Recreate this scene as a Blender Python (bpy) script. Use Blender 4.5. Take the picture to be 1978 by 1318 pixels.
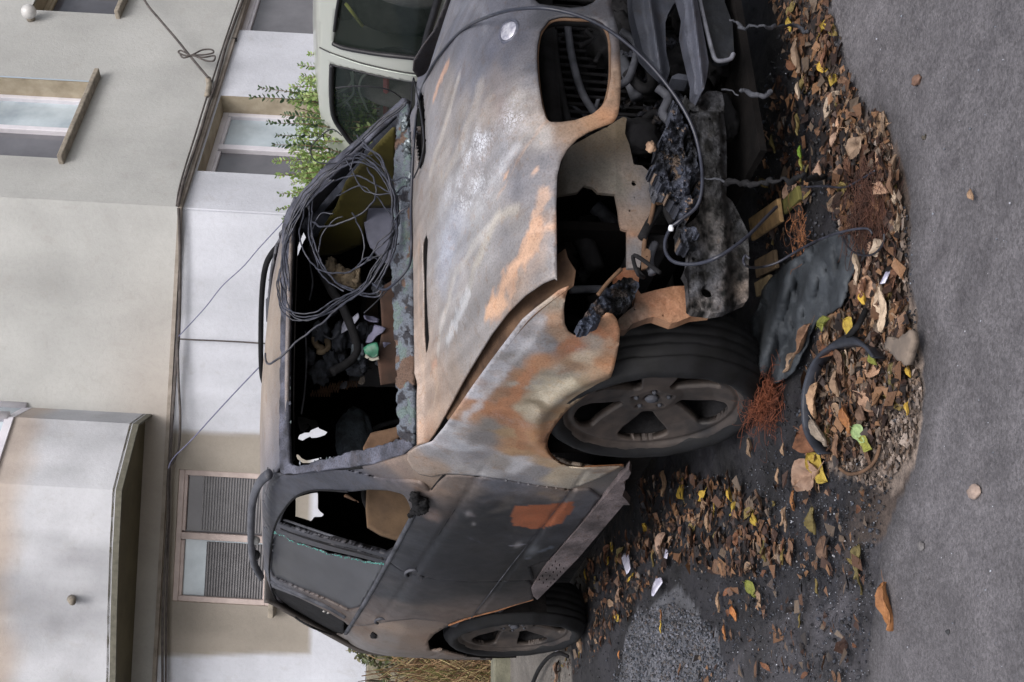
import bpy, bmesh, math, random
import numpy as np
from mathutils import Vector, Matrix, noise
random.seed(7); rng = np.random.default_rng(7)
sc = bpy.context.scene
for o in list(bpy.data.objects): bpy.data.objects.remove(o)

# ------------------------------------------------------------------ camera
FPX = 2523.857
CAM = np.array([3.73511305, -2.59196962, 1.52565251])
YAW, PITCH, ROLL = 2.6626426381, -0.1662845032, 0.0280639716
_d = np.array([math.cos(YAW)*math.cos(PITCH), math.sin(YAW)*math.cos(PITCH), math.sin(PITCH)])
_r = np.cross(_d, [0, 0, 1]); _r /= np.linalg.norm(_r); _u = np.cross(_r, _d)
RT = math.cos(ROLL)*_r + math.sin(ROLL)*_u
UP = -math.sin(ROLL)*_r + math.cos(ROLL)*_u
FW = _d
cd = bpy.data.cameras.new('camera'); cam = bpy.data.objects.new('camera', cd); sc.collection.objects.link(cam)
cd.sensor_width = 36.0; cd.lens = 36.0*FPX/1978.0; cd.clip_end = 400; cd.clip_start = 0.05
m = Matrix.Identity(4)                      # the photograph is a portrait shot stored lying on its side
for i in range(3):
    m[i][0] = -UP[i]; m[i][1] = RT[i]; m[i][2] = -FW[i]; m[i][3] = CAM[i]
cam.matrix_world = m
sc.camera = cam

# ------------------------------------------------------------------ light
sc.view_settings.view_transform = 'Standard'; sc.view_settings.look = 'None'
sc.view_settings.exposure = 0.55; sc.view_settings.gamma = 1.0
SUN_EL, SUN_AZ = math.radians(52), math.radians(-22)   # direction towards the sun, azimuth from +X
w = bpy.data.worlds.new('World'); sc.world = w; w.use_nodes = True
nt = w.node_tree; nt.nodes.clear()
sky = nt.nodes.new('ShaderNodeTexSky'); sky.sky_type = 'NISHITA'; sky.sun_disc = False
sky.sun_elevation = SUN_EL; sky.sun_rotation = math.pi/2 - SUN_AZ
sky.air_density = 1.0; sky.dust_density = 6.0; sky.ozone_density = 1.0
hs = nt.nodes.new('ShaderNodeHueSaturation'); hs.inputs['Saturation'].default_value = 0.55
bg = nt.nodes.new('ShaderNodeBackground'); bg.inputs['Strength'].default_value = 0.12
ow = nt.nodes.new('ShaderNodeOutputWorld')
nt.links.new(sky.outputs[0], hs.inputs['Color']); nt.links.new(hs.outputs[0], bg.inputs[0]); nt.links.new(bg.outputs[0], ow.inputs[0])
sl = bpy.data.lights.new('sun', 'SUN'); sl.energy = 0.9; sl.angle = math.radians(25); sl.color = (1, .985, .98)
so = bpy.data.objects.new('sun', sl); sc.collection.objects.link(so)
sd = Vector((math.cos(SUN_EL)*math.cos(SUN_AZ), math.cos(SUN_EL)*math.sin(SUN_AZ), math.sin(SUN_EL)))
so.rotation_euler = sd.to_track_quat('Z', 'Y').to_euler(); so.location = (0, 0, 12)

# ------------------------------------------------------------------ measuring helpers
def proj(X):
    X = np.atleast_2d(X); q = X-CAM; z = q@FW; z = np.where(z < .05, .05, z)
    return np.stack([989-FPX*(q@UP)/z, 659-FPX*(q@RT)/z], -1)
def ray(x, y):
    x = np.asarray(x, float); y = np.asarray(y, float)
    return FW + np.multiply.outer((659-y)/FPX, RT) + np.multiply.outer((989-x)/FPX, UP)
def at(x, y, ax, v):                        # the point seen at a pixel that lies on a plane of the place
    q = ray(x, y); t = (v-CAM[ax])/q[..., ax]
    return CAM + (q.T*t).T
def onplane(x, y, o, n):
    q = ray(x, y); n = np.asarray(n); t = ((np.asarray(o)-CAM)@n)/(q@n)
    return CAM + (q.T*t).T
def cr(pts, n=6, closed=True):              # Catmull-Rom through points
    P = np.asarray(pts, float); N = len(P); out = []
    rngi = range(N) if closed else range(N-1)
    for i in rngi:
        if closed: a, b, c, d = P[(i-1) % N], P[i], P[(i+1) % N], P[(i+2) % N]
        else: a, b, c, d = P[max(i-1, 0)], P[i], P[i+1], P[min(i+2, N-1)]
        for k in range(n):
            t = k/n
            out.append(.5*((2*b)+(-a+c)*t+(2*a-5*b+4*c-d)*t*t+(-a+3*b-3*c+d)*t**3))
    if not closed: out.append(P[-1])
    return np.array(out)
def inside(P, poly):
    x, y = P[:, 0], P[:, 1]; r = np.zeros(len(P), bool); n = len(poly)
    for i in range(n):
        x0, y0 = poly[i]; x1, y1 = poly[(i+1) % n]
        if y0 == y1: continue
        c = ((y0 > y) != (y1 > y)) & (x < (x1-x0)*(y-y0)/(y1-y0)+x0); r ^= c
    return r
def nearest(P, poly):
    A = np.asarray(poly); B = np.roll(A, -1, 0); best = np.full(len(P), 1e9); Q = np.zeros_like(P)
    for a, b in zip(A, B):
        ab = b-a; l = ab@ab
        if l < 1e-9: continue
        t = np.clip(((P-a)@ab)/l, 0, 1); c = a+t[:, None]*ab; d = np.hypot(*(P-c).T)
        k = d < best; best[k] = d[k]; Q[k] = c[k]
    return best, Q
def fbm(P, s=1.0, o=4, seed=0):
    return np.array([noise.fractal(Vector((p[0]*s+seed, p[1]*s-seed, p[2]*s+.5*seed)), 1.0, 2.0, o) for p in P])

# ------------------------------------------------------------------ colour and materials
def lin(c):
    return tuple(((v/255)/12.92 if v/255 <= .04045 else ((v/255+.055)/1.055)**2.4) for v in c)
def newmat(name):
    m = bpy.data.materials.new(name); m.use_nodes = True; t = m.node_tree; t.nodes.clear()
    o = t.nodes.new('ShaderNodeOutputMaterial'); b = t.nodes.new('ShaderNodeBsdfPrincipled')
    t.links.new(b.outputs[0], o.inputs[0]); return m, t, b, o
def N(t, k, **kw):
    n = t.nodes.new(k)
    for a, v in kw.items():
        if a.startswith('i_'): n.inputs[a[2:].replace('_', ' ')].default_value = v
        else: setattr(n, a, v)
    return n
def tex(t, scale, detail=6, rough=.6, dist=0.0, kind='noise'):
    co = t.nodes.new('ShaderNodeTexCoord')
    if kind == 'noise': n = N(t, 'ShaderNodeTexNoise', i_Scale=scale, i_Detail=detail, i_Roughness=rough, i_Distortion=dist)
    else: n = N(t, 'ShaderNodeTexVoronoi', i_Scale=scale)
    t.links.new(co.outputs['Object'], n.inputs['Vector']); return n
def ramp(t, src, stops):
    r = t.nodes.new('ShaderNodeValToRGB'); e = r.color_ramp.elements
    while len(e) < len(stops): e.new(.5)
    for k, (p, c) in zip(e, stops): k.position = p; k.color = (*c, 1) if len(c) == 3 else c
    t.links.new(src, r.inputs[0]); return r.outputs[0]
def mix(t, fac, a, b, mode='MIX'):
    n = t.nodes.new('ShaderNodeMix'); n.data_type = 'RGBA'; n.blend_type = mode
    if isinstance(fac, (int, float)): n.inputs[0].default_value = fac
    else: t.links.new(fac, n.inputs[0])
    for k, v in ((6, a), (7, b)):
        if isinstance(v, tuple): n.inputs[k].default_value = (*v[:3], 1)
        else: t.links.new(v, n.inputs[k])
    return n.outputs[2]
def bump(t, b, h, s=.3, d=.01):
    n = N(t, 'ShaderNodeBump', i_Strength=s, i_Distance=d); t.links.new(h, n.inputs['Height']); t.links.new(n.outputs[0], b.inputs['Normal'])
def g3(v): return (v, v, v)
def simple(name, c, c2=None, scale=8, rough=.7, metal=0, bs=.3, bd=.004, bscale=60, spec=.5):
    m, t, b, o = newmat(name)
    n = tex(t, scale); c = lin(c); c2 = lin(c2) if c2 else tuple(x*.6 for x in c)
    t.links.new(ramp(t, n.outputs[0], [(.32, c2), (.62, c)]), b.inputs['Base Color'])
    b.inputs['Roughness'].default_value = rough; b.inputs['Metallic'].default_value = metal
    b.inputs['Specular IOR Level'].default_value = spec
    if bs: bump(t, b, tex(t, bscale).outputs[0], bs, bd)
    return m
def paintmat(name, rough=.62, metal=.0, flake=False, bs=.35, speck=.5):
    """fire-bleached sheet metal: patches from the vertex colours (burn pattern), broken up by noise"""
    m, t, b, o = newmat(name)
    a = N(t, 'ShaderNodeAttribute', attribute_name='Col')
    n1 = tex(t, 7, 8, .65, .6); n2 = tex(t, 38, 6, .7); n3 = tex(t, 170, 3, .6)
    v1 = ramp(t, n1.outputs[0], [(.3, g3(.86)), (.5, g3(1.0)), (.7, g3(1.1))])
    c = mix(t, 1.0, a.outputs['Color'], v1, 'MULTIPLY')
    rustmask = ramp(t, n2.outputs[0], [(.55, g3(0)), (.72, g3(.5))])
    c = mix(t, rustmask, c, mix(t, 1.0, c, (.95, .66, .42), 'MULTIPLY'))
    n5 = tex(t, 13, 11, .72, .3); c = mix(t, ramp(t, n5.outputs[0], [(.575, g3(0)), (.60, g3(.55))]), c, mix(t, 1.0, c, (.82, .72, .64), 'MULTIPLY'))
    n6 = tex(t, 21, 11, .75, .2); c = mix(t, ramp(t, n6.outputs[0], [(.62, g3(0)), (.635, g3(.5))]), c, mix(t, 1.0, c, (1.3, 1.3, 1.36), 'MULTIPLY'))
    sp = ramp(t, n3.outputs[0], [(.3, g3(1-speck*.55)), (.5, g3(1)), (.72, g3(1+speck*.3))])
    c = mix(t, 1.0, c, sp, 'MULTIPLY')
    h = mix(t, .5, n2.outputs[0], n3.outputs[0])
    if flake:                                # blistered, flaked paint
        f = N(t, 'ShaderNodeAttribute', attribute_name='Flake')
        vo = tex(t, 75, kind='v'); vo.feature = 'DISTANCE_TO_EDGE'
        co = t.nodes.new('ShaderNodeTexCoord'); nd = N(t, 'ShaderNodeTexNoise', i_Scale=60.0, i_Detail=4.0)
        t.links.new(co.outputs['Object'], nd.inputs['Vector'])
        vv = mix(t, .03, co.outputs['Object'], nd.outputs['Color'], 'ADD'); t.links.new(vv, vo.inputs['Vector'])
        n4 = tex(t, 14, 5, .7)
        k = ramp(t, vo.outputs['Distance'], [(.02, g3(0)), (.16, g3(1))])
        br = ramp(t, n4.outputs[0], [(.42, g3(0)), (.6, g3(1))])
        fm = mix(t, 1.0, mix(t, 1.0, f.outputs['Color'], br, 'MULTIPLY'), k, 'MULTIPLY')
        c = mix(t, fm, c, lin((196, 198, 206)))
        h = mix(t, 1.0, h, mix(t, 1.0, fm, g3(1.6), 'MULTIPLY'), 'ADD')
    t.links.new(c, b.inputs['Base Color'])
    t.links.new(ramp(t, n1.outputs[0], [(.3, g3(rough-.12)), (.7, g3(rough+.14))]), b.inputs['Roughness'])
    b.inputs['Metallic'].default_value = metal; b.inputs['Specular IOR Level'].default_value = .38
    bump(t, b, h, bs, .003)
    return m

# ------------------------------------------------------------------ object helpers
COL = sc.collection
def tag(o, label=None, cat=None, group=None, kind=None):
    if label: o['label'] = label
    if cat: o['category'] = cat
    if group: o['group'] = group
    if kind: o['kind'] = kind
    return o
def empty(name, loc=(0, 0, 0), parent=None):
    o = bpy.data.objects.new(name, None); COL.objects.link(o); o.location = loc; o.empty_display_size = .2
    if parent is not None: o.parent = parent
    return o
def mesh(name, V, F, mat, parent=None, cols=None, smooth=True, solid=0, flake=None, loc=None, bevel=0):
    me = bpy.data.meshes.new(name)
    V = np.asarray(V, float)
    if loc is not None: V = V-np.asarray(loc)
    me.from_pydata(V.tolist(), [], [list(map(int, f)) for f in F]); me.update()
    if smooth: me.polygons.foreach_set('use_smooth', [True]*len(me.polygons))
    for m_ in (mat if isinstance(mat, (list, tuple)) else [mat]): me.materials.append(m_)
    if cols is not None:
        ca = me.color_attributes.new('Col', 'FLOAT_COLOR', 'POINT')
        ca.data.foreach_set('color', np.concatenate([cols, np.ones((len(cols), 1))], 1).ravel())
    if flake is not None:
        ca = me.color_attributes.new('Flake', 'FLOAT_COLOR', 'POINT')
        ca.data.foreach_set('color', np.concatenate([np.repeat(flake[:, None], 3, 1), np.ones((len(flake), 1))], 1).ravel())
    o = bpy.data.objects.new(name, me); COL.objects.link(o)
    if loc is not None: o.location = loc
    if parent is not None: o.parent = parent
    if bevel:
        b = o.modifiers.new('bevel', 'BEVEL'); b.width = bevel; b.segments = 2; b.limit_method = 'ANGLE'
    if solid:
        s = o.modifiers.new('thickness', 'SOLIDIFY'); s.thickness = abs(solid); s.offset = -1 if solid > 0 else 1
    return o
def idw(V, anchors, p=3.0, warp=.05, wscale=3.0):
    """burn pattern: colours spread from marked points of the surface, borders broken by noise"""
    A = np.array([a[0] for a in anchors]); C = np.array([lin(a[1]) for a in anchors]); lu = C.mean(1, keepdims=True); C = (C*.74+lu*.26)*.92; R = np.array([a[2] if len(a) > 2 else 1. for a in anchors])
    W = V + warp*np.stack([fbm(V, wscale, 4, 3), fbm(V, wscale, 4, 11), fbm(V, wscale, 4, 23)], 1)
    out = np.zeros((len(V), 3)); tot = np.zeros(len(V))
    for a, c, r in zip(A, C, R):
        w_ = (r/(np.linalg.norm(W-a, axis=1)+.012))**p; out += w_[:, None]*c; tot += w_
    return out/tot[:, None]
def paint(V, c, strokes, fn, warp=.02, ws=9, dull=.74, gain=.92, soft=1.0):
    """burn marks with a shape of their own: streaks and patches laid along lines of the surface"""
    W = V+warp*np.stack([fbm(V, ws, 5, 31), fbm(V, ws, 5, 37), fbm(V, ws, 5, 41)], 1); c = c.copy(); NN = fbm(V, 24, 6, 47)
    for pl, wd, cc, op in strokes:
        P = [fn(*p) for p in pl]; d = np.full(len(V), 9.)
        if len(P) == 1: d = np.linalg.norm(W-P[0], axis=1)
        for a, b in zip(P[:-1], P[1:]):
            ab = b-a; t = np.clip(((W-a)@ab)/(ab@ab), 0, 1); d = np.minimum(d, np.linalg.norm(W-a-t[:, None]*ab, axis=1))
        if op >= .9: k = (op*np.clip((1.05-d/wd+.95*NN)*2.6, 0, 1)*(.72 if soft < 1 else 1))[:, None]
        else: k = (op*soft*np.clip(1.5-d/wd, 0, 1)**.9)[:, None]
        cl = np.array(lin(cc)); cl = (cl*dull+cl.mean()*(1-dull))*gain; c = c*(1-k)+cl*k
    return c
def ragged(pl, amp=3.0, n=4, seed=0):
    R = np.random.default_rng(seed); P = np.asarray(pl, float); out = []
    for a, b in zip(P, np.roll(P, -1, 0)):
        for k in range(n): out.append(a+(b-a)*k/n+(R.normal(0, amp, 2) if k else R.normal(0, amp*.4, 2)))
    return out
def newton(F, U, V, T, it=4, h=1e-3):
    u, v = U.copy(), V.copy()
    for _ in range(it):
        p = proj(F(u, v)); e = T-p
        Ju = (proj(F(u+h, v))-p)/h; Jv = (proj(F(u, v+h))-p)/h
        det = Ju[:, 0]*Jv[:, 1]-Ju[:, 1]*Jv[:, 0]; det = np.where(abs(det) < 1e3, np.nan, det)
        du = (e[:, 0]*Jv[:, 1]-e[:, 1]*Jv[:, 0])/det; dv = (Ju[:, 0]*e[:, 1]-Ju[:, 1]*e[:, 0])/det
        ok = np.isfinite(du) & (abs(du) < .06) & (abs(dv) < .06)
        u = np.where(ok, u+np.nan_to_num(du), u); v = np.where(ok, v+np.nan_to_num(dv), v)
    return u, v
def rim_verts(F4):
    e = np.concatenate([F4[:, [0, 1]], F4[:, [1, 2]], F4[:, [2, 3]], F4[:, [3, 0]]]); e.sort(1)
    u, c = np.unique(e, axis=0, return_counts=True); return np.unique(u[c == 1])
def slab(V, F, vec):
    """gives a sheet a thickness along one direction"""
    V = np.asarray(V); F = np.asarray(F); n = len(V); e = {}
    for f in F:
        for a, b in zip(f, np.roll(f, -1)): e[(a, b)] = e.get((a, b), 0)+1
    W = np.concatenate([V, V+np.asarray(vec)]); out = [tuple(f) for f in F]+[tuple(i+n for i in f[::-1]) for f in F]
    for (a, b) in e:
        if (b, a) not in e: out.append((b, a, a+n, b+n))
    return W, out
def sheet(F, ur, vr, step, outline=None, holes=(), smooth_poly=True, proj_of=None):
    """a curved sheet over a parameter grid, cut to outlines measured on the photograph; returns verts, faces"""
    nu = max(2, int(round((ur[1]-ur[0])/step))+1); nv = max(2, int(round((vr[1]-vr[0])/step))+1)
    U, V = np.meshgrid(np.linspace(*ur, nu), np.linspace(*vr, nv), indexing='ij'); U = U.ravel(); V = V.ravel()
    P = F(U, V); px = proj(P)
    polys = []
    if outline is not None: polys.append(cr(outline, 5) if smooth_poly else np.asarray(outline, float))
    hp = [cr(h, 5) if smooth_poly else np.asarray(h, float) for h in holes]; polys += hp
    idx = np.arange(nu*nv).reshape(nu, nv)
    F4 = np.stack([idx[:-1, :-1], idx[1:, :-1], idx[1:, 1:], idx[:-1, 1:]], -1).reshape(-1, 4)
    if polys:
        C = px[F4].mean(1); keep = np.ones(len(F4), bool)
        if outline is not None: keep &= inside(C, polys[0])
        for h in hp: keep &= ~inside(C, h)
        F4 = F4[keep]
        gi, gj = np.divmod(np.arange(nu*nv), nv); inner = (gi > 0) & (gi < nu-1) & (gj > 0) & (gj < nv-1)
        k = rim_verts(F4); k = k[inner[k]]
        if len(k):
            dist = np.full(len(k), 1e9); T = px[k].copy()
            for pl in polys:
                d, q = nearest(px[k], pl); j = d < dist; dist[j] = d[j]; T[j] = q[j]
            u2, v2 = newton(F, U[k], V[k], T, 6); su, sv = (ur[1]-ur[0])/(nu-1), (vr[1]-vr[0])/(nv-1)
            ok = (abs(u2-U[k]) < 1.6*su) & (abs(v2-V[k]) < 1.6*sv)
            U[k[ok]] = u2[ok]; V[k[ok]] = v2[ok]; P = F(U, V)
    used = np.unique(F4); mp = np.full(len(P), -1); mp[used] = np.arange(len(used))
    return P[used], mp[F4], U[used], V[used]
def pxsheet(poly, surf, step=4, holes=(), smooth_poly=False, rough=0.0, rs=30, seed=0):
    """a sheet whose outline was measured on the photograph, standing on a surface of the place"""
    pl = cr(poly, 5) if smooth_poly else np.asarray(poly, float)
    x0, y0 = pl.min(0); x1, y1 = pl.max(0)
    F = lambda u, v: surf(u, v)
    nu = max(3, int((x1-x0)/step)+2); nv = max(3, int((y1-y0)/step)+2)
    U, V = np.meshgrid(np.linspace(x0, x1, nu), np.linspace(y0, y1, nv), indexing='ij'); G = np.stack([U.ravel(), V.ravel()], 1)
    idx = np.arange(nu*nv).reshape(nu, nv)
    F4 = np.stack([idx[:-1, :-1], idx[1:, :-1], idx[1:, 1:], idx[:-1, 1:]], -1).reshape(-1, 4)
    C = G[F4].mean(1); keep = inside(C, pl)
    for h in holes: keep &= ~inside(C, np.asarray(h, float))
    F4 = F4[keep]; k = rim_verts(F4); dist = np.full(len(k), 1e9); T = G[k].copy()
    for q_ in [pl]+[np.asarray(h, float) for h in holes]:
        d, q = nearest(G[k], q_); j = d < dist; dist[j] = d[j]; T[j] = q[j]
    k = k[dist < 2*step]; T = T[dist < 2*step]; G[k] = T; used = np.unique(F4); mp = np.full(len(G), -1); mp[used] = np.arange(len(used))
    P = surf(G[used, 0], G[used, 1])
    if rough: P = P+(P-CAM)/np.linalg.norm(P-CAM, axis=1)[:, None]*(rough*1.4*fbm(P, rs, 4, seed))[:, None]
    return P, mp[F4]
def reray(P, px):
    q = ray(px[:, 0], px[:, 1]); return CAM+q*((P[:, 0]-CAM[0])/q[:, 0])[:, None]
def tube(path, r, seg=8, closed=False, cap=True):
    P = np.asarray(path, float); n = len(P); V = []; Fc = []
    R = np.full(n, r) if np.isscalar(r) else np.asarray(r)
    T = np.gradient(P, axis=0) if not closed else np.roll(P, -1, 0)-np.roll(P, 1, 0)
    T /= np.linalg.norm(T, axis=1)[:, None]+1e-12
    a = np.array([0, 0, 1.]) if abs(T[0][2]) < .9 else np.array([1., 0, 0]); nrm = np.cross(T[0], a); nrm /= np.linalg.norm(nrm)
    for i in range(n):
        nrm = nrm-T[i]*(nrm@T[i]); nrm /= np.linalg.norm(nrm)+1e-12; b = np.cross(T[i], nrm)
        for k in range(seg):
            an = 2*math.pi*k/seg; V.append(P[i]+R[i]*(math.cos(an)*nrm+math.sin(an)*b))
    for i in range(n if closed else n-1):
        j = (i+1) % n
        for k in range(seg):
            l = (k+1) % seg; Fc.append((i*seg+k, i*seg+l, j*seg+l, j*seg+k))
    if cap and not closed: Fc.append(tuple(range(seg))[::-1]); Fc.append(tuple((n-1)*seg+k for k in range(seg)))
    return np.array(V), Fc
def box(c, s, R=None):
    V = np.array([[x, y, z] for x in (-.5, .5) for y in (-.5, .5) for z in (-.5, .5)])*np.array(s)
    if R is not None: V = V@np.asarray(R).T
    Fc = [(0, 1, 3, 2), (4, 6, 7, 5), (0, 4, 5, 1), (2, 3, 7, 6), (0, 2, 6, 4), (1, 5, 7, 3)]
    return V+np.asarray(c), Fc
def lump(c, s, seed=0, amp=.35, sub=3, ns=2.2):
    bm = bmesh.new(); bmesh.ops.create_icosphere(bm, subdivisions=sub, radius=1.0)
    V = []
    for v in bm.verts:
        p = v.co.copy(); f = 1+amp*noise.fractal(p*ns+Vector((seed*3.1, seed*1.7, seed)), 1.0, 2.0, 4)
        V.append(np.array(p*f)*np.array(s)+np.array(c))
    Fc = [tuple(v.index for v in f.verts) for f in bm.faces]; bm.free()
    return np.array(V), Fc
def join(parts):
    V = []; Fc = []; o = 0
    for v, f in parts:
        v = np.asarray(v); V.append(v); Fc += [tuple(int(i)+o for i in q) for q in f]; o += len(v)
    return np.concatenate(V), Fc
def lathe(prof, n=64, ax=1):
    """profile of (radius, axial) pairs turned about the Y axis"""
    V = []; Fc = []; k = len(prof)
    for i in range(n):
        a = 2*math.pi*i/n
        for r_, h in prof: V.append((r_*math.sin(a), h, r_*math.cos(a)))
    for i in range(n):
        j = (i+1) % n
        for q in range(k-1): Fc.append((i*k+q, i*k+q+1, j*k+q+1, j*k+q))
    return np.array(V), Fc

# ------------------------------------------------------------------ shared materials
M = {}
M['hood'] = paintmat('burnt_bonnet_paint', .5, .15, flake=True, bs=.25)
M['panel'] = paintmat('burnt_body_paint', .55, .1, bs=.3)
M['crust'] = paintmat('burnt_crust', .8, 0, bs=.9, speck=.9)
M['soot'] = simple('soot_black', (30, 30, 33), (12, 12, 14), 14, .85, 0, .5, .006, 60, .25)
M['sootgrey'] = simple('sooty_grey_metal', (84, 86, 94), (38, 40, 46), 11, .7, .1, .6, .005, 80, .35)
M['interior'] = simple('charred_lining', (24, 22, 22), (9, 9, 10), 9, .95, 0, .4, .01, 40, .1)
M['brown'] = simple('heat_browned_metal', (112, 88, 70), (60, 46, 38), 7, .8, 0, .4, .004, 70, .25)
M['orange'] = simple('orange_rust', (146, 102, 72), (100, 70, 52), 12, .8, 0, .4, .003, 90, .25)
M['tyre'] = simple('tyre_rubber', (19, 20, 24), (8, 9, 11), 16, .75, 0, .35, .003, 90, .35)
M['rim'] = simple('sooty_rim', (78, 70, 66), (38, 36, 37), 9, .6, .2, .2, .002, 120)
M['cable'] = simple('black_cable', (60, 62, 74), (26, 27, 33), 30, .45, 0, .2, .001, 200)
M['cablethin'] = simple('thin_black_cable', (40, 40, 48), (26, 26, 30), 30, .5, 0, 0)
M['fabric'] = simple('scorched_fabric', (120, 96, 78), (70, 56, 48), 6, .9, 0, .4, .01, 30, .1)
M['olive'] = simple('olive_smoked_glass', (78, 72, 34), (52, 48, 26), 2.5, .6, 0, .1, .002, 60, .3)
M['smoked'] = simple('smoked_glass', (66, 68, 74), (54, 55, 60), 4, .42, 0, .12, .001, 120, .4)
M['teal'] = simple('broken_glass_edge', (110, 190, 180), (60, 120, 115), 60, .2, 0, 0)


# ================================================================== THE BURNT CAR
def smtab(xs, ys_, s):
    g = np.linspace(xs[0], xs[-1], 500); v = np.interp(g, xs, ys_); k = int(s/(g[1]-g[0]))
    if k > 1:
        ker = np.hanning(2*k+1); ker /= ker.sum(); v = np.convolve(np.pad(v, k, 'edge'), ker, 'valid')
    return g, v
_YT = smtab([.0, .25, .35, .5, .65, .8, .95, 1.05, 1.12, 1.2, 1.3, 1.4, 1.5, 1.58, 1.62, 1.7],
            [.88, .90, .915, .93, .935, .93, .915, .89, .86, .81, .755, .70, .645, .59, .54, .40], .03)
_WT = smtab([-3.95, -3.8, -3.6, -3.3, -3.0, -2.6, -1, -.5, 0, .3, .45, .6, .75, .85, .95],
            [.60, .76, .865, .935, .985, 1, 1, .995, .99, .97, .945, .90, .83, .74, .5], .06)
_ZE = smtab([-3.95, -3.8, -3.6, -3.4, -3.2, -2.9, -2.0, -1.6, -1.3, -1.13, -1.0, 1.0],
            [1.0, 1.15, 1.38, 1.53, 1.60, 1.635, 1.635, 1.615, 1.575, 1.535, 1.53, 1.53], .03)
def ze(x): return np.interp(x, *_ZE)
def ys(x, z):
    y = np.interp(z, *_YT)*np.interp(x, *_WT)
    for xw in (0.0, -2.80):
        r = np.hypot(x-xw, z-.34); y = y+.016*np.exp(-((r-.41)/.035)**2)*(z > .2)
    zc = .82-.10*x; on = 1/(1+np.exp((x+.45)/.05))
    y = y+on*(-.007*np.exp(-((z-zc)/.010)**2)+.012/(1+np.exp((z-zc)/.02)))
    zl = .465-.083*x
    y = y-on*.008*np.exp(-((z-zl)/.008)**2)
    return y
def Fside(off=0.0, side=-1):
    def F(x, z): return np.stack([x, side*(ys(x, z)+off), z], -1)
    return F
F0 = Fside()
def sidept(x, y):                            # where a pixel meets the flank of the car
    q = ray(x, y); prev = None
    for t in np.arange(2.0, 9, .01):
        p = CAM+t*q
        if p[1]+ys(p[0], p[2]) > 0 and -3.95 < p[0] < .95: return p
    return CAM+6*q

car = empty('burnt_car', (-1.4, 0, 0))
tag(car, 'burnt-out estate car with rusty bonnet, missing windscreen and no bumper', 'car')
def part(name, V, F, mat, cols=None, parent=None, **k):
    par = parent or car
    wl = np.array(car.location) if par is car else None
    if wl is not None: V = np.asarray(V)-wl
    return mesh(name, V, F, mat, par, cols, **k)
def mirror(V, F): return np.asarray(V)*[1, -1, 1], [tuple(f)[::-1] for f in F]

# ---- colours of the burn pattern (what each patch of metal is after the fire)
GB = (84, 86, 98); GD = (58, 60, 68); BK = (36, 37, 42); LG = (132, 130, 134); WH = (176, 176, 184); TAN = (140, 120, 104)
PE = (176, 138, 108); ORG = (172, 124, 88); BRN = (106, 84, 66); CRM = (170, 156, 132); RUST = (158, 84, 44); OLV = (96, 90, 70)
def A3(lst, fn): return [(fn(px, py), c, *(rest)) for (px, py, c, *rest) in lst]

# ---- flank: shell with openings for windows
DLO = [(786, 962), (776, 952), (750, 946), (715, 944), (680, 947), (640, 946), (612, 946), (592, 950), (575, 957), (562, 968), (552, 980), (541, 995),
       (534, 1009), (528, 1035), (524, 1060), (521, 1085), (520, 1105), (523, 1125), (529, 1145), (540, 1162), (566, 1186), (600, 1207), (641, 1223), (660, 1228),
       (666, 1221), (692, 1184), (720, 1138), (750, 1083), (775, 1036), (796, 992)]
shell_out = [(800, 866), (781, 882), (723, 899), (650, 909), (600, 914), (565, 918), (540, 915), (470, 900), (440, 1050), (460, 1250), (640, 1330), (900, 1330), (985, 1290),
             (872, 1262), (850, 1256), (830, 1258), (826, 1240), (838, 1226), (867, 1208), (908, 1194), (962, 1180), (1031, 1160), (1027, 1137), (1065, 1088), (1120, 1030), (1165, 975), (1204, 925), (1206, 903), (1150, 906),
             (1100, 897), (1040, 874), (980, 860), (900, 850), (850, 856)]
V, Fc, U_, V_ = sheet(Fside(-.006), (-3.9, -.30), (.28, 1.64), .016, shell_out, [DLO], smooth_poly=False)
k = V[:, 2] <= ze(V[:, 0])+.012
V[~k, 2] = ze(V[~k, 0])+.012
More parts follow.
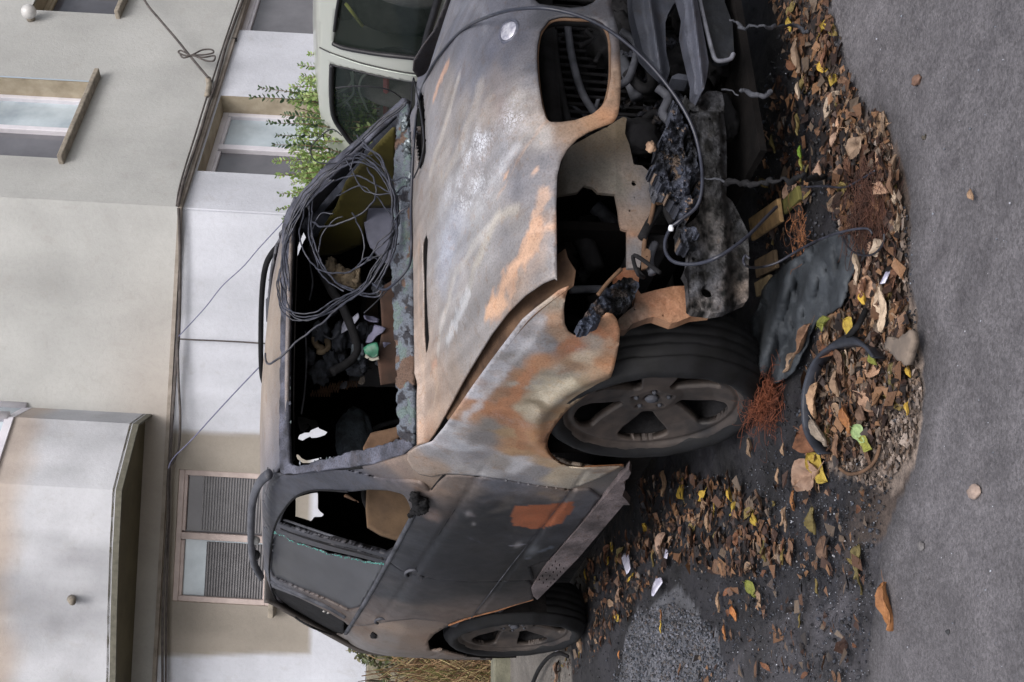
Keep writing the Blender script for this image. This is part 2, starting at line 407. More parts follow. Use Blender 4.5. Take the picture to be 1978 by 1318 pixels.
side_cols = [(700, 1215, BRN), (690, 1240, (112, 106, 104)), (735, 1235, (120, 112, 108)), (790, 1240, (124, 104, 88)), (830, 1235, (120, 94, 76)), (760, 1215, TAN), (800, 1200, (110, 96, 88)),
    (860, 1190, (110, 92, 82)), (900, 1175, (90, 78, 72)), (780, 1170, (100, 88, 80)), (840, 1150, (60, 58, 60)), (760, 1150, (52, 54, 58)), (720, 1160, (92, 80, 74)),
    (900, 1100, BK), (850, 1080, (40, 42, 48)), (950, 1080, BK), (930, 1020, (38, 42, 48)), (900, 1000, (46, 48, 54)), (960, 990, (56, 60, 66)), (1000, 1060, (34, 36, 42)), (1040, 1045, GD),
    (950, 1130, (34, 34, 38)), (1000, 1110, (32, 32, 35)), (1080, 1020, (46, 46, 52)), (1060, 985, (70, 72, 80)), (1110, 980, (84, 84, 92)), (1140, 950, (98, 96, 100)), (1180, 925, (90, 88, 88)),
    (1095, 940, TAN), (1120, 915, (150, 134, 116)), (1000, 935, (104, 104, 112)), (960, 935, (96, 98, 108)), (940, 960, (62, 66, 74)), (900, 945, (120, 106, 96)), (870, 930, TAN), (860, 960, (116, 96, 82)),
    (840, 990, (92, 76, 66)), (830, 940, (146, 120, 98)), (800, 905, (150, 128, 110)), (770, 900, (130, 110, 100)), (740, 915, (98, 92, 96)), (800, 960, (88, 84, 86)), (815, 1000, (60, 60, 66)),
    (700, 925, GB), (650, 930, (78, 80, 92)), (600, 930, GB), (560, 945, (84, 86, 96)), (530, 980, (88, 90, 98)), (515, 1040, (92, 94, 102)), (512, 1100, (96, 98, 106)), (525, 1150, (88, 92, 100)),
    (580, 1205, (84, 88, 96)), (640, 1236, (98, 98, 104)), (790, 1040, (56, 58, 66)), (760, 1090, (52, 54, 62)), (730, 1140, (54, 54, 60)), (850, 1040, (44, 46, 52)), (820, 1070, (48, 50, 58))]
side_anchor = A3(side_cols, sidept)
def sidecol(V):
    c = idw(V, side_anchor, 3.2, .05, 4)
    return c
shell = part('body_shell', V, Fc, M['panel'], sidecol(V), solid=.012)
Fm = Fc[~((V[Fc].mean(1)[:, 0] > -1.0) & (V[Fc].mean(1)[:, 2] > .92))]; cm = V[Fm].mean(1); Fm = Fm[~((cm[:, 0] < -3.42) & (cm[:, 2] > 1.25) & (cm[:, 2] < 1.52))]; V2, F2 = mirror(V, Fm)
part('body_shell', V2, F2, M['panel'], sidecol(V), solid=-.012)

# ---- rear door and front door, 4 mm proud of the shell
def zc_line(x, zs): return [tuple(proj(F0(np.array([x]), np.array([z])))[0]) for z in zs]
seam = zc_line(-1.70, (.46, .6, .75, .9, 1.04))
top_f = [(531, 1022), (516, 1015), (503, 999), (507, 978), (512, 959), (520, 939), (533, 927), (549, 918), (565, 919), (607, 912), (640, 909), (671, 909), (700, 917), (730, 925), (759, 928), (795, 930), (815, 934), (826, 943), (829, 956)]
fd_out = top_f+[(845, 935), (862, 919), (893, 920), (928, 923), (980, 930), (1031, 939), (1079, 945), (1104, 948), (1140, 946), (1160, 962), (1110, 1028), (1062, 1081), (1024, 1095)]+seam+[(743, 1078), (690, 1062), (629, 1048), (570, 1032)]
win_f = [(786, 965), (778, 955), (752, 948), (715, 946), (680, 950), (640, 949), (612, 948), (592, 952), (575, 959), (562, 970), (552, 983), (543, 998), (538, 1012), (560, 1020), (590, 1030), (629, 1041), (690, 1056), (735, 1069), (742, 1073), (757, 1065), (775, 1034), (797, 990)]
door_strokes = [([(960, 990), (900, 1040), (860, 1090), (900, 1120), (980, 1080)], .16, (30, 32, 39), .75), ([(1040, 1060), (960, 1130), (1000, 1100)], .09, (26, 27, 31), .8), ([(800, 1080), (830, 1110), (780, 1150)], .09, (46, 47, 54), .6), ([(904, 990), (914, 996)], .014, (104, 98, 104), .8), ([(988, 1051), (1008, 1050)], .007, (132, 132, 146), .9), ([(1020, 1078), (1045, 1064), (1066, 1054)], .012, (80, 88, 100), .9),
    ([(837, 998), (832, 985)], .030, (150, 124, 110), .7), ([(930, 966), (960, 962), (1000, 968)], .02, (96, 90, 92), .5), ([(880, 1028), (905, 1035), (935, 1046)], .006, (86, 88, 100), .6), ([(950, 1060), (985, 1066)], .004, (80, 82, 94), .6), ([(1100, 985), (1140, 960)], .03, (92, 92, 98), .6), ([(960, 985), (975, 980), (982, 960)], .02, (100, 92, 84), .5),
    ([(1050, 950), (1080, 962)], .02, (142, 116, 84), .5), ([(860, 1195), (900, 1180), (840, 1175)], .06, (108, 90, 78), .7)]
def door(name, out, holes, ur, label=None):
    res = []
    V, Fc, _, _ = sheet(Fside(.003), ur, (.36, 1.64), .012, out, holes, smooth_poly=False)
    c = paint(V, sidecol(V), door_strokes, sidept, .02, 12); n_ = fbm(V, 26, 5, 3); c = c*np.array([.72, .74, .80])*(1+.28*np.clip(n_, -.8, .8))[:, None]
    px = proj(V)
    if 'rear' not in name:
        k = inside(px, np.array([(998, 978), (1045, 976), (1112, 968), (1104, 985), (1088, 1010), (1062, 1017), (1030, 1022), (990, 1015), (988, 1000)], float))
        c[k] = np.array(lin((134, 78, 52)))*(1+.25*fbm(V[k], 14)[:, None])
        for (x, y, r, cc) in [(1000, 1050, 10, LG), (1030, 1062, 18, (92, 96, 104)), (905, 990, 8, LG), (915, 1010, 5, LG)]:
            q = sidept(x, y); w_ = np.exp(-(np.linalg.norm((V-q)*[.6, 1, 1.8], axis=1)/(r*.0022))**2)*.8
            c = c*(1-w_[:, None])+np.array(lin(cc))*w_[:, None]
    o = part(name, V, Fc, M['panel'], c, solid=.022)
    Fm = Fc[~((V[Fc].mean(1)[:, 0] > -1.0) & (V[Fc].mean(1)[:, 2] > .92))]; V2, F2 = mirror(V, Fm); o2 = part(name, V2, F2, M['panel'], np.minimum(c, .12), solid=-.022)
    return o, o2
fdoor, fdoorL = door('front_door', fd_out, [win_f], (-2.12, -.42))
seam_r = zc_line(-1.706, (1.04, .9, .75, .6, .48))
rd_out = [(536, 1024), (570, 1034), (629, 1050), (690, 1064), (743, 1080)]+seam_r+[(1027, 1130), (1031, 1158), (962, 1178), (908, 1192), (880, 1200), (868, 1206), (840, 1200), (800, 1196), (760, 1200), (700, 1210), (672, 1208), (666, 1202), (629, 1180), (575, 1154), (524, 1134), (512, 1105), (503, 1060), (504, 1020), (520, 1020)]
win_r = [(537, 1032), (575, 1047), (629, 1062), (690, 1076), (741, 1089), (722, 1126), (694, 1176), (672, 1181), (629, 1160), (575, 1138), (528, 1117), (521, 1100), (522, 1060), (527, 1040)]
rdoor, rdoorL = door('rear_door', rd_out, [win_r], (-3.1, -1.60))
# smoky pane still standing in the rear door, its front edge chewed by the heat
jag = []
e0 = cr([(531, 1027), (535, 1029), (576, 1048), (629, 1067), (671, 1076), (720, 1086), (746, 1088)], 12, False)
for i, p in enumerate(e0): jag.append((p[0]+rng.uniform(-1, 1), p[1]+rng.uniform(-2.2, 2.2)))
pane = jag+[(690, 1184), (629, 1164), (575, 1143), (520, 1116), (516, 1090), (518, 1050)]
V, Fc, _, _ = sheet(Fside(-.012), (-3.1, -1.55), (1.0, 1.64), .012, pane, smooth_poly=False)
gl = part('window_infill', V-np.array([0, 0, 0]), Fc, M['smoked'], solid=.005)
V2, F2 = mirror(V, Fc); part('window_infill', V2, F2, M['interior'], solid=-.005)  # far-side copy, added opaque to keep the cabin dark
V, Fc, _, _ = sheet(Fside(-.03), (-3.6, -.42), (1.0, 1.64), .02, DLO, smooth_poly=False)
V2, F2 = mirror(V, Fc); part('window_infill', V2, F2, M['interior'], solid=-.005)  # black sheet added across the far windows to keep the cabin dark
ed = []
for i in range(0, len(jag)-1):
    for t in (0, .33, .66):
        p = np.array(jag[i])*(1-t)+np.array(jag[i+1])*t+rng.uniform(-1.3, 1.3, 2)
        if rng.random() < .75:
            q = sidept(*p)+np.array([0, -.004, 0]); s = rng.uniform(.002, .0055); ed.append(box(q, (s, s*.6, s), Matrix.Rotation(rng.uniform(0, 3), 3, 'Y')))
V, Fc = join(ed); part('broken_glass_edge', V, Fc, M['teal'], smooth=False)
# rear quarter pane
q_out = [(530, 1136), (575, 1154), (629, 1177), (664, 1200), (664, 1224), (641, 1220), (600, 1204), (566, 1183), (542, 1160), (531, 1145)]
V, Fc, _, _ = sheet(Fside(-.012), (-3.6, -2.5), (1.1, 1.64), .012, q_out, smooth_poly=False)
part('quarter_pane', V, Fc, M['soot'], solid=.005); V2, F2 = mirror(V, Fc); part('quarter_pane', V2, F2, M['interior'], solid=-.005)
sm = [lump(sidept(x, y)+np.array([0, -.006, 0]), (.012, .004, .008), i, .4, 2) for i, (x, y) in enumerate([(626, 1179), (634, 1182), (640, 1187), (648, 1190)])]
V, Fc = join(sm[:2]); part('window_glints', V, Fc, simple('pale_glint', (190, 186, 184), (150, 148, 146), 30))  # pale lumps stand in for small white highlights on the dark pane
# trims: window belt strips, pillar divider, upper dark window rubbers
def strip_on(px, r, name, mat, off=0, n=6, flat=1):
    P = np.array([sidept(*p) for p in px])+np.array([0, off, 0]); P = cr(P, n, False)
    V, Fc = tube(P, r, 8); return part(name, V, Fc, mat)
belt = strip_on([(800, 990), (775, 1037), (750, 1083), (720, 1137), (692, 1184), (668, 1222)], .011, 'belt_trim', M['sootgrey'], -.004)
strip_on([(526, 1122), (575, 1144), (629, 1168), (668, 1190)], .015, 'pillar_trim', M['sootgrey'], -.004)
strip_on([(548, 1012), (600, 1030), (660, 1050), (720, 1066), (744, 1073)], .006, 'pillar_trim', M['sootgrey'], .02)
strip_on([(544, 1020), (590, 1037), (640, 1052), (700, 1068), (742, 1079)], .009, 'pillar_trim', M['soot'], .0)
# seal along the top of the windows
strip_on([(672, 948), (612, 945), (575, 956), (552, 979), (534, 1008), (526, 1040), (521, 1085), (521, 1110), (530, 1150), (566, 1188), (600, 1209), (641, 1225)], .005, 'window_seal', M['soot'], -.004)

strip_on([(1101, 946), (1060, 1000), (1020, 1050), (986, 1093), (945, 1147), (908, 1195)], .0028, 'door_crease', M['sootgrey'], -.002)  # lighter tube stands in for the highlight along the lower crease
strip_on([(938, 901), (900, 952), (860, 1011), (822, 1072), (800, 1100)], .0022, 'door_crease', M['soot'], -.003)
strip_on([(1067, 1077), (1045, 1084), (1024, 1093), (1002, 1101), (980, 1109)], .004, 'rusty_door_edge', M['orange'], .0)
strip_on([(1030, 1158), (1000, 1166), (962, 1179), (935, 1186), (908, 1193), (885, 1201), (867, 1208)], .005, 'rusty_arch_edge', M['orange'], .0)
V, Fc, _, _ = sheet(Fside(-.014), (-.80, -.475), (.40, 1.05), .03); part('pillar_backing', V, Fc, M['soot'])
strip_on([(549, 917), (577, 918), (607, 912), (640, 910), (671, 908), (700, 905)], .009, 'pillar_seam', M['soot'], .008, 10)
strip_on([(828, 957), (843, 936), (862, 919), (893, 919), (928, 922), (980, 929), (1031, 938), (1079, 944), (1101, 946)], .0042, 'door_gap', M['soot'], .004, 10)
strip_on([(549, 917), (577, 918), (607, 912), (640, 910), (671, 908)], .0042, 'door_gap', M['soot'], .004, 10)
# ---- door handles: scooped cups with a burnt pull
def handle(x, y, par):
    c = sidept(x, y); g = []
    prof = [(0, .004), (.012, .010), (.024, .002), (.030, -.006)]
    V = []; Fc = []; n = 28
    for i in range(n):
        a = 2*math.pi*i/n
        for r_, h in prof: V.append(c+np.array([1.55*r_*math.cos(a), .012-.0-h*.9, r_*math.sin(a)*.95]))
    for i in range(n):
        j = (i+1) % n
        for q in range(3): Fc.append((i*4+q, j*4+q, j*4+q+1, i*4+q+1))
    P = np.array([c+np.array([-.045*math.cos(a)*1.0, -.016-.010*math.sin(a), .008+.0*a]) for a in np.linspace(0, math.pi, 12)])
    cup, fc = np.array(V), Fc
    o = mesh('door_handle', cup-np.array(car.location), fc, M['soot'], par)
    V, Fc = tube([c+np.array([.048*math.cos(a), -.008, -.030*math.sin(a)]) for a in np.linspace(-2.6, .6, 14)], .007, 8)
    mesh('handle_rim', V-np.array(car.location), Fc, M['sootgrey'], o)
handle(797, 1104, fdoor); handle(737, 1197, rdoor)
# fuel-flap hole / burnt lamp gap on the rear wing
V, Fc = lump(sidept(722, 1228), (.05, .012, .018), 3, .3); part('lamp_recess', V, Fc, M['soot'])
# melted mirror foot
parts = []
for i, (x, y, s) in enumerate([(803, 952, .019), (810, 962, .023), (815, 970, .022), (806, 975, .018), (801, 945, .014), (817, 958, .018), (798, 976, .012), (793, 984, .010)]):
    parts.append(lump(sidept(x, y)+np.array([0, -.025, 0]), (s*1.1, s, s*1.2), i, .5))
V, Fc = join(parts); mesh('mirror_stub', V-np.array(car.location), Fc, M['soot'], fdoor)

# ---- front wing
fen = [(788, 874), (805, 864), (834, 854), (856, 828), (885, 787), (914, 745), (946, 701), (978, 659), (1009, 618), (1035, 596), (1060, 577), (1080, 561), (1099, 553),
       (1092, 575), (1089, 598), (1091, 627), (1098, 641), (1112, 650), (1128, 643), (1142, 634), (1160, 615), (1173, 605), (1184, 608), (1192, 618), (1198, 639), (1196, 663), (1191, 690), (1186, 712), (1180, 729), (1162, 742), (1131, 765), (1110, 781), (1095, 793),
       (1078, 812), (1064, 833), (1056, 850), (1055, 865), (1060, 878), (1070, 889), (1084, 898), (1101, 903), (1125, 905), (1146, 904), (1175, 902), (1204, 901), (1170, 918), (1140, 932), (1103, 945), (1079, 942), (1031, 936), (980, 927), (928, 920), (890, 917), (862, 916), (835, 922), (812, 918), (796, 905), (786, 888)]
# the wing top rolls inwards to the bonnet gap
def Ffen(x, z): 
    y = ys(x, z)+.004
    return np.stack([x, -y, z], -1)
V, Fc, _, _ = sheet(Ffen, (-.72, .80), (.30, 1.16), .0095, fen, smooth_poly=False)
fen_cols = [(812, 890, (150, 130, 116)), (850, 850, (162, 160, 168)), (880, 815, (150, 150, 158)), (900, 800, PE), (870, 830, WH), (925, 760, (170, 170, 180)), (960, 710, (168, 168, 178)), (1000, 660, (160, 160, 170)), (1040, 615, (158, 156, 162)), (1070, 590, (160, 146, 130)), (1088, 570, ORG),
    (1060, 615, PE), (1075, 640, (150, 122, 100)), (1030, 640, (140, 136, 140)), (1000, 690, (128, 126, 128)), (1050, 660, (124, 124, 130)), (1010, 720, (150, 112, 80)), (1040, 700, (170, 120, 80)), (960, 760, (150, 112, 82)), (930, 780, (164, 112, 70)), (905, 800, ORG),
    (970, 790, (160, 104, 62)), (990, 760, (146, 98, 62)), (1000, 815, (158, 106, 66)), (1005, 850, (164, 120, 80)), (980, 830, (160, 130, 92)), (1020, 740, (156, 150, 140)), (1040, 760, CRM), (1030, 790, CRM), (1060, 740, (176, 164, 140)), (1070, 760, CRM), (1050, 800, (134, 112, 84)), (1045, 780, (124, 110, 86)),
    (1080, 720, (150, 140, 124)), (1100, 740, (170, 156, 130)), (1110, 700, (150, 118, 88)), (1130, 690, (180, 160, 136)), (1140, 660, (150, 136, 124)), (1160, 640, (172, 112, 70)), (1180, 625, (150, 108, 74)), (1185, 660, PE), (1170, 700, (168, 120, 80)), (1150, 720, (160, 128, 96)), (1105, 665, (150, 92, 56)), (1085, 665, (142, 100, 72)), (1125, 730, (150, 128, 98)),
    (1120, 765, (140, 120, 92)), (1090, 790, (150, 116, 76)), (1065, 815, (158, 112, 66)), (1050, 850, (150, 100, 58)), (1045, 870, (162, 112, 64)), (1030, 850, (170, 122, 72)), (1015, 870, (168, 130, 88)), (1060, 892, (170, 140, 104)), (1090, 908, (172, 156, 132)), (1040, 905, LG), (1000, 895, WH), (960, 890, (140, 134, 132)),
    (920, 880, (130, 128, 134)), (890, 860, (156, 158, 168)), (860, 880, LG), (930, 840, (122, 118, 120)), (950, 820, (128, 122, 118)), (905, 830, (140, 132, 130)), (1130, 915, (150, 142, 130)), (1170, 908, (140, 124, 108)), (1000, 925, (120, 120, 128)), (840, 905, (140, 122, 108)), (900, 905, (150, 146, 148)), (940, 905, (140, 138, 142))]
fa = A3(fen_cols, sidept)
wc = paint(V, idw(V, fa, 6.5, .03, 10), [([(935, 790), (965, 785), (990, 765), (1015, 725), (1040, 698)], .020, (168, 112, 70), .95), ([(1000, 800), (1010, 830), (1008, 860)], .020, (164, 112, 70), .95), ([(1040, 745), (1055, 770), (1075, 745), (1110, 735)], .018, (182, 170, 146), .95), ([(1105, 660), (1085, 668)], .016, (150, 98, 64), .95), ([(1160, 640), (1182, 625), (1180, 665)], .016, (172, 116, 76), .95), ([(880, 830), (930, 765), (990, 690), (1050, 615)], .014, (182, 182, 190), .8), ([(1050, 800), (1046, 778)], .016, (126, 108, 84), .9), ([(1110, 700), (1080, 715)], .014, (140, 112, 88), .9)], sidept, .012, 14); wc = wc*1.16*(1+.16*np.clip(fbm(V, 18, 5, 3), -.8, .8))[:, None]
wing = part('front_wing', V, Fc, M['hood'], wc, solid=.004, flake=.35*np.clip(fbm(V, 9)-.05, 0, 1))
V2, F2 = mirror(V, Fc); V2[:, 2] -= .05
part('front_wing', V2, F2, M['panel'], np.tile(lin((70, 68, 72)), (len(V2), 1)), solid=-.004)
# rolled lip of the wheel arch
lip = [(1204, 902), (1146, 905), (1101, 904), (1070, 889), (1055, 864), (1064, 833), (1095, 793), (1131, 765), (1180, 730)]
P = cr(np.array([sidept(x, y-0) for x, y in lip]), 8, False)+np.array([0, .006, 0])
V, Fc = tube(P, .0055, 8); mesh('arch_lip', V-np.array(car.location), Fc, M['orange'], wing)
# inner gutter seen through the gap between bonnet and wing
sp = [(840, 845), (856, 824), (885, 780), (920, 725), (960, 665), (1000, 615), (1040, 580), (1078, 552)]
G = []
for (x, y) in sp:
    p = sidept(x, y); G.append(p)
G = cr(np.array(G), 6, False); V = []; Fc = []
off = [(-.01, -.030), (.0, -.045), (.05, -.055), (.09, -.035), (.12, -.03)]
for p in G:
    for dy, dz in off: V.append(p+np.array([0, dy, dz]))
for i in range(len(G)-1):
    for q in range(4): Fc.append((i*5+q, i*5+q+1, (i+1)*5+q+1, (i+1)*5+q))
part('wing_gutter', np.array(V), Fc, M['brown'], solid=.003)

# ---- bonnet
seam_px = [(804, 862), (828, 856), (850, 824), (898, 735), (952, 646), (1016, 572), (1051, 548), (1073, 539)]
eR = np.array([at(x, y, 1, -.815) for x, y in seam_px])
We = np.array([0, .04, .11, .31, .50, .66, .73, .78, .84, .92, 1.0])
Xe = np.concatenate([eR[:, 0], [eR[-1, 0]+.03, eR[-1, 0]+.035, eR[-1, 0]+.03]]); Ze = np.concatenate([eR[:, 2], [eR[-1, 2]-.05, eR[-1, 2]-.13, eR[-1, 2]-.22]])
Wc = np.array([0, .15, .35, .55, .68, .76, .82, .9, 1.0])
Xc = np.array([-.36, -.13, .16, .45, .655, .755, .812, .845, .862]); Zc = np.array([1.088, 1.082, 1.055, 1.003, .948, .900, .825, .72, .58])
def sm1(wk, v, s=.05):
    g, vv = smtab(list(wk), list(v), s); return g, vv
tXe, tZe, tXc, tZc = sm1(We, Xe, .03), sm1(We, Ze, .03), sm1(Wc, Xc), sm1(Wc, Zc)
def Fhood(y, w_):
    a = np.clip(np.abs(y)/.815, 0, 1.2); kx = a**2.3; kz = a**2.6
    x = np.interp(w_, *tXc)*(1-kx)+np.interp(w_, *tXe)*kx
    z = np.interp(w_, *tZc)*(1-kz)+np.interp(w_, *tZe)*kz
    yc = .30+.24*np.clip((.62-x)/.9, 0, 1.2)                 # power creases
    top = np.clip((.80-w_)/.2, 0, 1)
    z = z+top*(.016/(1+np.exp((np.abs(y)-yc)/.016))-.004*np.exp(-((np.abs(y)-yc-.03)/.03)**2))
    z = z-np.where(y > 0, .035*(a**3), 0)
    # raised lip around the grille openings
    return np.stack([x+0*y, y, z], -1)
hood_out = [(803, 700), (804, 800), (805, 861), (828, 856), (839, 842), (850, 824), (876, 776), (898, 735), (923, 693), (952, 646), (984, 604), (1016, 572), (1051, 548), (1073, 539), (1077, 543), (1076, 500), (1076, 470), (1075, 400), (1077, 340),
            (1084, 312), (1096, 290), (1115, 270), (1134, 258), (1152, 250), (1185, 238), (1193, 225), (1197, 200), (1199, 150), (1197, 100), (1193, 60), (1186, 35), (1180, 18), (1183, -10), (1195, -40), (1230, -80), (1230, -420), (500, -420), (700, -60), (760, 60), (792, 170), (798, 300), (801, 500)]
kid_r = [(1045, 62), (1039, 90), (1038, 120), (1041, 160), (1048, 205), (1056, 230), (1064, 238), (1085, 238), (1112, 234), (1145, 222), (1162, 208), (1172, 192), (1180, 150), (1180, 90), (1176, 65), (1165, 47), (1145, 37), (1115, 35), (1085, 34), (1062, 40)]
kid_l = [(1020, -60), (1031, 0), (1043, 10), (1062, 13), (1101, 18), (1128, 16), (1147, 7), (1157, -5), (1165, -60), (1165, -140), (1100, -200), (1030, -180)]
vent_r = [(827, 453), (822, 462), (819, 474), (819, 501), (821, 550), (821, 598), (822, 647), (825, 683), (829, 676), (832, 655), (829, 610), (827, 560), (828, 501), (830, 465)]
vent_l = [(816, 175), (809, 192), (806, 216), (804, 245), (805, 282), (810, 322), (815, 329), (822, 314), (826, 293), (825, 260), (823, 216), (821, 187)]
V, Fc, _, _ = sheet(Fhood, (-.90, .80), (0, 1.0), .0085, hood_out, [kid_r, kid_l, vent_r, vent_l], smooth_poly=False)
def hoodpt(x, y):
    uv = np.array([[-.3, .4]]); best = None
    u = np.linspace(-.85, .8, 60); w_ = np.linspace(0, 1, 60); U, W = np.meshgrid(u, w_); P = Fhood(U.ravel(), W.ravel()); d = np.hypot(*(proj(P)-[x, y]).T)
    i = d.argmin(); a, b = newton(Fhood, U.ravel()[i:i+1], W.ravel()[i:i+1], np.array([[x, y]], float), 6)
    return Fhood(a, b)[0]
hood_cols = [(808, 500, (140, 126, 118)), (812, 650, (158, 138, 124)), (815, 780, (160, 140, 126)), (835, 840, (158, 126, 104)), (860, 790, (150, 128, 112)), (850, 720, (150, 130, 116)), (880, 720, (140, 124, 112)), (860, 640, (140, 136, 136)), (900, 660, (132, 126, 124)), (880, 560, (146, 142, 142)),
    (870, 480, (142, 144, 154)), (920, 540, (134, 130, 130)), (940, 480, (138, 136, 138)), (980, 480, (126, 124, 128)), (1000, 540, (130, 118, 110)), (1040, 500, (122, 116, 116)), (1060, 460, (110, 110, 118)), (1066, 380, (104, 104, 112)), (1000, 420, (130, 126, 126)), (1010, 360, (112, 112, 120)), (1050, 320, (106, 106, 114)), (960, 380, (138, 136, 138)), (920, 420, (148, 148, 152)),
    (870, 400, (146, 146, 152)), (840, 380, (136, 128, 124)), (860, 300, (138, 132, 130)), (840, 250, (126, 124, 130)), (900, 320, (148, 146, 150)), (940, 300, (132, 130, 134)), (980, 290, (126, 126, 132)), (1020, 270, (134, 130, 130)), (900, 220, (128, 122, 120)), (950, 200, (124, 116, 114)), (1000, 200, (136, 130, 126)), (1020, 160, (104, 102, 108)), (870, 180, (124, 118, 116)),
    (1045, 262, (144, 138, 134)), (1080, 262, (122, 100, 82)), (1105, 250, (132, 104, 80)), (1140, 240, (146, 108, 74)), (1175, 225, (154, 108, 70)), (1185, 190, (136, 106, 82)), (1190, 150, (118, 96, 78)), (1190, 100, (80, 74, 76)), (1188, 60, (62, 64, 72)),
    (900, 140, (100, 100, 110)), (930, 150, (94, 96, 108)), (950, 110, (78, 80, 94)), (980, 120, (72, 74, 86)), (960, 165, (104, 98, 100)), (1030, 130, (72, 74, 84)), (1010, 80, (64, 66, 78)), (990, 40, (72, 74, 86)), (950, 40, (82, 84, 96)), (930, 80, (84, 86, 98)), (900, 80, (88, 90, 102)), (880, 50, (84, 86, 100)), (900, 10, (88, 90, 104)), (1000, 5, (66, 68, 80)), (1060, 25, (50, 52, 60)), (1120, 25, (52, 54, 62)), (1170, 20, (60, 60, 68)),
    (820, 140, (96, 98, 112)), (835, 90, (90, 92, 106)), (855, 40, (86, 88, 102)), (803, 170, (96, 98, 110)), (803, 300, (112, 106, 106)), (800, 400, (118, 110, 106)), (812, 120, (92, 94, 108)), (850, 10, (88, 90, 104)), (830, 60, (92, 94, 108))]
hood_strokes = [([(890, 150), (881, 180), (866, 232), (850, 285), (835, 330)], .018, (176, 166, 156), .7), ([(930, 170), (920, 215), (885, 302), (857, 345)], .028, (166, 156, 144), .6), ([(905, 225), (880, 290), (862, 330)], .014, (112, 112, 122), .6),
    ([(885, 424), (867, 494), (860, 546)], .05, (138, 146, 168), .75), ([(905, 440), (895, 500), (880, 560)], .03, (126, 132, 152), .5), ([(968, 407), (945, 440), (920, 477), (885, 529), (870, 580), (857, 627), (848, 680)], .013, (176, 170, 164), .8), ([(1003, 285), (985, 310), (961, 337), (950, 370)], .016, (176, 178, 188), .7),
    ([(1000, 400), (961, 424), (934, 487), (920, 522), (899, 592)], .016, (178, 166, 142), .6), ([(909, 564), (895, 600), (881, 630), (870, 655)], .024, (180, 184, 192), .9), ([(1007, 477), (970, 520), (937, 564), (905, 640)], .06, (112, 110, 114), .6), ([(925, 520), (905, 560), (880, 620)], .012, (120, 122, 130), .6),
    ([(1049, 375), (1045, 400), (1038, 424), (1035, 450)], .024, (182, 138, 102), .9), ([(1040, 440), (1024, 477), (1010, 500), (996, 522), (975, 564), (965, 585), (951, 606)], .038, (190, 138, 96), 1.0), ([(1030, 470), (1000, 515), (960, 590)], .018, (196, 146, 104), .95), ([(1005, 340), (1040, 345)], .020, (104, 104, 112), .9), ([(1060, 430), (1040, 500), (1000, 560), (970, 600)], .03, (164, 130, 104), .55), ([(940, 620), (955, 590), (975, 580)], .022, (200, 146, 98), .9),
    ([(1020, 345), (1003, 348), (1040, 310), (1052, 302)], .055, (100, 100, 110), .6), ([(984, 331), (980, 337)], .010, (200, 150, 110), .9), ([(1028, 340), (1036, 330)], .008, (196, 150, 116), .9), ([(1060, 236), (1049, 245), (1030, 275), (1010, 302), (985, 345), (965, 380)], .005, (172, 134, 106), .8), ([(1055, 262), (1050, 280)], .022, (160, 156, 156), .7),
    ([(842, 190), (848, 172), (858, 148), (866, 132)], .020, (196, 138, 96), .9), ([(966, 205), (975, 225)], .03, (124, 100, 92), .6), ([(930, 235), (955, 225)], .03, (156, 140, 124), .5), ([(880, 20), (935, 15), (940, 60)], .02, (120, 122, 134), .5), ([(950, 190), (930, 230), (900, 300)], .02, (150, 142, 134), .4),
    ([(812, 480), (813, 600), (818, 700), (822, 780)], .016, (176, 146, 122), .75), ([(840, 700), (850, 760), (845, 820)], .03, (176, 140, 110), .6), ([(838, 712), (846, 700)], .012, (190, 124, 82), .8), ([(850, 690), (868, 740), (886, 770)], .008, (120, 98, 82), .6), ([(1068, 470), (1071, 520)], .012, (104, 106, 118), .7), ([(1069, 340), (1072, 400), (1073, 460), (1073, 530)], .003, (176, 124, 86), .8),
    ([(700+130, 800), (840, 780), (850, 740)], .006, (186, 160, 132), .7)]
ha = A3(hood_cols, hoodpt)
fl = np.zeros(len(V))
for (x, y, r, s) in [(927, 300, .075, .8), (918, 335, .09, .9), (895, 340, .07, .8), (870, 372, .07, .7), (918, 382, .05, .6), (890, 395, .06, .5), (930, 270, .05, .4), (1000, 215, .07, .45), (985, 245, .05, .4), (895, 612, .04, .4), (965, 330, .05, .4), (940, 365, .05, .4)]:
    fl += s*np.exp(-(np.linalg.norm(V-hoodpt(x, y), axis=1)/r)**2)
hc = paint(V, idw(V, ha, 3.2, .03, 5), hood_strokes, hoodpt, .010, 10, .62, .92, .62)
sk = fbm(np.stack([V[:, 0]*1.3, (V[:, 1]-.18*V[:, 0]*np.sign(V[:, 1]))*22, V[:, 2]*0], 1), 1, 5, 2); sk2 = fbm(V, 14, 5, 9)
hc = hc*1.25*(1+.24*sk[:, None]+.09*sk2[:, None]).clip(.5, 1.6)
hood = part('bonnet', V, Fc, M['hood'], hc, solid=.006, flake=np.clip(fl, 0, 1))
# turned-in lips of the grille openings
for kd in (kid_r, kid_l[1:8]):
    P = cr(np.array([hoodpt(x, y) for x, y in kd]), 4, kd is kid_r)+np.array([-.008, 0, 0])
    V, Fc = tube(P, .006, 6, closed=kd is kid_r); mesh('grille_lip', V-np.array(car.location), Fc, M['brown'], hood)
    P2 = P+np.array([-.03, 0, 0]); n = len(P); V = np.concatenate([P, P2]); Fc = [(i, (i+1) % n, n+(i+1) % n, n+i) for i in range(n if kd is kid_r else n-1)]
    mesh('grille_flange', V-np.array(car.location), Fc, M['soot'], hood, solid=.002)
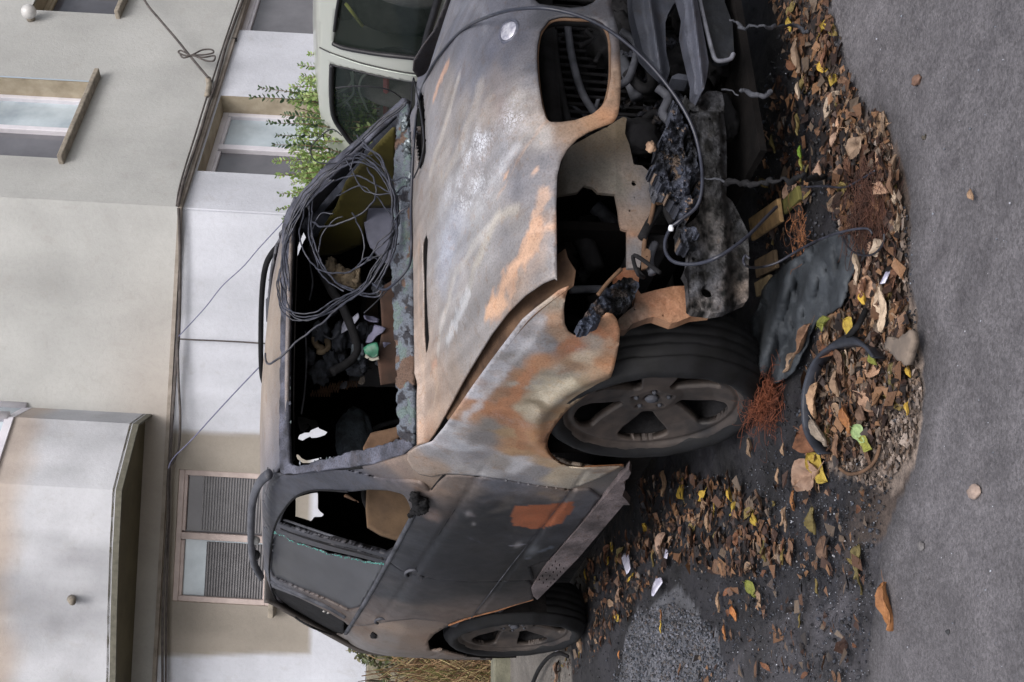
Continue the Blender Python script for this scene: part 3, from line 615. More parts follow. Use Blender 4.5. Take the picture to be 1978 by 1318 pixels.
# round emblem, burnt blank
c = hoodpt(985, 62); nn = np.cross(hoodpt(985, 72)-c, hoodpt(995, 62)-c); nn /= np.linalg.norm(nn)
if nn @ (CAM-c) < 0: nn = -nn
t1 = np.cross(nn, [0, 1, 0]); t1 /= np.linalg.norm(t1); t2 = np.cross(nn, t1)
def disc(prof, n=40):
    V = []; Fc = []; k = len(prof)
    for i in range(n):
        a = 2*math.pi*i/n
        for r_, h in prof: V.append(c+r_*(math.cos(a)*t1+math.sin(a)*t2)+h*nn)
    for i in range(n):
        j = (i+1) % n
        for q in range(k-1): Fc.append((i*k+q, j*k+q, j*k+q+1, i*k+q+1))
    return np.array(V), Fc
V, Fc = disc([(0, .010), (.015, .0098), (.026, .009), (.030, .007)])
em = mesh('emblem', V-np.array(car.location), Fc, simple('bare_emblem_metal', (210, 210, 218), (150, 150, 166), 60, .35, .5, .3, .002, 200), hood)
V, Fc = disc([(.030, .007), (.034, .010), (.039, .009), (.042, .001)])
mesh('emblem_ring', V-np.array(car.location), Fc, simple('emblem_ring_metal', (96, 98, 112), (60, 62, 72), 60, .4, .3, 0), em)

# ---- roof
def Froof(t, s):
    xf = -1.135+.10*(1-s*s); x = xf+(-3.46+.10*s*s-xf)*t
    e = ze(x); ye = ys(x, e)
    a = np.abs(s)
    front = np.clip((x+1.16)/.12, 0, 1)
    z = e+.002+(.030-.012*front)*(1-a**2.2)+np.clip((-x-1.1), 0, 1)*0
    return np.stack([x, s*ye, z], -1)
T_, S_ = np.meshgrid(np.linspace(0, 1, 90), np.linspace(-1, 1, 60), indexing='ij')
V = Froof(T_.ravel(), S_.ravel()); idx = np.arange(90*60).reshape(90, 60)
Fc = np.stack([idx[:-1, :-1], idx[:-1, 1:], idx[1:, 1:], idx[1:, :-1]], -1).reshape(-1, 4)
rc = []
for v in V:
    x, y, z = v
    f = np.clip((y+.62)/.5, 0, 1)*np.clip((.62-y)/.3, 0, 1)*np.clip((-1.0-x)/.08, 0, 1)
    cc = np.array(lin((104, 106, 118)))*(1-f)+np.array(lin((150, 138, 128)))*f
    rc.append(cc)
rc = np.array(rc)*(1+.35*fbm(V, 3)[:, None])
part('roof', V, Fc, M['panel'], rc, solid=.015)

# ---- windscreen surround
BR, TR = np.array([-.600, -.753, 1.085]), np.array([-1.150, -.62, 1.525])
wn = np.cross(np.array([0, 1, 0]), TR-BR); wn[1] = 0; wn /= np.linalg.norm(wn)
if wn[0] < 0: wn = -wn
def wind(off=0.0, bulge=.09):
    def S(x, y):
        x = np.atleast_1d(x).astype(float); y = np.atleast_1d(y).astype(float)
        b = np.zeros(len(x))
        for _ in range(5):
            q = ray(x, y); t = ((BR-CAM)@wn+off+b*wn[0])/(q@wn); P = CAM+(q.T*t).T
            b = bulge*(1-np.clip(P[:, 1]/.74, -1.3, 1.3)**2)
        return P
    return S
fr_out = [(549, 915), (577, 916), (650, 907), (723, 898), (781, 881), (803, 866), (800, 856), (780, 847), (747, 862), (698, 872), (626, 890), (600, 899), (584, 902), (571, 900), (564, 894), (562, 800), (563, 683), (567, 535), (573, 430), (580, 412), (600, 388), (637, 351), (721, 270), (769, 226),
          (776, 222), (789, 200), (789, 190), (775, 203), (692, 277), (626, 333), (586, 378), (560, 412), (552, 440), (550, 520), (549, 683), (547, 800), (547, 900)]
Pv, Fc = pxsheet(fr_out, wind(.0), 3.0, rough=.006, rs=22)
base = np.tile(lin((78, 80, 92)), (len(Pv), 1)); k = proj(Pv)[:, 0] > 780
cfr = base*(1+.9*fbm(Pv, 14)[:, None]).clip(.3, 2.2)
part('windscreen_frame', Pv, Fc, M['crust'], cfr, solid=.02)
cw = [(806, 866), (797, 868), (783, 852), (777, 838), (776, 801), (774, 728), (770, 623), (765, 550), (764, 477), (767, 380), (771, 300), (775, 232), (782, 212), (794, 196), (797, 250), (799, 300), (803, 420), (805, 500), (806, 700), (808, 800)]
cwS = lambda x, y: at(np.atleast_1d(x), np.atleast_1d(y), 2, 1.075)
def cowlS(x, y):
    P = wind(-.0)(x, y); return P
Pv, Fc = pxsheet(cw, wind(-.01), 2.6, rough=.006, rs=30, seed=4)
n_ = fbm(Pv, 18, 4, 2)
cc = np.tile(lin((92, 98, 108)), (len(Pv), 1)); gn = np.array(lin((92, 106, 106))); rs_ = np.array(lin((92, 74, 64)))
cc = np.where((n_ > .30)[:, None], gn, cc); cc = np.where((n_ < -.3)[:, None], np.array(lin((46, 46, 52))), cc); cc = np.where((fbm(Pv, 9, 3, 8) > .38)[:, None], rs_, cc)
part('cowl_panel', Pv, Fc, M['crust'], cc, solid=.025)
# crumbled glass and rubber along the frame
bits = []; cols = []
for i in range(420):
    t = rng.random()
    if t < .6: x, y = 790+rng.normal(0, 8), rng.uniform(215, 850)
    elif t < .85:
        s_ = rng.random(); x, y = 575+s_*215, 903-s_*38+rng.normal(0, 4)
    else: x, y = 556+rng.normal(0, 3), rng.uniform(440, 890)
    p = wind(.006)(x, y)[0]; s = rng.uniform(.002, .0065)*(1.6 if rng.random() < .1 else 1); v, f = lump(p, (s*rng.uniform(.6, 2), s*rng.uniform(.6, 2), s*.7), i, .4, 1)
    bits.append((v, f)); cols += [lin(random.choice([(150, 158, 170), (70, 76, 86), (50, 52, 60), (96, 108, 110), (40, 40, 46), (84, 88, 100)]))]*len(v)
V, Fc = join(bits); o = part('windscreen_crumbs', V, Fc, M['crust'], np.array(cols), smooth=False); o['kind'] = 'stuff'
fo = [lump(wind(.012)(x, y)[0], (.035, .02, .018), i, .5) for i, (x, y) in enumerate([(783, 235), (783, 248), (787, 282), (788, 296), (792, 345)])]
mf = simple('melted_foil', (150, 160, 166), (80, 88, 92), 40, .3, .6, .8, .01, 60)
for V, Fc in fo: part('melted_foil', V, Fc, mf)

# ---- roof rails
def rail(pxs, y, w_):
    P = cr(np.array([at(a, b, 1, y) for a, b in pxs]), 8, False); n = len(P)
    return tube(P, w_, 10)
V, Fc = rail([(520, 916), (507, 926), (497, 941), (490, 960), (486, 985), (485, 1015), (485, 1045), (487, 1070), (492, 1092), (504, 1114)], -.60, .017)
V[:, 1] = -.60+(V[:, 1]+.60)*1.4
r1 = part('roof_rail', V, Fc, simple('sooty_rail', (92, 94, 102), (66, 68, 76), 10, .6, .1, .2, .003))
V, Fc = lump(at(493, 1044, 1, -.60), (.05, .014, .022), 2, .1, 3, 1); mesh('rail_foot', V-np.array(car.location), Fc, simple('pale_rail_foot', (178, 178, 176)), r1)
V, Fc = lump(at(495, 1072, 1, -.60), (.06, .014, .018), 2, .1, 3, 1); mesh('rail_foot', V-np.array(car.location), Fc, M['soot'], r1)
V, Fc = rail([(556, 462), (541, 472), (525, 490), (514, 512), (508, 545), (505, 590), (504, 640), (504, 690), (506, 725), (512, 745)], .60, .014)
part('roof_rail', V, Fc, M['soot'])

# ---- tail: panel with the tailgate opening, ragged charred lining hanging behind it
def Ftail(y, z):
    a = np.abs(y)/.80
    x = np.interp(z, [.3, .6, 1.0, 1.15, 1.35, 1.5, 1.6, 1.66], [-3.86, -3.90, -3.86, -3.80, -3.66, -3.55, -3.47, -3.42])+.22*np.clip(a, 0, 1)**4
    return np.stack([x, y*np.interp(z, [.3, 1.1, 1.6], [1, .95, .72]), z], -1)
Yg, Zg = np.meshgrid(np.linspace(-.8, .8, 61), np.linspace(.35, 1.63, 50), indexing='ij'); P = Ftail(Yg.ravel(), Zg.ravel()); idx = np.arange(61*50).reshape(61, 50)
Fq = np.stack([idx[:-1, :-1], idx[1:, :-1], idx[1:, 1:], idx[:-1, 1:]], -1).reshape(-1, 4); C = P[Fq].mean(1)
keep = ~((abs(C[:, 1]) < .56) & (C[:, 2] > 1.14) & (C[:, 2] < 1.56)) & ~((C[:, 1] > 0) & (C[:, 2] > 1.24) & (C[:, 2] < 1.53)); part('tailgate', P, Fq[keep], M['panel'], np.tile(lin((80, 76, 74)), (len(P), 1)), solid=.02)
hA = [(577, 806), (590, 807), (600, 812), (613, 813), (614, 822), (616, 828), (633, 835), (628, 841), (612, 846), (601, 847), (598, 844), (584, 852), (577, 849), (575, 847), (580, 838), (590, 836), (598, 836), (601, 828), (597, 822), (592, 818), (596, 828), (590, 833), (580, 834), (577, 825), (574, 815)]
hB = [(570, 878), (577, 879), (583, 886), (592, 890), (603, 888), (612, 886), (621, 884), (621, 888), (610, 891), (599, 896), (584, 895), (575, 888)]
hC = [(562, 973), (564, 968), (569, 964), (580, 959), (603, 953), (614, 952), (614, 982), (618, 988), (627, 995), (620, 999), (607, 999), (601, 1007), (580, 1001), (562, 996)]
lin_out = [(540, 780), (540, 700), (760, 700), (760, 1080), (720, 1120), (540, 1120), (500, 1000)]
def linS(x, y):
    P = at(np.atleast_1d(x), np.atleast_1d(y), 0, -3.30); return P
Pv, Fc = pxsheet([(545, 640), (775, 640), (775, 1130), (545, 1130)], linS, 4, [hA, hB, hC], rough=.012, rs=9)
k = proj(Pv); Pv[:, 1] = np.clip(Pv[:, 1], -.72, .72); Pv[:, 2] = np.clip(Pv[:, 2], .75, 1.60)
part('hanging_lining', Pv, Fc, M['interior'], solid=.006)

# ---- floor, bulkhead, seats and what is left of the dashboard
V, Fc = join([box((-1.9, 0, .42), (3.3, 1.66, .03)), box((-.62, 0, .72), (.03, 1.5, .62)), box((-3.55, 0, .6), (.03, 1.45, .4))]); part('floor_pan', V, Fc, M['interior'], smooth=False)
P = Froof(T_.ravel(), S_.ravel())-np.array([0, 0, .035]); part('headlining', P, np.stack([idx0 for idx0 in [np.arange(90*60).reshape(90, 60)[:-1, :-1], np.arange(90*60).reshape(90, 60)[1:, :-1], np.arange(90*60).reshape(90, 60)[1:, 1:], np.arange(90*60).reshape(90, 60)[:-1, 1:]]], -1).reshape(-1, 4), M['interior'])
def seat(y):
    s = empty('seat', (0, 0, 0), car); par = []
    for z in np.linspace(.62, 1.12, 7):
        x = -1.72-.28*(z-.6); par.append(tube([(x, y-.22, z), (x-.03, y, z-.02), (x, y+.22, z)], .010, 6))
    fr = [(-1.62, y-.23, .55), (-1.74, y-.24, .85), (-1.84, y-.2, 1.15), (-1.86, y, 1.19), (-1.84, y+.2, 1.15), (-1.74, y+.24, .85), (-1.62, y+.23, .55)]
    par.append(tube(cr(fr, 6, False), .012, 8)); V, Fc = join(par); part('backrest_frame', V, Fc, M['soot'], parent=s); 
    V, Fc = box((-1.45, y, .57), (.5, .46, .07)); mesh('seat_pan', V, Fc, M['interior'], s, smooth=False, bevel=.02)
    return s
for y in (-.38, .38):
    s = seat(y)
    for ch in s.children: ch.location = ch.location - (car.location if 1 else 0)
V, Fc = lump(at(685, 848, 0, -1.85), (.075, .15, .085), 5, .16, 4, 2.5); part('headrest', V, Fc, simple('charred_headrest', (62, 70, 78), (34, 38, 42), 18, .9, 0, .8, .01, 60))
# scorched inner door and dash end seen through the windscreen corner
def planeS(ax, v): return lambda x, y: at(np.atleast_1d(x), np.atleast_1d(y), ax, v)
Pv, Fc = pxsheet([(716, 838), (745, 832), (776, 824), (779, 842), (747, 862), (706, 875), (700, 868)], planeS(0, -1.02), 5, rough=.003, rs=8); part('dashboard_end', Pv, Fc, M['fabric'], solid=.01)
Pv, Fc = pxsheet([(708, 935), (800, 935), (810, 985), (780, 1050), (735, 1036), (709, 1020), (706, 985)], planeS(0, -1.66), 6, rough=.004, rs=8); part('scorched_trim', Pv, Fc, simple('scorched_trim', (104, 84, 64), (62, 48, 38), 5, .9), solid=.02)
Pv, Fc = pxsheet([(733, 560), (762, 540), (768, 623), (773, 740), (735, 745), (728, 690), (738, 640)], planeS(0, -1.15), 5, rough=.004, rs=7); part('bulkhead_panel', Pv, Fc, simple('rusty_bulkhead', (74, 52, 42), (46, 34, 28), 7, .9), solid=.01)
Pv, Fc = pxsheet([(664, 960), (700, 975), (690, 968), (668, 955)], planeS(0, -1.6), 4, rough=.004); part('door_sliver', Pv, Fc, M['fabric'], solid=.01)
dome = [(763, 372), (763, 430), (763, 515), (750, 514), (735, 503), (722, 487), (713, 465), (708, 440), (708, 415), (712, 395), (720, 382), (735, 373), (750, 368)]
Pv, Fc = pxsheet(dome, planeS(0, -1.25), 4); yz = Pv.mean(0)
d2 = ((Pv[:, 1]-yz[1])/.16)**2+((Pv[:, 2]-(yz[2]-.05))/.14)**2; Pv[:, 0] += .07*np.clip(1-d2, 0, 1)
part('instrument_hood', Pv, Fc, simple('scorched_instrument_hood', (98, 100, 116), (72, 74, 88), 7, .8, 0, .3, .004, 60), solid=.02)
Pv, Fc = pxsheet([(648, 400), (668, 350), (700, 310), (735, 270), (764, 240), (764, 400), (712, 400), (700, 470), (655, 490), (615, 492), (605, 468)], planeS(1, .56), 6); part('side_glass_remnant', Pv, Fc, M['olive'], solid=.006)
Pv, Fc = pxsheet([(600, 392), (640, 352), (690, 303), (735, 260), (769, 228), (774, 240), (772, 300), (735, 300), (700, 330), (665, 385), (640, 440), (596, 470), (582, 440)], planeS(0, -1.35), 6, rough=.01); part('pillar_lining', Pv, Fc, simple('pillar_lining', (40, 44, 56), (26, 28, 36), 9, .9), solid=.02)
def junk(name, items, mat):
    parts = [lump(at(x, y, 0, X), s, i*1.3+X, .55, 3, 2.6) for i, (x, y, X, s) in enumerate(items)]
    V, Fc = join(parts); return part(name, V, Fc, mat)
junk('melted_trim', [(640, 522, -1.3, (.03, .06, .028)), (655, 532, -1.3, (.03, .05, .03)), (672, 540, -1.3, (.03, .045, .045)), (684, 548, -1.3, (.025, .03, .03)), (690, 535, -1.3, (.02, .05, .015))], simple('melted_tan_foam', (150, 134, 112), (70, 62, 54), 20, .9, 0, .8, .01, 50))
ringp = cr(np.array([at(x, y, 0, -1.35) for x, y in [(607, 655), (613, 650), (622, 652), (632, 660), (634, 670), (628, 678), (616, 680), (622, 672), (612, 668)]]), 5, True)
V, Fc = tube(ringp, .014, 8, closed=True); part('burnt_grab_ring', V, Fc, simple('burnt_ring', (150, 134, 112), (110, 96, 80), 20))
def shard(name, polys, X, mat):
    g = []
    for i, pl in enumerate(polys):
        c_ = np.array(pl, float).mean(0)
        def S(x, y, X=X, c_=c_, i=i):
            P = at(np.atleast_1d(x), np.atleast_1d(y), 0, X); P[:, 0] += .0016*((np.atleast_1d(x)-c_[0])*math.cos(i*2)+(np.atleast_1d(y)-c_[1])*math.sin(i*2))+.02*fbm(P, 12, 2, i); return P
        g.append(pxsheet(pl, S, 4))
    V, Fc = join(g); return part(name, V, Fc, mat, solid=.004)
shard('grey_flakes', [[(667, 612), (680, 616), (692, 610), (694, 620), (686, 628), (672, 636), (660, 640), (662, 625)], [(682, 636), (694, 625), (690, 638)]], -1.2, simple('grey_flake', (136, 138, 152), (110, 112, 126), 20))
shard('lilac_flakes', [[(712, 645), (720, 640), (724, 628), (738, 636), (745, 640), (738, 648), (728, 650), (720, 658), (708, 655)], [(702, 608), (722, 606), (734, 614), (730, 624), (716, 622), (704, 618)], [(738, 665), (752, 663), (764, 668), (760, 674), (742, 676)]], -1.15, simple('lilac_flake', (104, 104, 126), (78, 78, 98), 20))
for i, (x, y, w5) in enumerate([(665, 745, 9), (700, 735, 8), (650, 575, 9), (735, 690, 8)]):
    g5 = np.random.default_rng(60+i); shard('ash_scrap', [[(x+w5*g5.uniform(.5, 1.1)*math.cos(a), y+w5*g5.uniform(.5, 1.2)*math.sin(a)) for a in np.linspace(0, 6.28, 8)[:-1]]], -1.3-.3*g5.random(), simple('ash_scrap_mat', [(88, 90, 98), (112, 104, 96), (64, 68, 76)][i % 3], (44, 44, 48), 20))
for i, (x, y) in enumerate([(600, 760), (616, 752), (634, 746), (652, 742)]):
    P = at(np.linspace(x, x+40, 60), y+7*np.sin(np.linspace(0, 50, 60)), 0, -1.75+.01*i); V, Fc = tube(P, .0022, 5); part('seat_spring', V, Fc, M['brown'])
shard('green_shard', [[(703, 668), (712, 664), (728, 664), (732, 676), (730, 690), (718, 692), (708, 684)]], -1.12, simple('green_plastic', (52, 112, 88), (24, 66, 50), 24, .5))
shard('pale_shard', [[(706, 686), (712, 692), (720, 698), (732, 700), (732, 690), (728, 694), (716, 690), (708, 680)]], -1.11, simple('pale_ash_shard', (150, 148, 138), (120, 116, 104), 24))
V, Fc = join([box(at(690, 687, 0, -1.25), (.12, .055, .05), Matrix.Rotation(.1, 3, 'X')), box(at(690, 687, 0, -1.20), (.02, .045, .03))]); part('radio_unit', V, Fc, simple('sooty_box', (66, 74, 82), (40, 46, 52), 18), smooth=False, bevel=.006)
g = [lump(at(x, y, 0, -1.28+rng.uniform(-.1, .05)), (.03, rng.uniform(.02, .07), rng.uniform(.02, .05)), i, .6, 3, 3) for i, (x, y) in enumerate([(655, 650), (680, 655), (700, 700), (690, 712), (660, 690), (640, 700), (620, 720), (715, 648), (700, 640), (745, 700), (735, 560), (600, 690), (640, 600), (620, 640)])]
V, Fc = join(g); o = part('dashboard_remains', V, Fc, simple('charred_dash', (52, 56, 66), (20, 22, 26), 24, .9, 0, .8, .01, 50)); o['kind'] = 'stuff'
V, Fc = tube(cr([at(600, 480, 0, -1.2), at(640, 560, 0, -1.2), at(665, 600, 0, -1.2), at(690, 680, 0, -1.2), at(640, 720, 0, -1.2)], 6, False), .02, 8); part('dash_crossbeam', V, Fc, M['soot'])
for pl in ([(592, 388), (600, 425), (598, 500), (604, 545), (598, 580)], [(590, 640), (592, 700), (588, 760), (582, 800)], [(655, 640), (640, 655), (615, 640), (606, 630)]):
    V, Fc = tube(cr([at(x, y, 0, -1.25) for x, y in pl], 6, False), .004, 6); part('hanging_wire', V, Fc, M['sootgrey'])

# ---- wheels
CL = np.array(car.location)
def wheel(cx, side, z0=.365, spin=0.0, dark=False):
    """side -1: the flank towards the camera; outer face at |y| = .905"""
    wroot = empty('wheel', (cx-CL[0], side*.80, z0), car)
    R = .372
    prof = [(.290, .100), (.300, .114), (.312, .122), (.328, .124), (.343, .112), (.352, .098), (.362, .088), (.368, .078), (.366, .074), (.362, .070), (.368, .066), (.371, .045), (.372, .040), (.3685, .036), (.3685, .030), (.372, .026),
            (.372, .006), (.368, .002), (.368, -.004), (.372, -.008), (.372, -.030), (.3685, -.034), (.3685, -.040), (.371, -.045), (.368, -.066), (.362, -.070), (.366, -.075), (.352, -.098), (.343, -.112), (.328, -.124), (.312, -.122), (.290, -.105), (.285, -.09), (.285, .09), (.290, .100)]
    V, Fc = lathe([(r_, -h if side < 0 else h) for r_, h in prof], 96)
    V = np.asarray(V); a = V[:, 2] < -.335; V[a, 2] = -.335+(V[a, 2]+.335)*.8; V += np.stack([fbm(V, 14), fbm(V, 14, 4, 5), fbm(V, 14, 4, 9)], 1)*.0045
    mesh('tyre', V, Fc, M['tyre'], wroot)
    # five-spoke face: disc with five rounded triangular openings
    hol = []
    for q in range(5):
        a0 = spin+q*2*math.pi/5; pr = [(98, -8), (98, 8), (132, 14), (172, 18), (212, 21), (238, 21), (254, 12), (259, 0), (254, -12), (238, -21), (212, -21), (172, -18), (132, -14)]
        h = cr([(r_*math.sin(a0+math.radians(t)), r_*math.cos(a0+math.radians(t))) for r_, t in pr], 4); hol.append(h)
    circ = [(300*math.sin(a), 300*math.cos(a)) for a in np.linspace(0, 2*math.pi, 80, endpoint=False)]
    def S(u, v):
        r_ = np.hypot(u, v)/1000; dep = np.interp(r_, [0, .035, .07, .105, .2, .262, .276, .286, .300], [.046, .048, .056, .050, .064, .088, .086, .100, .108])
        for q in range(5):                       # bolt recesses
            a1 = spin+math.pi/5+q*2*math.pi/5; bx, by = 62*math.sin(a1), 62*math.cos(a1); dep = dep-.016*np.exp(-(((u-bx)**2+(v-by)**2)/110.)**2)
        dep = dep-.014*np.exp(-((u*u+v*v)/560.)**2)
        return np.stack([u/1000, side*dep, v/1000], -1)
    V, Fc = pxsheet(circ, S, 4.5, hol); rim = mesh('rim', V, Fc, M['rim'], wroot, solid=.0001)
    rim.modifiers[0].thickness = .028; rim.modifiers[0].offset = 1 if side < 0 else -1; rim.modifiers[0].offset = -rim.modifiers[0].offset
    V, Fc = lathe([(.300, side*.106), (.292, side*.09), (.272, side*.05), (.265, -.09*side), (.285, -.105*side)], 64); mesh('rim_barrel', V, Fc, M['soot'], wroot)
    V, Fc = lathe([(.001, side*-.01), (.165, side*-.01), (.17, side*-.02), (.17, side*-.045), (.05, side*-.05)], 48); mesh('brake_disc', V, Fc, simple('rusty_brake_disc', (66, 52, 46), (38, 32, 30), 14, .8) if 'bd' not in M else M['bd'], wroot)
    g = []
    for q in range(5):
        a1 = spin+math.pi/5+q*2*math.pi/5; g.append(lump((.056*math.sin(a1), side*.052, .056*math.cos(a1)), (.009, .010, .009), q, .1, 1))
    g.append(lump((0, side*.050, 0), (.024, .012, .024), 3, .1, 2)); V, Fc = join(g); mesh('wheel_bolts', V, Fc, M['sootgrey'], wroot)
    return wroot
# bring the faces to the measured hubs
w1 = wheel(.0, -1, .368, math.radians(48)); w2 = wheel(-2.80, -1, .362, math.radians(20)); w3 = wheel(0, 1, .365, .4); w4 = wheel(-2.8, 1, .365, 1.2)
# liner behind each wheel
def liner(cx, side):
    V = []; Fc = []; n = 24
    for i in range(n+1):
        a = math.radians(-10+200*i/n)
        for j, y in enumerate((-.90, -.50)): V.append((cx+.455*math.cos(a), -side*y, .36+.455*math.sin(a)))
    for i in range(n): Fc.append((2*i, 2*i+1, 2*i+3, 2*i+2))
    V = np.array(V); o_ = len(V); ring = [(cx+.455*math.cos(math.radians(-10+200*i/n)), side*.50, .36+.455*math.sin(math.radians(-10+200*i/n))) for i in range(n+1)]
    V = np.concatenate([V, ring, [[cx, side*.5, .3]]]); 
    for i in range(n): Fc.append((o_+i, o_+i+1, o_+n+1))
    part('wheel_arch_liner', V, Fc, M['interior'])
liner(-2.8, -1); liner(-2.8, 1)
V, Fc = join([lump((-2.62, -.84, .70), (.16, .05, .05), 5, .5), lump((-2.45, -.86, .62), (.07, .03, .07), 7, .5), lump((-2.32, -.87, .56), (.04, .03, .08), 9, .5)]); part('arch_residue', V, Fc, M['sootgrey'])
# dark side of the front wheel house and the strut
V, Fc = join([box((-.38, -.66, .55), (.03, .44, .5)), box((.0, -.50, .60), (.95, .03, .55)), box((0, -.68, .86), (.8, .35, .02))]); part('wheel_house', V, Fc, M['interior'], smooth=False)
V, Fc = box((0, .50, .60), (.95, .03, .55)); part('wheel_house', V, Fc, M['interior'], smooth=False)
V, Fc = tube([(0, -.60, .25), (-.02, -.56, .9)], .05, 16); part('suspension_strut', V, Fc, M['soot'])
# sill board with its punched foot grip
brd = [(1215, 906), (1219, 914), (1213, 925), (1206, 930), (1207, 945), (1202, 958), (1210, 966), (1217, 976), (1204, 976), (1175, 1010), (1148, 1042), (1120, 1075), (1075, 1122), (1038, 1159), (1030, 1152), (1026, 1137), (1046, 1106), (1065, 1080), (1120, 1018), (1165, 964), (1200, 922)]
hs_ = []
for i in range(6):
    for j in range(3):
        px_, py_ = 1042+i*6.2+j*8.0, 1120-i*7.0+j*6.5; 
        hs_.append([(px_-1.6, py_), (px_, py_-3.0), (px_+1.6, py_), (px_, py_+3.0)])
Pv, Fc = pxsheet(brd, planeS(1, -.945), 1.8, hs_, rough=.003)
cb = np.array([lin((92, 84, 86))]*len(Pv))*(1+.8*fbm(Pv, 8)[:, None]).clip(.4, 2); Pv, Fc = slab(Pv, Fc, (0, .03, -.006)); part('sill_board', Pv, Fc, M['crust'], np.tile(cb, (2, 1)), smooth=False)
V, Fc = join([box((-1.2, -.80, .30), (1.6, .12, .12)), box((-1.2, .80, .30), (1.6, .12, .12)), box((-1.3, 0, .27), (2.2, 1.3, .06))]); part('underbody', V, Fc, M['interior'], smooth=False)

# ---- naked front end
def fan(xb, bul=0.0):                        # upright surface across the nose, bowed forward in the middle
    def S(x, y):
        x = np.atleast_1d(x).astype(float); y = np.atleast_1d(y).astype(float); b = np.zeros(len(x))
        for _ in range(4):
            q = ray(x, y); t = (xb+b-CAM[0])/q[:, 0]; P = CAM+(q.T*t).T; b = -bul*np.clip(P[:, 1]/.8, -1.2, 1.2)**2
        return P
    return S
# bolt-on lamp carrier, a grey-brown pressed plate
car_out = [(1076, 380), (1080, 330), (1090, 300), (1102, 283), (1140, 262), (1175, 244), (1203, 226), (1211, 228), (1209, 240), (1207, 258), (1216, 280), (1224, 318), (1240, 320), (1252, 330), (1264, 339), (1281, 351), (1283, 362), (1286, 377), (1283, 381), (1262, 384), (1261, 404), (1252, 432), (1246, 456), (1241, 486), (1236, 518),
           (1211, 518), (1211, 460), (1211, 445), (1200, 442), (1196, 425), (1194, 404), (1188, 375), (1155, 372), (1145, 362), (1128, 358), (1115, 372), (1080, 377)]
hole = lambda x, y, r, n=12: [(x+r*math.cos(2*math.pi*i/n), y+r*math.sin(2*math.pi*i/n)) for i in range(n)]
Pv, Fc = pxsheet(car_out, fan(.70, .12), 2.4, [hole(1225, 354, 5.5), hole(1216, 407, 2.4), hole(1271, 360, 2), hole(1172, 245, 2), hole(1226, 382, 1.6)])
px = proj(Pv); Pv[:, 0] += .010*np.exp(-((px[:, 0]-1100)/22)**2)-.03*np.clip((1190-px[:, 0])/120, 0, 1)+.004*fbm(Pv, 9); Pv = reray(Pv, px)
cc_ = idw(Pv, [(p, c_) for p, c_ in zip(fan(.70, .12)(np.array([1120, 1160, 1200, 1220, 1235, 1225, 1230, 1225, 1150, 1250, 1190, 1222, 1225, 1110, 1270]), np.array([330, 320, 260, 340, 370, 420, 450, 500, 270, 345, 350, 455, 470, 365, 365])), [(76, 74, 70), (84, 80, 72), (116, 100, 76), (120, 108, 98), (104, 100, 104), (130, 110, 96), (134, 108, 84), (118, 116, 120), (98, 84, 64), (110, 106, 108), (96, 92, 84), (156, 110, 76), (124, 120, 122), (70, 66, 60), (90, 88, 88)])], 3, .03, 9)
Pv, Fc = slab(Pv, Fc, (-.012, 0, 0)); part('lamp_carrier', Pv, Fc, M['panel'], np.tile(cc_, (2, 1)), smooth=False)
for pl in ([(1240, 484), (1250, 480), (1256, 484), (1257, 495), (1253, 512), (1250, 518), (1240, 520)], [(1262, 384), (1283, 384), (1284, 392), (1270, 394), (1262, 390)]):
    V, Fc = pxsheet(pl, fan(.72, .12), 2.0, [hole(np.mean([p[0] for p in pl]), np.mean([p[1] for p in pl])-3, 1.6, 8)]); V, Fc = slab(V, Fc, (-.008, 0, 0)); part('mounting_tab', V, Fc, M['brown'], smooth=False)
V, Fc = tube(cr(fan(.715, .12)([1264, 1260, 1252, 1246, 1243], [386, 410, 440, 462, 486]), 6, False), .007, 6); part('carrier_flange', V, Fc, M['brown'])
# bumper beam, right end flared and charred
bm_out = [(1322, 180), (1332, 196), (1340, 186), (1358, 184), (1366, 176), (1387, 176), (1395, 180), (1399, 198), (1398, 220), (1403, 260), (1404, 300), (1404, 345), (1403, 379), (1414, 388), (1430, 418), (1444, 448), (1447, 480), (1446, 520), (1446, 575), (1441, 583), (1420, 592), (1400, 602), (1375, 606), (1340, 602), (1331, 596), (1329, 560), (1327, 540), (1320, 528), (1328, 510), (1331, 474), (1322, 466), (1318, 450), (1326, 434), (1340, 424), (1350, 412), (1354, 380), (1357, 340), (1354, 290), (1345, 240), (1333, 215)]
Pv, Fc = pxsheet(bm_out, fan(.80, .22), 2.6, [hole(1367, 562, 13, 16), hole(1362, 203, 11, 14), hole(1372, 229, 4, 8), hole(1354, 231, 3.6, 8), hole(1340, 500, 4, 8), hole(1420, 470, 3.4, 8), hole(1392, 300, 3.4, 8), hole(1368, 520, 4, 8)])
px = proj(Pv); mid = np.interp(px[:, 1], [180, 380, 450, 600], [1370, 1378, 1388, 1388]); Pv[:, 0] += .016*np.tanh(3*np.cos((px[:, 0]-mid)/13))*(px[:, 1] > 215)+.006*np.clip((px[:, 1]-400)/60, 0, 1)*np.sin((px[:, 0]-1330)/8.5)+.008*fbm(Pv, 34, 5); Pv = reray(Pv, px)
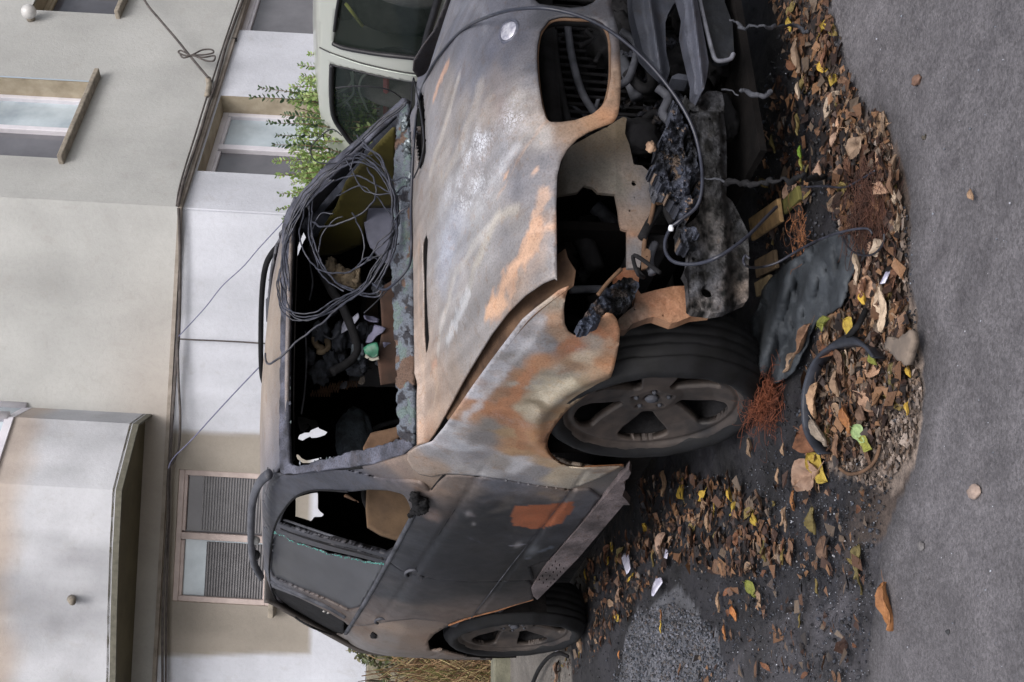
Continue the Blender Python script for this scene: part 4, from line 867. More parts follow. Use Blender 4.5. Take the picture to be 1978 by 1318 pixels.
bc = idw(Pv, [(p, c_) for p, c_ in zip(fan(.80, .22)(np.array([1365, 1380, 1395, 1370, 1385, 1360, 1380, 1400, 1425, 1360, 1400, 1435, 1350, 1380, 1430, 1345, 1400, 1440, 1335, 1345, 1410, 1370]), np.array([190, 250, 300, 330, 370, 405, 405, 405, 430, 450, 460, 470, 500, 510, 520, 545, 550, 560, 580, 590, 590, 530])), [(74, 76, 84), (54, 55, 60), (78, 80, 88), (40, 41, 45), (46, 47, 52), (84, 80, 78), (62, 60, 62), (44, 46, 50), (66, 70, 78), (92, 88, 88), (112, 106, 104), (60, 62, 66), (82, 84, 94), (46, 48, 54), (70, 68, 68), (74, 76, 84), (96, 90, 90), (118, 104, 94), (86, 88, 98), (120, 112, 108), (88, 90, 100), (60, 62, 68)])], 3.5, .03, 12)
crk = fbm(Pv, 34, 5, 3); bc = bc*(.46+.85*np.clip(crk, -.6, .8))[:, None]; Pv, Fc = slab(Pv, Fc, (-.03, .0, 0)); beam = part('bumper_beam', Pv, Fc, M['crust'], np.tile(bc, (2, 1)), smooth=False)
# rusty rail end joining beam and chassis leg
oo = [(1332, 552), (1300, 553), (1268, 560), (1238, 568), (1232, 560), (1236, 522), (1222, 514), (1205, 518), (1190, 524), (1189, 534), (1198, 545), (1206, 548), (1222, 560), (1228, 575), (1224, 592), (1206, 606), (1195, 616), (1198, 638), (1212, 636), (1222, 625), (1252, 614), (1264, 612), (1298, 624), (1308, 622), (1338, 610), (1376, 606), (1345, 600), (1331, 590)]
Pv, Fc = pxsheet(oo, fan(.58, .10), 2.6, [hole(1281, 610, 2.6, 8), hole(1226, 598, 2, 8)], rough=.004, rs=15); 
oc = idw(Pv, [(p, c_) for p, c_ in zip(fan(.58, .1)(np.array([1320, 1300, 1260, 1245, 1220, 1205, 1200, 1230, 1320, 1290, 1350, 1240]), np.array([570, 590, 580, 600, 600, 620, 530, 525, 600, 615, 605, 575])), [(184, 124, 78), (176, 116, 74), (168, 112, 76), (110, 90, 76), (70, 60, 58), (84, 70, 60), (176, 106, 62), (170, 112, 74), (170, 118, 78), (180, 130, 90), (190, 140, 96), (150, 104, 74)])], 3, .03, 9)
Pv, Fc = slab(Pv, Fc, (-.04, 0, 0)); part('chassis_bracket', Pv, Fc, M['panel'], np.tile(oc, (2, 1)), smooth=False)
# upper cross members towards the far side
def plate(name, pl, xb, bul, mat, c_, th, holes=(), amp=.004, ridge=None):
    Pv, Fc = pxsheet(pl, fan(xb, bul), 3.2, holes, rough=amp, rs=14)
    if ridge: 
        px = proj(Pv); a, b = np.array(ridge[0]), np.array(ridge[1]); ab = (b-a)/np.linalg.norm(b-a); dd = abs((px[:, 0]-a[0])*ab[1]-(px[:, 1]-a[1])*ab[0]); Pv[:, 0] += ridge[2]*np.exp(-(dd/ridge[3])**2); Pv = reray(Pv, px)
    cols = np.tile(lin(c_), (len(Pv), 1))*(1+.5*fbm(Pv, 9)[:, None]).clip(.4, 1.8); Pv, Fc = slab(Pv, Fc, (-th, 0, 0)); return part(name, Pv, Fc, mat, np.tile(cols, (2, 1)), smooth=False)
plate('upper_cross_member', [(1215, -60), (1255, -60), (1325, -20), (1300, 10), (1290, 28), (1285, 44), (1287, 100), (1294, 132), (1292, 150), (1310, 142), (1342, 148), (1330, 156), (1298, 152), (1281, 140), (1262, 122), (1242, 100), (1232, 60), (1222, 20)], .78, .20, M['panel'], (58, 61, 70), .05, ridge=((1252, -20), (1275, 130), .03, 9))
plate('cross_member', [(1300, -60), (1330, -60), (1347, 0), (1357, 50), (1369, 120), (1366, 150), (1360, 172), (1352, 184), (1340, 182), (1342, 150), (1330, 100), (1320, 55), (1324, 20)], .84, .20, M['panel'], (72, 75, 86), .05, ridge=((1335, -20), (1356, 150), .03, 9))
plate('radiator_guard', [(1346, -60), (1395, -60), (1400, 5), (1415, 45), (1418, 100), (1412, 113), (1394, 117), (1382, 114), (1374, 95), (1367, 60)], .80, .20, M['panel'], (34, 37, 42), .03)
V, Fc = tube(cr(fan(.83, .2)([1348, 1356, 1366, 1376, 1383, 1396, 1411, 1417], [-20, 20, 62, 100, 116, 118, 114, 104]), 6, False), .007, 8); part('guard_edge', V, Fc, simple('bare_edge', (112, 114, 124), (70, 72, 80), 20))
# melted plastic clinging to the beam
def mlump(name, items, mat, amp=.34, ns=3.0, sub=4):
    g = [lump(at(x, y, 0, X), s, i*1.7+x*.01, amp, sub, ns) for i, (x, y, X, s) in enumerate(items)]
    V, Fc = join(g); V = V+np.stack([fbm(V, 30), fbm(V, 30, 4, 5), fbm(V, 30, 4, 9)], 1)*.006
    n_ = fbm(V, 22, 4, 2); c_ = np.tile(lin((62, 65, 76)), (len(V), 1))*(1+1.2*n_[:, None]).clip(.15, 2.4)
    b_ = fbm(V, 30, 3, 12) > .55; c_[b_] = lin((138, 112, 88)); return part(name, V, Fc, mat, c_)
def crust(name, pl, xb, bul, rel, th, hls=(), amp=2.2, seed=0, c0=(58, 62, 74), c1=(120, 104, 92), step=2.0):
    Pv, Fc = pxsheet(ragged(pl, amp, 4, seed), fan(xb, bul), step, [ragged(h, amp*.5, 2, seed+3) for h in hls]); px = proj(Pv)
    h = fbm(Pv, 13, 5, seed)+.6*np.abs(fbm(Pv, 30, 4, seed+5)); h2 = fbm(Pv, 60, 3, seed+2); Pv[:, 0] += rel*h+rel*.25*h2; Pv = reray(Pv, px)
    k = np.clip(.5+1.1*h+.5*h2, .08, 2.1); c_ = np.array(lin(c0))*k[:, None]; b = fbm(Pv, 24, 5, seed+8) > .40; c_[b] = np.array(lin(c1))*np.clip(k[b], .4, 1.4)[:, None]  # colour follows the relief: highlights painted on raised parts, shade in hollows
    Pv, Fc = slab(Pv, Fc, (-th, 0, 0)); return part(name, Pv, Fc, M['crust'], np.tile(c_, (2, 1)), smooth=False)
crust('melted_grille_plastic', [(1301, 193), (1313, 216), (1332, 254), (1347, 299), (1357, 345), (1352, 383), (1334, 413), (1322, 440), (1322, 464), (1340, 476), (1328, 482), (1312, 468), (1314, 432), (1322, 413), (1305, 400), (1286, 370), (1267, 340), (1254, 324), (1268, 312), (1270, 275), (1292, 240)], .835, .22, .05, .05,
      [[(1322, 262), (1328, 260), (1332, 290), (1327, 306), (1320, 285)], [(1336, 338), (1345, 343), (1345, 375), (1337, 386), (1331, 360)], [(1288, 330), (1299, 325), (1304, 345), (1294, 352)]], 2.4, 5)
crust('melted_grille_plastic', [(1262, 322), (1275, 318), (1290, 335), (1289, 356), (1279, 362), (1284, 381), (1264, 380), (1258, 350)], .77, .15, .03, .03, (), 2, 9, (70, 72, 80))
crust('melted_lamp_lump', [(1214, 535), (1233, 547), (1226, 574), (1214, 594), (1190, 602), (1172, 604), (1160, 618), (1138, 636), (1118, 640), (1114, 628), (1130, 610), (1146, 584), (1172, 560), (1196, 541)], .685, .12, .045, .04, (), 2.4, 11, (54, 60, 74), (70, 62, 60))
crust('ash_lump', [(1322, 440), (1340, 436), (1352, 452), (1346, 478), (1330, 480), (1320, 462)], .82, .2, .03, .03, (), 2, 15)
R5 = np.random.default_rng(21)
for i in range(16):
    cx_, cy_ = R5.uniform(1196, 1300), R5.uniform(70, 320); a0 = R5.uniform(0, 3.14); L_, w5 = R5.uniform(18, 46), R5.uniform(5, 16)
    pl5 = [(cx_+L_*math.cos(a)*math.cos(a0)-w5*math.sin(a)*math.sin(a0), cy_+L_*math.cos(a)*math.sin(a0)+w5*math.sin(a)*math.cos(a0)) for a in np.linspace(0, 2*math.pi, 9)[:-1]]
    crust('charred_scrap', pl5, R5.uniform(.55, .70), .15, .04, .01, (), 2.5, 30+i, (40, 42, 50), (66, 60, 58), 3.0)
V, Fc = lump(at(1257, 284, 0, .78), (.008, .018, .014), 8, .5, 3, 3); part('pale_ash_piece', V, Fc, simple('pale_ash_piece', (168, 140, 116), (120, 96, 80), 30))
# engine bay: dark shapes one can half make out
eb = []
R_ = random.Random(3)
eb.append(box((.05, 0, .62), (.75, .62, .42))); eb.append(box((-.45, 0, .75), (.06, 1.4, .6)))
V, Fc = join(eb); part('engine_block', V, Fc, M['interior'], smooth=False, bevel=.03)
g = []
for y in np.linspace(-.32, .40, 25): g.append(tube([(.56, y, .28), (.56, y, .74)], .006, 6))
g.append(tube([(.57, -.34, .76), (.57, .42, .76)], .03, 10)); g.append(tube([(.57, -.34, .27), (.57, .42, .27)], .03, 10)); V, Fc = join(g); part('radiator', V, Fc, M['soot'])
for i in range(16):
    y0 = R_.uniform(-.6, .5); x0 = R_.uniform(.2, .6); z0 = R_.uniform(.45, .85)
    pts = [(x0, y0, z0)]
    for q in range(5): pts.append((pts[-1][0]+R_.uniform(-.09, .09), pts[-1][1]+R_.uniform(-.14, .14), pts[-1][2]+R_.uniform(-.11, .08)))
    V, Fc = tube(cr(pts, 6, False), R_.choice([.006, .01, .018, .028]), 8); part('engine_hose', V, Fc, R_.choice([M['soot'], M['sootgrey'], M['interior']]))
for (pl, X, r_, mt) in [([(1070, 60), (1075, 120), (1085, 180), (1098, 235)], .58, .011, 'soot'), ([(1095, 40), (1105, 110), (1125, 180), (1160, 235)], .60, .012, 'sootgrey'), ([(1130, 60), (1160, 90), (1150, 120)], .64, .008, 'soot'), ([(1120, 90), (1150, 75), (1175, 60)], .64, .008, 'soot'),
                        ([(1110, 450), (1130, 470), (1150, 520)], .4, .03, 'soot'), ([(1150, 400), (1180, 430), (1200, 470)], .35, .025, 'sootgrey'), ([(1120, 540), (1150, 500), (1190, 480)], .3, .02, 'soot'), ([(1155, 570), (1175, 545), (1200, 520)], .6, .006, 'brown'), ([(1100, 560), (1165, 560), (1165, 575)], .45, .012, 'sootgrey'),
                        ([(1200, 60), (1230, 90), (1215, 150), (1190, 170), (1180, 200)], .7, .012, 'sootgrey'), ([(1190, 260), (1230, 250), (1260, 220), (1290, 230)], .62, .014, 'soot'), ([(1210, 140), (1240, 170), (1260, 160), (1250, 120)], .68, .016, 'soot'), ([(1270, 170), (1290, 190), (1280, 220), (1300, 240)], .72, .014, 'sootgrey'),
                        ([(1180, 60), (1200, 110), (1230, 190)], .64, .02, 'sootgrey'), ([(1240, 460), (1262, 420), (1280, 400), (1300, 430)], .64, .014, 'soot'), ([(1265, 470), (1255, 500), (1260, 530)], .6, .012, 'sootgrey')]:
    V, Fc = tube(cr([at(x, y, 0, X) for x, y in pl], 6, False), r_, 10); part('engine_hose', V, Fc, M[mt])
g = [lump((R_.uniform(.45, .68), R_.uniform(-.42, .55), R_.uniform(.22, .62)), (R_.uniform(.02, .07), R_.uniform(.03, .09), R_.uniform(.02, .07)), i, .6, 3, 3) for i in range(46)]
V, Fc = join(g); o = part('engine_bay_cinders', V, Fc, M['soot']); o['kind'] = 'stuff'
g = [lump((.40+R_.uniform(-.05, .05), R_.uniform(-.78, -.5), R_.uniform(.6, .9)), (.05, .05, .05), i, .6, 3, 3) for i in range(6)]; V, Fc = join(g); part('strut_tower_remains', V, Fc, M['interior'])
for V, Fc in (box((.35, -.62, .50), (.5, .05, .10)), box((.35, .50, .50), (.5, .05, .10)), box((.50, -.44, .86), (.03, .55, .02))): part('chassis_rail', V, Fc, M['soot'], smooth=False, bevel=.01)
# charred strands hanging from the beam to the ground
def strand(pl, r0, name='hanging_strand', mat=None, amp=.012):
    P = cr(np.array(pl), 10, False); P = P+np.stack([fbm(P, 30, 3, 2), fbm(P, 30, 3, 6), fbm(P, 30, 3, 8)], 1)*amp
    r = r0*(.62+.5*fbm(P, 24, 3)); V, Fc = tube(P, np.abs(r)+.0012, 8); return part(name, V, Fc, mat or M['sootgrey'])
strand([at(1362, 345, 0, .80), at(1400, 349, 0, .82)], .003)
strand([at(1400, 349, 0, .82), at(1425, 353, 0, .86), at(1470, 354, 0, .93), at(1520, 346, 0, 1.0), at(1560, 342, 0, 1.06), at(1590, 345, 2, .02), at(1612, 350, 2, .02)], .011, mat=M['soot'])
strand([at(1430, 175, 0, .86), at(1450, 178, 0, .88), at(1475, 182, 0, .9), at(1490, 176, 0, .9)], .009)
strand([at(1398, 172, 0, .84), at(1425, 180, 0, .86)], .0025)
strand([at(1410, 40, 0, .86), at(1430, 52, 0, .9), at(1480, 54, 0, 1.0), at(1530, 50, 2, .06), at(1560, 62, 2, .03)], .006)
for i in range(7):
    x0 = 1415+i*4; strand([at(x0, 200+rng.uniform(-20, 20), 0, .5), at(x0+25, 240, 0, .5), at(x0+45, 275+rng.uniform(-10, 10), 0, .55)], .0025, mat=M['brown'])
# undertray dark
V, Fc = join([box((.35, .05, .20), (.9, .95, .02))]); part('undertray', V, Fc, M['interior'], smooth=False)

# ================================================================== CABLES FALLEN ON THE CAR
W3 = wind(.05)
def onhood(x, y, lift=.008):
    p = hoodpt(x, y); q = (CAM-p); q /= np.linalg.norm(q); return p+np.array([0, 0, lift])
def cable(name, label, pts3, r, mat, group=None, cat='cable', n=8):
    P = cr(np.array(pts3), n, False); V, Fc = tube(P, r, 6); c_ = P[len(P)//2]
    o = mesh(name, V, Fc, mat, None, loc=c_); tag(o, label, cat, group); return o
def wp(pl, off=.05): S = wind(off); return [S(x, y)[0] for x, y in pl]
# the heavy coil thrown over the far pillar and the windscreen
coil = []
def loop(pl, off, r, closed=False):
    P = cr(np.array([wind(off+.02*math.sin(i*1.3))(x+rng.uniform(-2.5, 2.5), y+rng.uniform(-2.5, 2.5))[0] for i, (x, y) in enumerate(pl)]), 8, closed); P = P+np.stack([fbm(P, 11, 3, 2), fbm(P, 11, 3, 6), fbm(P, 11, 3, 8)], 1)*.008; coil.append(tube(P, r, 6, closed=closed))
big = [(632, 330), (590, 372), (562, 420), (545, 480), (538, 540), (541, 590), (552, 612), (575, 624), (610, 618), (650, 596), (700, 560), (735, 515), (758, 470), (770, 420), (768, 370), (745, 330), (705, 300), (670, 305)]
for i in range(4):
    d = i*4.0; loop([(x+(660-x)*.030*i+rng.uniform(-4, 4), y+(470-y)*.034*i+rng.uniform(-4, 4)) for x, y in big], .05+.012*i, .0030, True)
mid = [(600, 380), (593, 430), (602, 470), (620, 510), (650, 545), (690, 565), (720, 568), (737, 552)]
loop(mid, .05, .0036); loop([(x+6, y+4) for x, y in mid], .06, .0034)
loop([(588, 392), (580, 440), (585, 480), (600, 508), (625, 524), (660, 528), (690, 520), (715, 505), (745, 490), (770, 470)], .07, .0035)
loop([(646, 410), (625, 415), (610, 430), (604, 452), (606, 470), (616, 520), (640, 545), (665, 562)], .04, .003)
loop([(665, 422), (640, 432), (622, 455), (617, 490), (625, 515)], .05, .003)
loop([(605, 431), (620, 437), (650, 432), (690, 415), (715, 395), (725, 370), (722, 345), (712, 325)], .06, .004)
loop([(680, 413), (690, 435), (702, 460), (703, 490), (700, 508)], .06, .003)
loop([(693, 264), (715, 290), (735, 320), (752, 350), (762, 400), (764, 450), (752, 500), (720, 550)], .09, .0036)
loop([(697, 300), (725, 322), (748, 350), (757, 395), (756, 450), (745, 500), (716, 545), (690, 570), (655, 595), (600, 640), (560, 672), (534, 695), (524, 703), (517, 697), (514, 680)], .09, .0044)
loop([(700, 283), (728, 300), (748, 335), (760, 372), (766, 420), (764, 470), (752, 512), (725, 555)], .10, .004)
loop([(640, 350), (670, 340), (705, 345), (735, 365), (760, 372), (775, 365), (785, 358)], .07, .0035)
loop([(672, 330), (688, 300), (715, 312), (735, 335), (752, 345), (778, 345), (800, 345)], .09, .003)
loop([(666, 310), (690, 350), (710, 370), (735, 376), (760, 370)], .08, .003)
loop([(650, 380), (680, 362), (700, 360), (725, 375), (740, 395), (760, 420)], .06, .003)
loop([(712, 502), (730, 470), (752, 445), (768, 412), (790, 400)], .10, .003)
loop([(700, 510), (722, 490), (745, 470), (764, 440)], .10, .003)
loop([(730, 505), (716, 500), (698, 508), (688, 514)], .07, .003)
for i in range(3): loop([(548+i*3, 470), (556+i*3, 440), (572+i*3, 410), (600+i*2, 372), (630+i*2, 338), (662+i*2, 305), (695+i*2, 272), (740+i*2, 232), (785, 198+i*2)], .04+.01*i, .0042)
for i in range(3): loop([(553+i*3, 560), (548+i*3, 520), (549+i*3, 480), (565+i*3, 430), (590+i*3, 392), (640+i*2, 348)], .06+.012*i, .0042)
V, Fc = join(coil); c_ = V.mean(0)
tag(mesh('cable_coil', V, Fc, M['cable'], None, loc=c_), 'tangled coil of grey-black cable draped over the empty windscreen opening', 'cable coil')
# cable that arcs over the bonnet to the bumper beam
arc = wp([(720, 548), (742, 560)], .10)+wp([(765, 545)], .12)+[onhood(x, y, .012) for x, y in [(795, 520), (801, 470), (800, 400), (803, 320), (808, 250), (815, 195), (835, 140), (865, 95), (905, 55)]]
arc += [at(950, 30, 0, .78), at(1000, 18, 0, .90), at(1060, 17, 0, .97), at(1130, 35, 0, .99), at(1190, 68, 0, .98), at(1250, 120, 0, .96), at(1300, 180, 0, .94), at(1335, 240, 0, .92), at(1352, 300, 0, .90), at(1356, 360, 0, .90), at(1345, 400, 0, .88), at(1315, 425, 0, .86), at(1297, 440, 0, .84), at(1285, 465, 0, .84), at(1287, 490, 0, .84), at(1305, 507, 0, .86), at(1345, 510, 0, .90), at(1390, 495, 0, .96), at(1440, 460, 0, .96), at(1480, 420, 0, .9), at(1500, 400, 0, .85)]
cable('overhead_cable', 'long black cable arcing over the bonnet and down past the grille hole', arc, .0052, simple('arc_cable', (48, 51, 63), (34, 36, 46), 30, .4, 0, 0))
V, Fc = lump(at(1296, 441, 0, .85), (.008, .010, .008), 1, .3, 2); o = mesh('cable_spot', V, Fc, simple('bright_spot', (235, 238, 245), (200, 205, 215), 30, .3), None, loc=at(1296, 441, 0, .85)); tag(o, 'small bright spot on the cable in front of the engine bay', 'clip')  # small near-white lump on the cable
cable('thin_wire', 'thin black wire looping in front of the pale car at the far pillar', wp([(660, 262), (640, 250), (612, 270), (600, 290), (610, 312), (640, 316), (665, 312), (690, 306), (720, 300)], .04), .003, M['cablethin'])
cable('thin_wire', 'thin wire arching across the rear side window of the pale car', [at(x, y, 1, 1.6) for x, y in [(648, 170), (680, 167), (720, 168), (750, 174), (775, 190), (785, 215)]], .004, M['cablethin'])
cable('thin_wire', 'thin wire looped over the left end of the bonnet vent slot', [onhood(x, y, .02) for x, y in [(795, 235), (790, 200), (791, 170), (800, 155), (812, 170), (820, 200), (828, 250), (829, 285), (822, 318), (810, 345)]], .0028, M['cablethin'])
cable('thin_wire', 'pale thin wire hanging across the dark cabin below the coil', [at(x, y, 0, -.75) for x, y in [(762, 545), (740, 570), (720, 590), (703, 605)]], .0022, M['sootgrey'])

# ================================================================== GROUND
road_poly = np.array([(1560, -400), (1588, -60), (1592, 0), (1600, 60), (1625, 130), (1660, 200), (1712, 250), (1748, 330), (1758, 420), (1757, 520), (1768, 600), (1780, 680), (1784, 760), (1776, 850), (1758, 920), (1738, 960), (1715, 1010), (1700, 1060), (1690, 1150), (1680, 1240), (1672, 1318), (1650, 1500), (1560, 2000), (2600, 2000), (4000, 600), (2600, -400)], float)
road_w = at(cr(road_poly, 3)[:, 0], cr(road_poly, 3)[:, 1], 2, 0.0)[:, :2]
gx = np.unique(np.concatenate([np.linspace(-60, -6, 28), np.linspace(-6, -3, 60), np.arange(-3, 2.6, .02), np.linspace(2.6, 6, 20), np.linspace(6, 60, 20)]))
gy = np.unique(np.concatenate([np.linspace(-60, -4, 20), np.linspace(-4, -2.6, 24), np.arange(-2.6, 1.2, .02), np.linspace(1.2, 4, 30), np.linspace(4, 60, 24)]))
GX, GY = np.meshgrid(gx, gy, indexing='ij'); G2 = np.stack([GX.ravel(), GY.ravel()], 1)
isroad = inside(G2, road_w); near = (G2[:, 0] > -3.2) & (G2[:, 0] < 2.8) & (G2[:, 1] > -2.8) & (G2[:, 1] < 1.4)
P3 = np.concatenate([G2, np.zeros((len(G2), 1))], 1); nz = np.zeros(len(G2)); n2 = np.zeros(len(G2)); n3 = np.zeros(len(G2))
nz[near] = fbm(P3[near], 9, 4, 1); n2[near] = fbm(P3[near], 1.7, 4, 5); n3[near] = fbm(P3[near], 4.0, 4, 8)
P3[:, 2] = np.where(isroad, .0+nz*.0016+n2*.003, -.003+nz*.005+n2*.006)
# soot and mud stains: black under and beside the wreck, brown silt along the road edge, grey wet tarmac strip behind
d_edge, _ = nearest(G2, road_w)
col = np.zeros((len(G2), 3)); road_c = np.array(lin((96, 94, 98))); soot_c = np.array(lin((34, 34, 39))); silt = np.array(lin((106, 92, 84))); greyg = np.array(lin((112, 114, 122)))
col[:] = soot_c*(1+.9*n3[:, None]).clip(.3, 2)
gp = at(np.array([1180, 1230, 1300, 1370, 1420, 1380, 1240, 1150]), np.array([1330, 1180, 1170, 1200, 1280, 1420, 1420, 1360]), 2, 0)[:, :2]
k = inside(G2+.12*np.stack([n3, n2], 1)+.02*nz[:, None], gp); col[k] = greyg*.62*(1+.45*n3[k][:, None])
far = ~near & ~isroad; col[far] = lin((104, 100, 96))
kf = (~isroad & near)*np.clip(1.3-(d_edge/(.20+.12*n2)), 0, 1)*(G2[:, 0] > .1)*.8; col = col*(1-kf[:, None])+(silt*.6*(1+.5*n3[:, None]))*kf[:, None]
mp_ = gp_ = at(np.array([1590, 1660, 1760, 1790, 1782, 1720, 1640, 1580, 1560]), np.array([640, 600, 560, 700, 860, 960, 930, 880, 760]), 2, 0)[:, :2]; km_ = inside(G2+.05*np.stack([n3, n2], 1), mp_); col[km_] = (np.array(lin((124, 112, 104)))*(1+.45*n3[:, None]))[km_]
kk = ~isroad & (G2[:, 1] < -1.55-.1*n3) & near; col[kk] = (np.array(lin((62, 61, 66)))*(1+.7*n3[:, None]))[kk]
col[isroad] = (road_c*(1+.16*n2[:, None]+.08*n3[:, None]))[isroad]
kr = (isroad & near)*np.clip(1-(d_edge/(.10+.09*n3.clip(-.6, 1)+.03*nz)), 0, 1); col = col*(1-.45*kr[:, None])
def groundmat():
    m, t, b, o = newmat('weathered_tarmac')
    a = N(t, 'ShaderNodeAttribute', attribute_name='Col'); n1 = tex(t, 60, 6, .7); n2_ = tex(t, 9, 6, .7); n3_ = tex(t, 320, 2, .5); vo = tex(t, 110, kind='v')
    c = mix(t, 1.0, a.outputs['Color'], ramp(t, n1.outputs[0], [(.25, g3(.62)), (.5, g3(1)), (.75, g3(1.3))]), 'MULTIPLY')
    c = mix(t, 1.0, c, ramp(t, n2_.outputs[0], [(.3, g3(.8)), (.65, g3(1.14))]), 'MULTIPLY')
    vs_ = tex(t, 210, kind='v'); c = mix(t, 1.0, c, ramp(t, vs_.outputs['Color'], [(.15, g3(.74)), (.85, g3(1.26))]), 'MULTIPLY')
    n7 = tex(t, 1.6, 6, .6, .8); c = mix(t, 1.0, c, ramp(t, n7.outputs[0], [(.38, g3(.84)), (.62, g3(1.1))]), 'MULTIPLY')
    st = ramp(t, vo.outputs['Distance'], [(.05, g3(1)), (.16, g3(0))]); rb = ramp(t, tex(t, 40, 3).outputs[0], [(.58, g3(0)), (.64, g3(1))])
    c = mix(t, mix(t, 1.0, mix(t, 1.0, st, rb, 'MULTIPLY'), g3(.45), 'MULTIPLY'), c, lin((140, 142, 152)))
    t.links.new(c, b.inputs['Base Color']); t.links.new(ramp(t, n2_.outputs[0], [(.35, g3(.5)), (.6, g3(.85))]), b.inputs['Roughness'])
    bump(t, b, mix(t, .5, n1.outputs[0], n3_.outputs[0]), .55, .008); return m
nx, ny = len(gx), len(gy); idx = np.arange(nx*ny).reshape(nx, ny); Fq = np.stack([idx[:-1, :-1], idx[1:, :-1], idx[1:, 1:], idx[:-1, 1:]], -1).reshape(-1, 4)
gr = mesh('ground', P3, Fq, groundmat(), None, col); tag(gr, kind='structure')

def gnd(x, y, z=0.0): return at(x, y, 2, z)
# ---- leaves: curled blades with a serrated or smooth outline
def leafmat(name, c, c2):
    m, t, b, o = newmat(name); n = tex(t, 35, 5, .7)
    oi = t.nodes.new('ShaderNodeObjectInfo'); vr = ramp(t, oi.outputs['Random'], [(0, (.7, .72, .76)), (1, (1.15, 1.08, 1.0))])
    t.links.new(mix(t, 1.0, ramp(t, n.outputs[0], [(.3, lin(c2)), (.6, lin(c))]), vr, 'MULTIPLY'), b.inputs['Base Color']); b.inputs['Roughness'].default_value = .7; b.inputs['Specular IOR Level'].default_value = .3
    bump(t, b, tex(t, 90).outputs[0], .4, .004); return m
LM = {k: leafmat('leaf_'+k, a, b) for k, (a, b) in {'brown': ((116, 92, 76), (68, 52, 44)), 'rust': ((124, 88, 68), (74, 52, 42)), 'tan': ((158, 134, 112), (110, 90, 74)), 'peach': ((172, 144, 124), (134, 106, 90)), 'yellow': ((188, 164, 74), (140, 110, 50)), 'lime': ((132, 138, 70), (104, 106, 56)),
      'green': ((124, 158, 62), (84, 114, 44)), 'pale': ((176, 162, 146), (130, 118, 106)), 'orange': ((166, 116, 74), (124, 82, 54)), 'dark': ((62, 46, 40), (34, 28, 26)), 'mint': ((136, 160, 118), (108, 130, 92)), 'olive': ((124, 112, 70), (80, 70, 44))}.items()}
def leafmesh(name, L, W, mat, curl=.5, ser=False, split=False, seed=0, nl=14, nw=6):
    R = random.Random(seed); V = []; Fc = []
    for i in range(nl+1):
        t = i/nl; hw = W/2*(math.sin(math.pi*min(1, t**.8)))**.75
        if ser and i % 2: hw *= .82
        for j in range(-nw, nw+1):
            s = j/nw; y = s*hw
            zz = curl*(abs(s)**1.5)*hw*.9+curl*L*.35*(t-.5)**2+L*.03*math.sin(7*t+seed)+.02*L*R.uniform(-1, 1)*abs(s)-.02*L*(abs(s) < .1)
            yy = y*(1-.25*curl*abs(s))
            if split and abs(s) < .2: zz -= .06*L
            V.append(((t-.5)*L+.03*L*math.sin(5*s+seed), yy+.06*L*math.sin(2.3*t+seed)+.05*W*math.sin(9*t+seed*2), zz+.05*L*math.sin(6*s+4*t+seed)))
    k = 2*nw+1
    for i in range(nl):
        for j in range(k-1): Fc.append((i*k+j, (i+1)*k+j, (i+1)*k+j+1, i*k+j+1))
    o_ = len(V); st_ = [(-.5*L, .008*L, .01*L), (-.5*L, -.008*L, .01*L), (-.66*L, -.03*L, .02*L), (-.66*L, -.014*L, .02*L), (-.8*L, -.07*L, .0), (-.8*L, -.058*L, .0)]; V += st_; Fc += [(o_, o_+1, o_+2, o_+3), (o_+3, o_+2, o_+4, o_+5)]
    me = bpy.data.meshes.new(name); me.from_pydata(V, [], Fc); me.update(); me.polygons.foreach_set('use_smooth', [True]*len(me.polygons)); me.materials.append(mat); return me
def leafobj(me, p, yaw, tilt, label, group=None, cat='leaf', name='fallen_leaf', s=1.0, thick=True):
    o = bpy.data.objects.new(name, me); COL.objects.link(o); o.location = p
    o.rotation_euler = (tilt*math.cos(yaw*3), tilt*math.sin(yaw*5), yaw); o.scale = (s, s, s)
    tag(o, label, cat, group); return o
def px_yaw(x, y, dx, dy):
    a = gnd(x, y); b = gnd(x+dx, y+dy); return math.atan2(b[1]-a[1], b[0]-a[0]), a
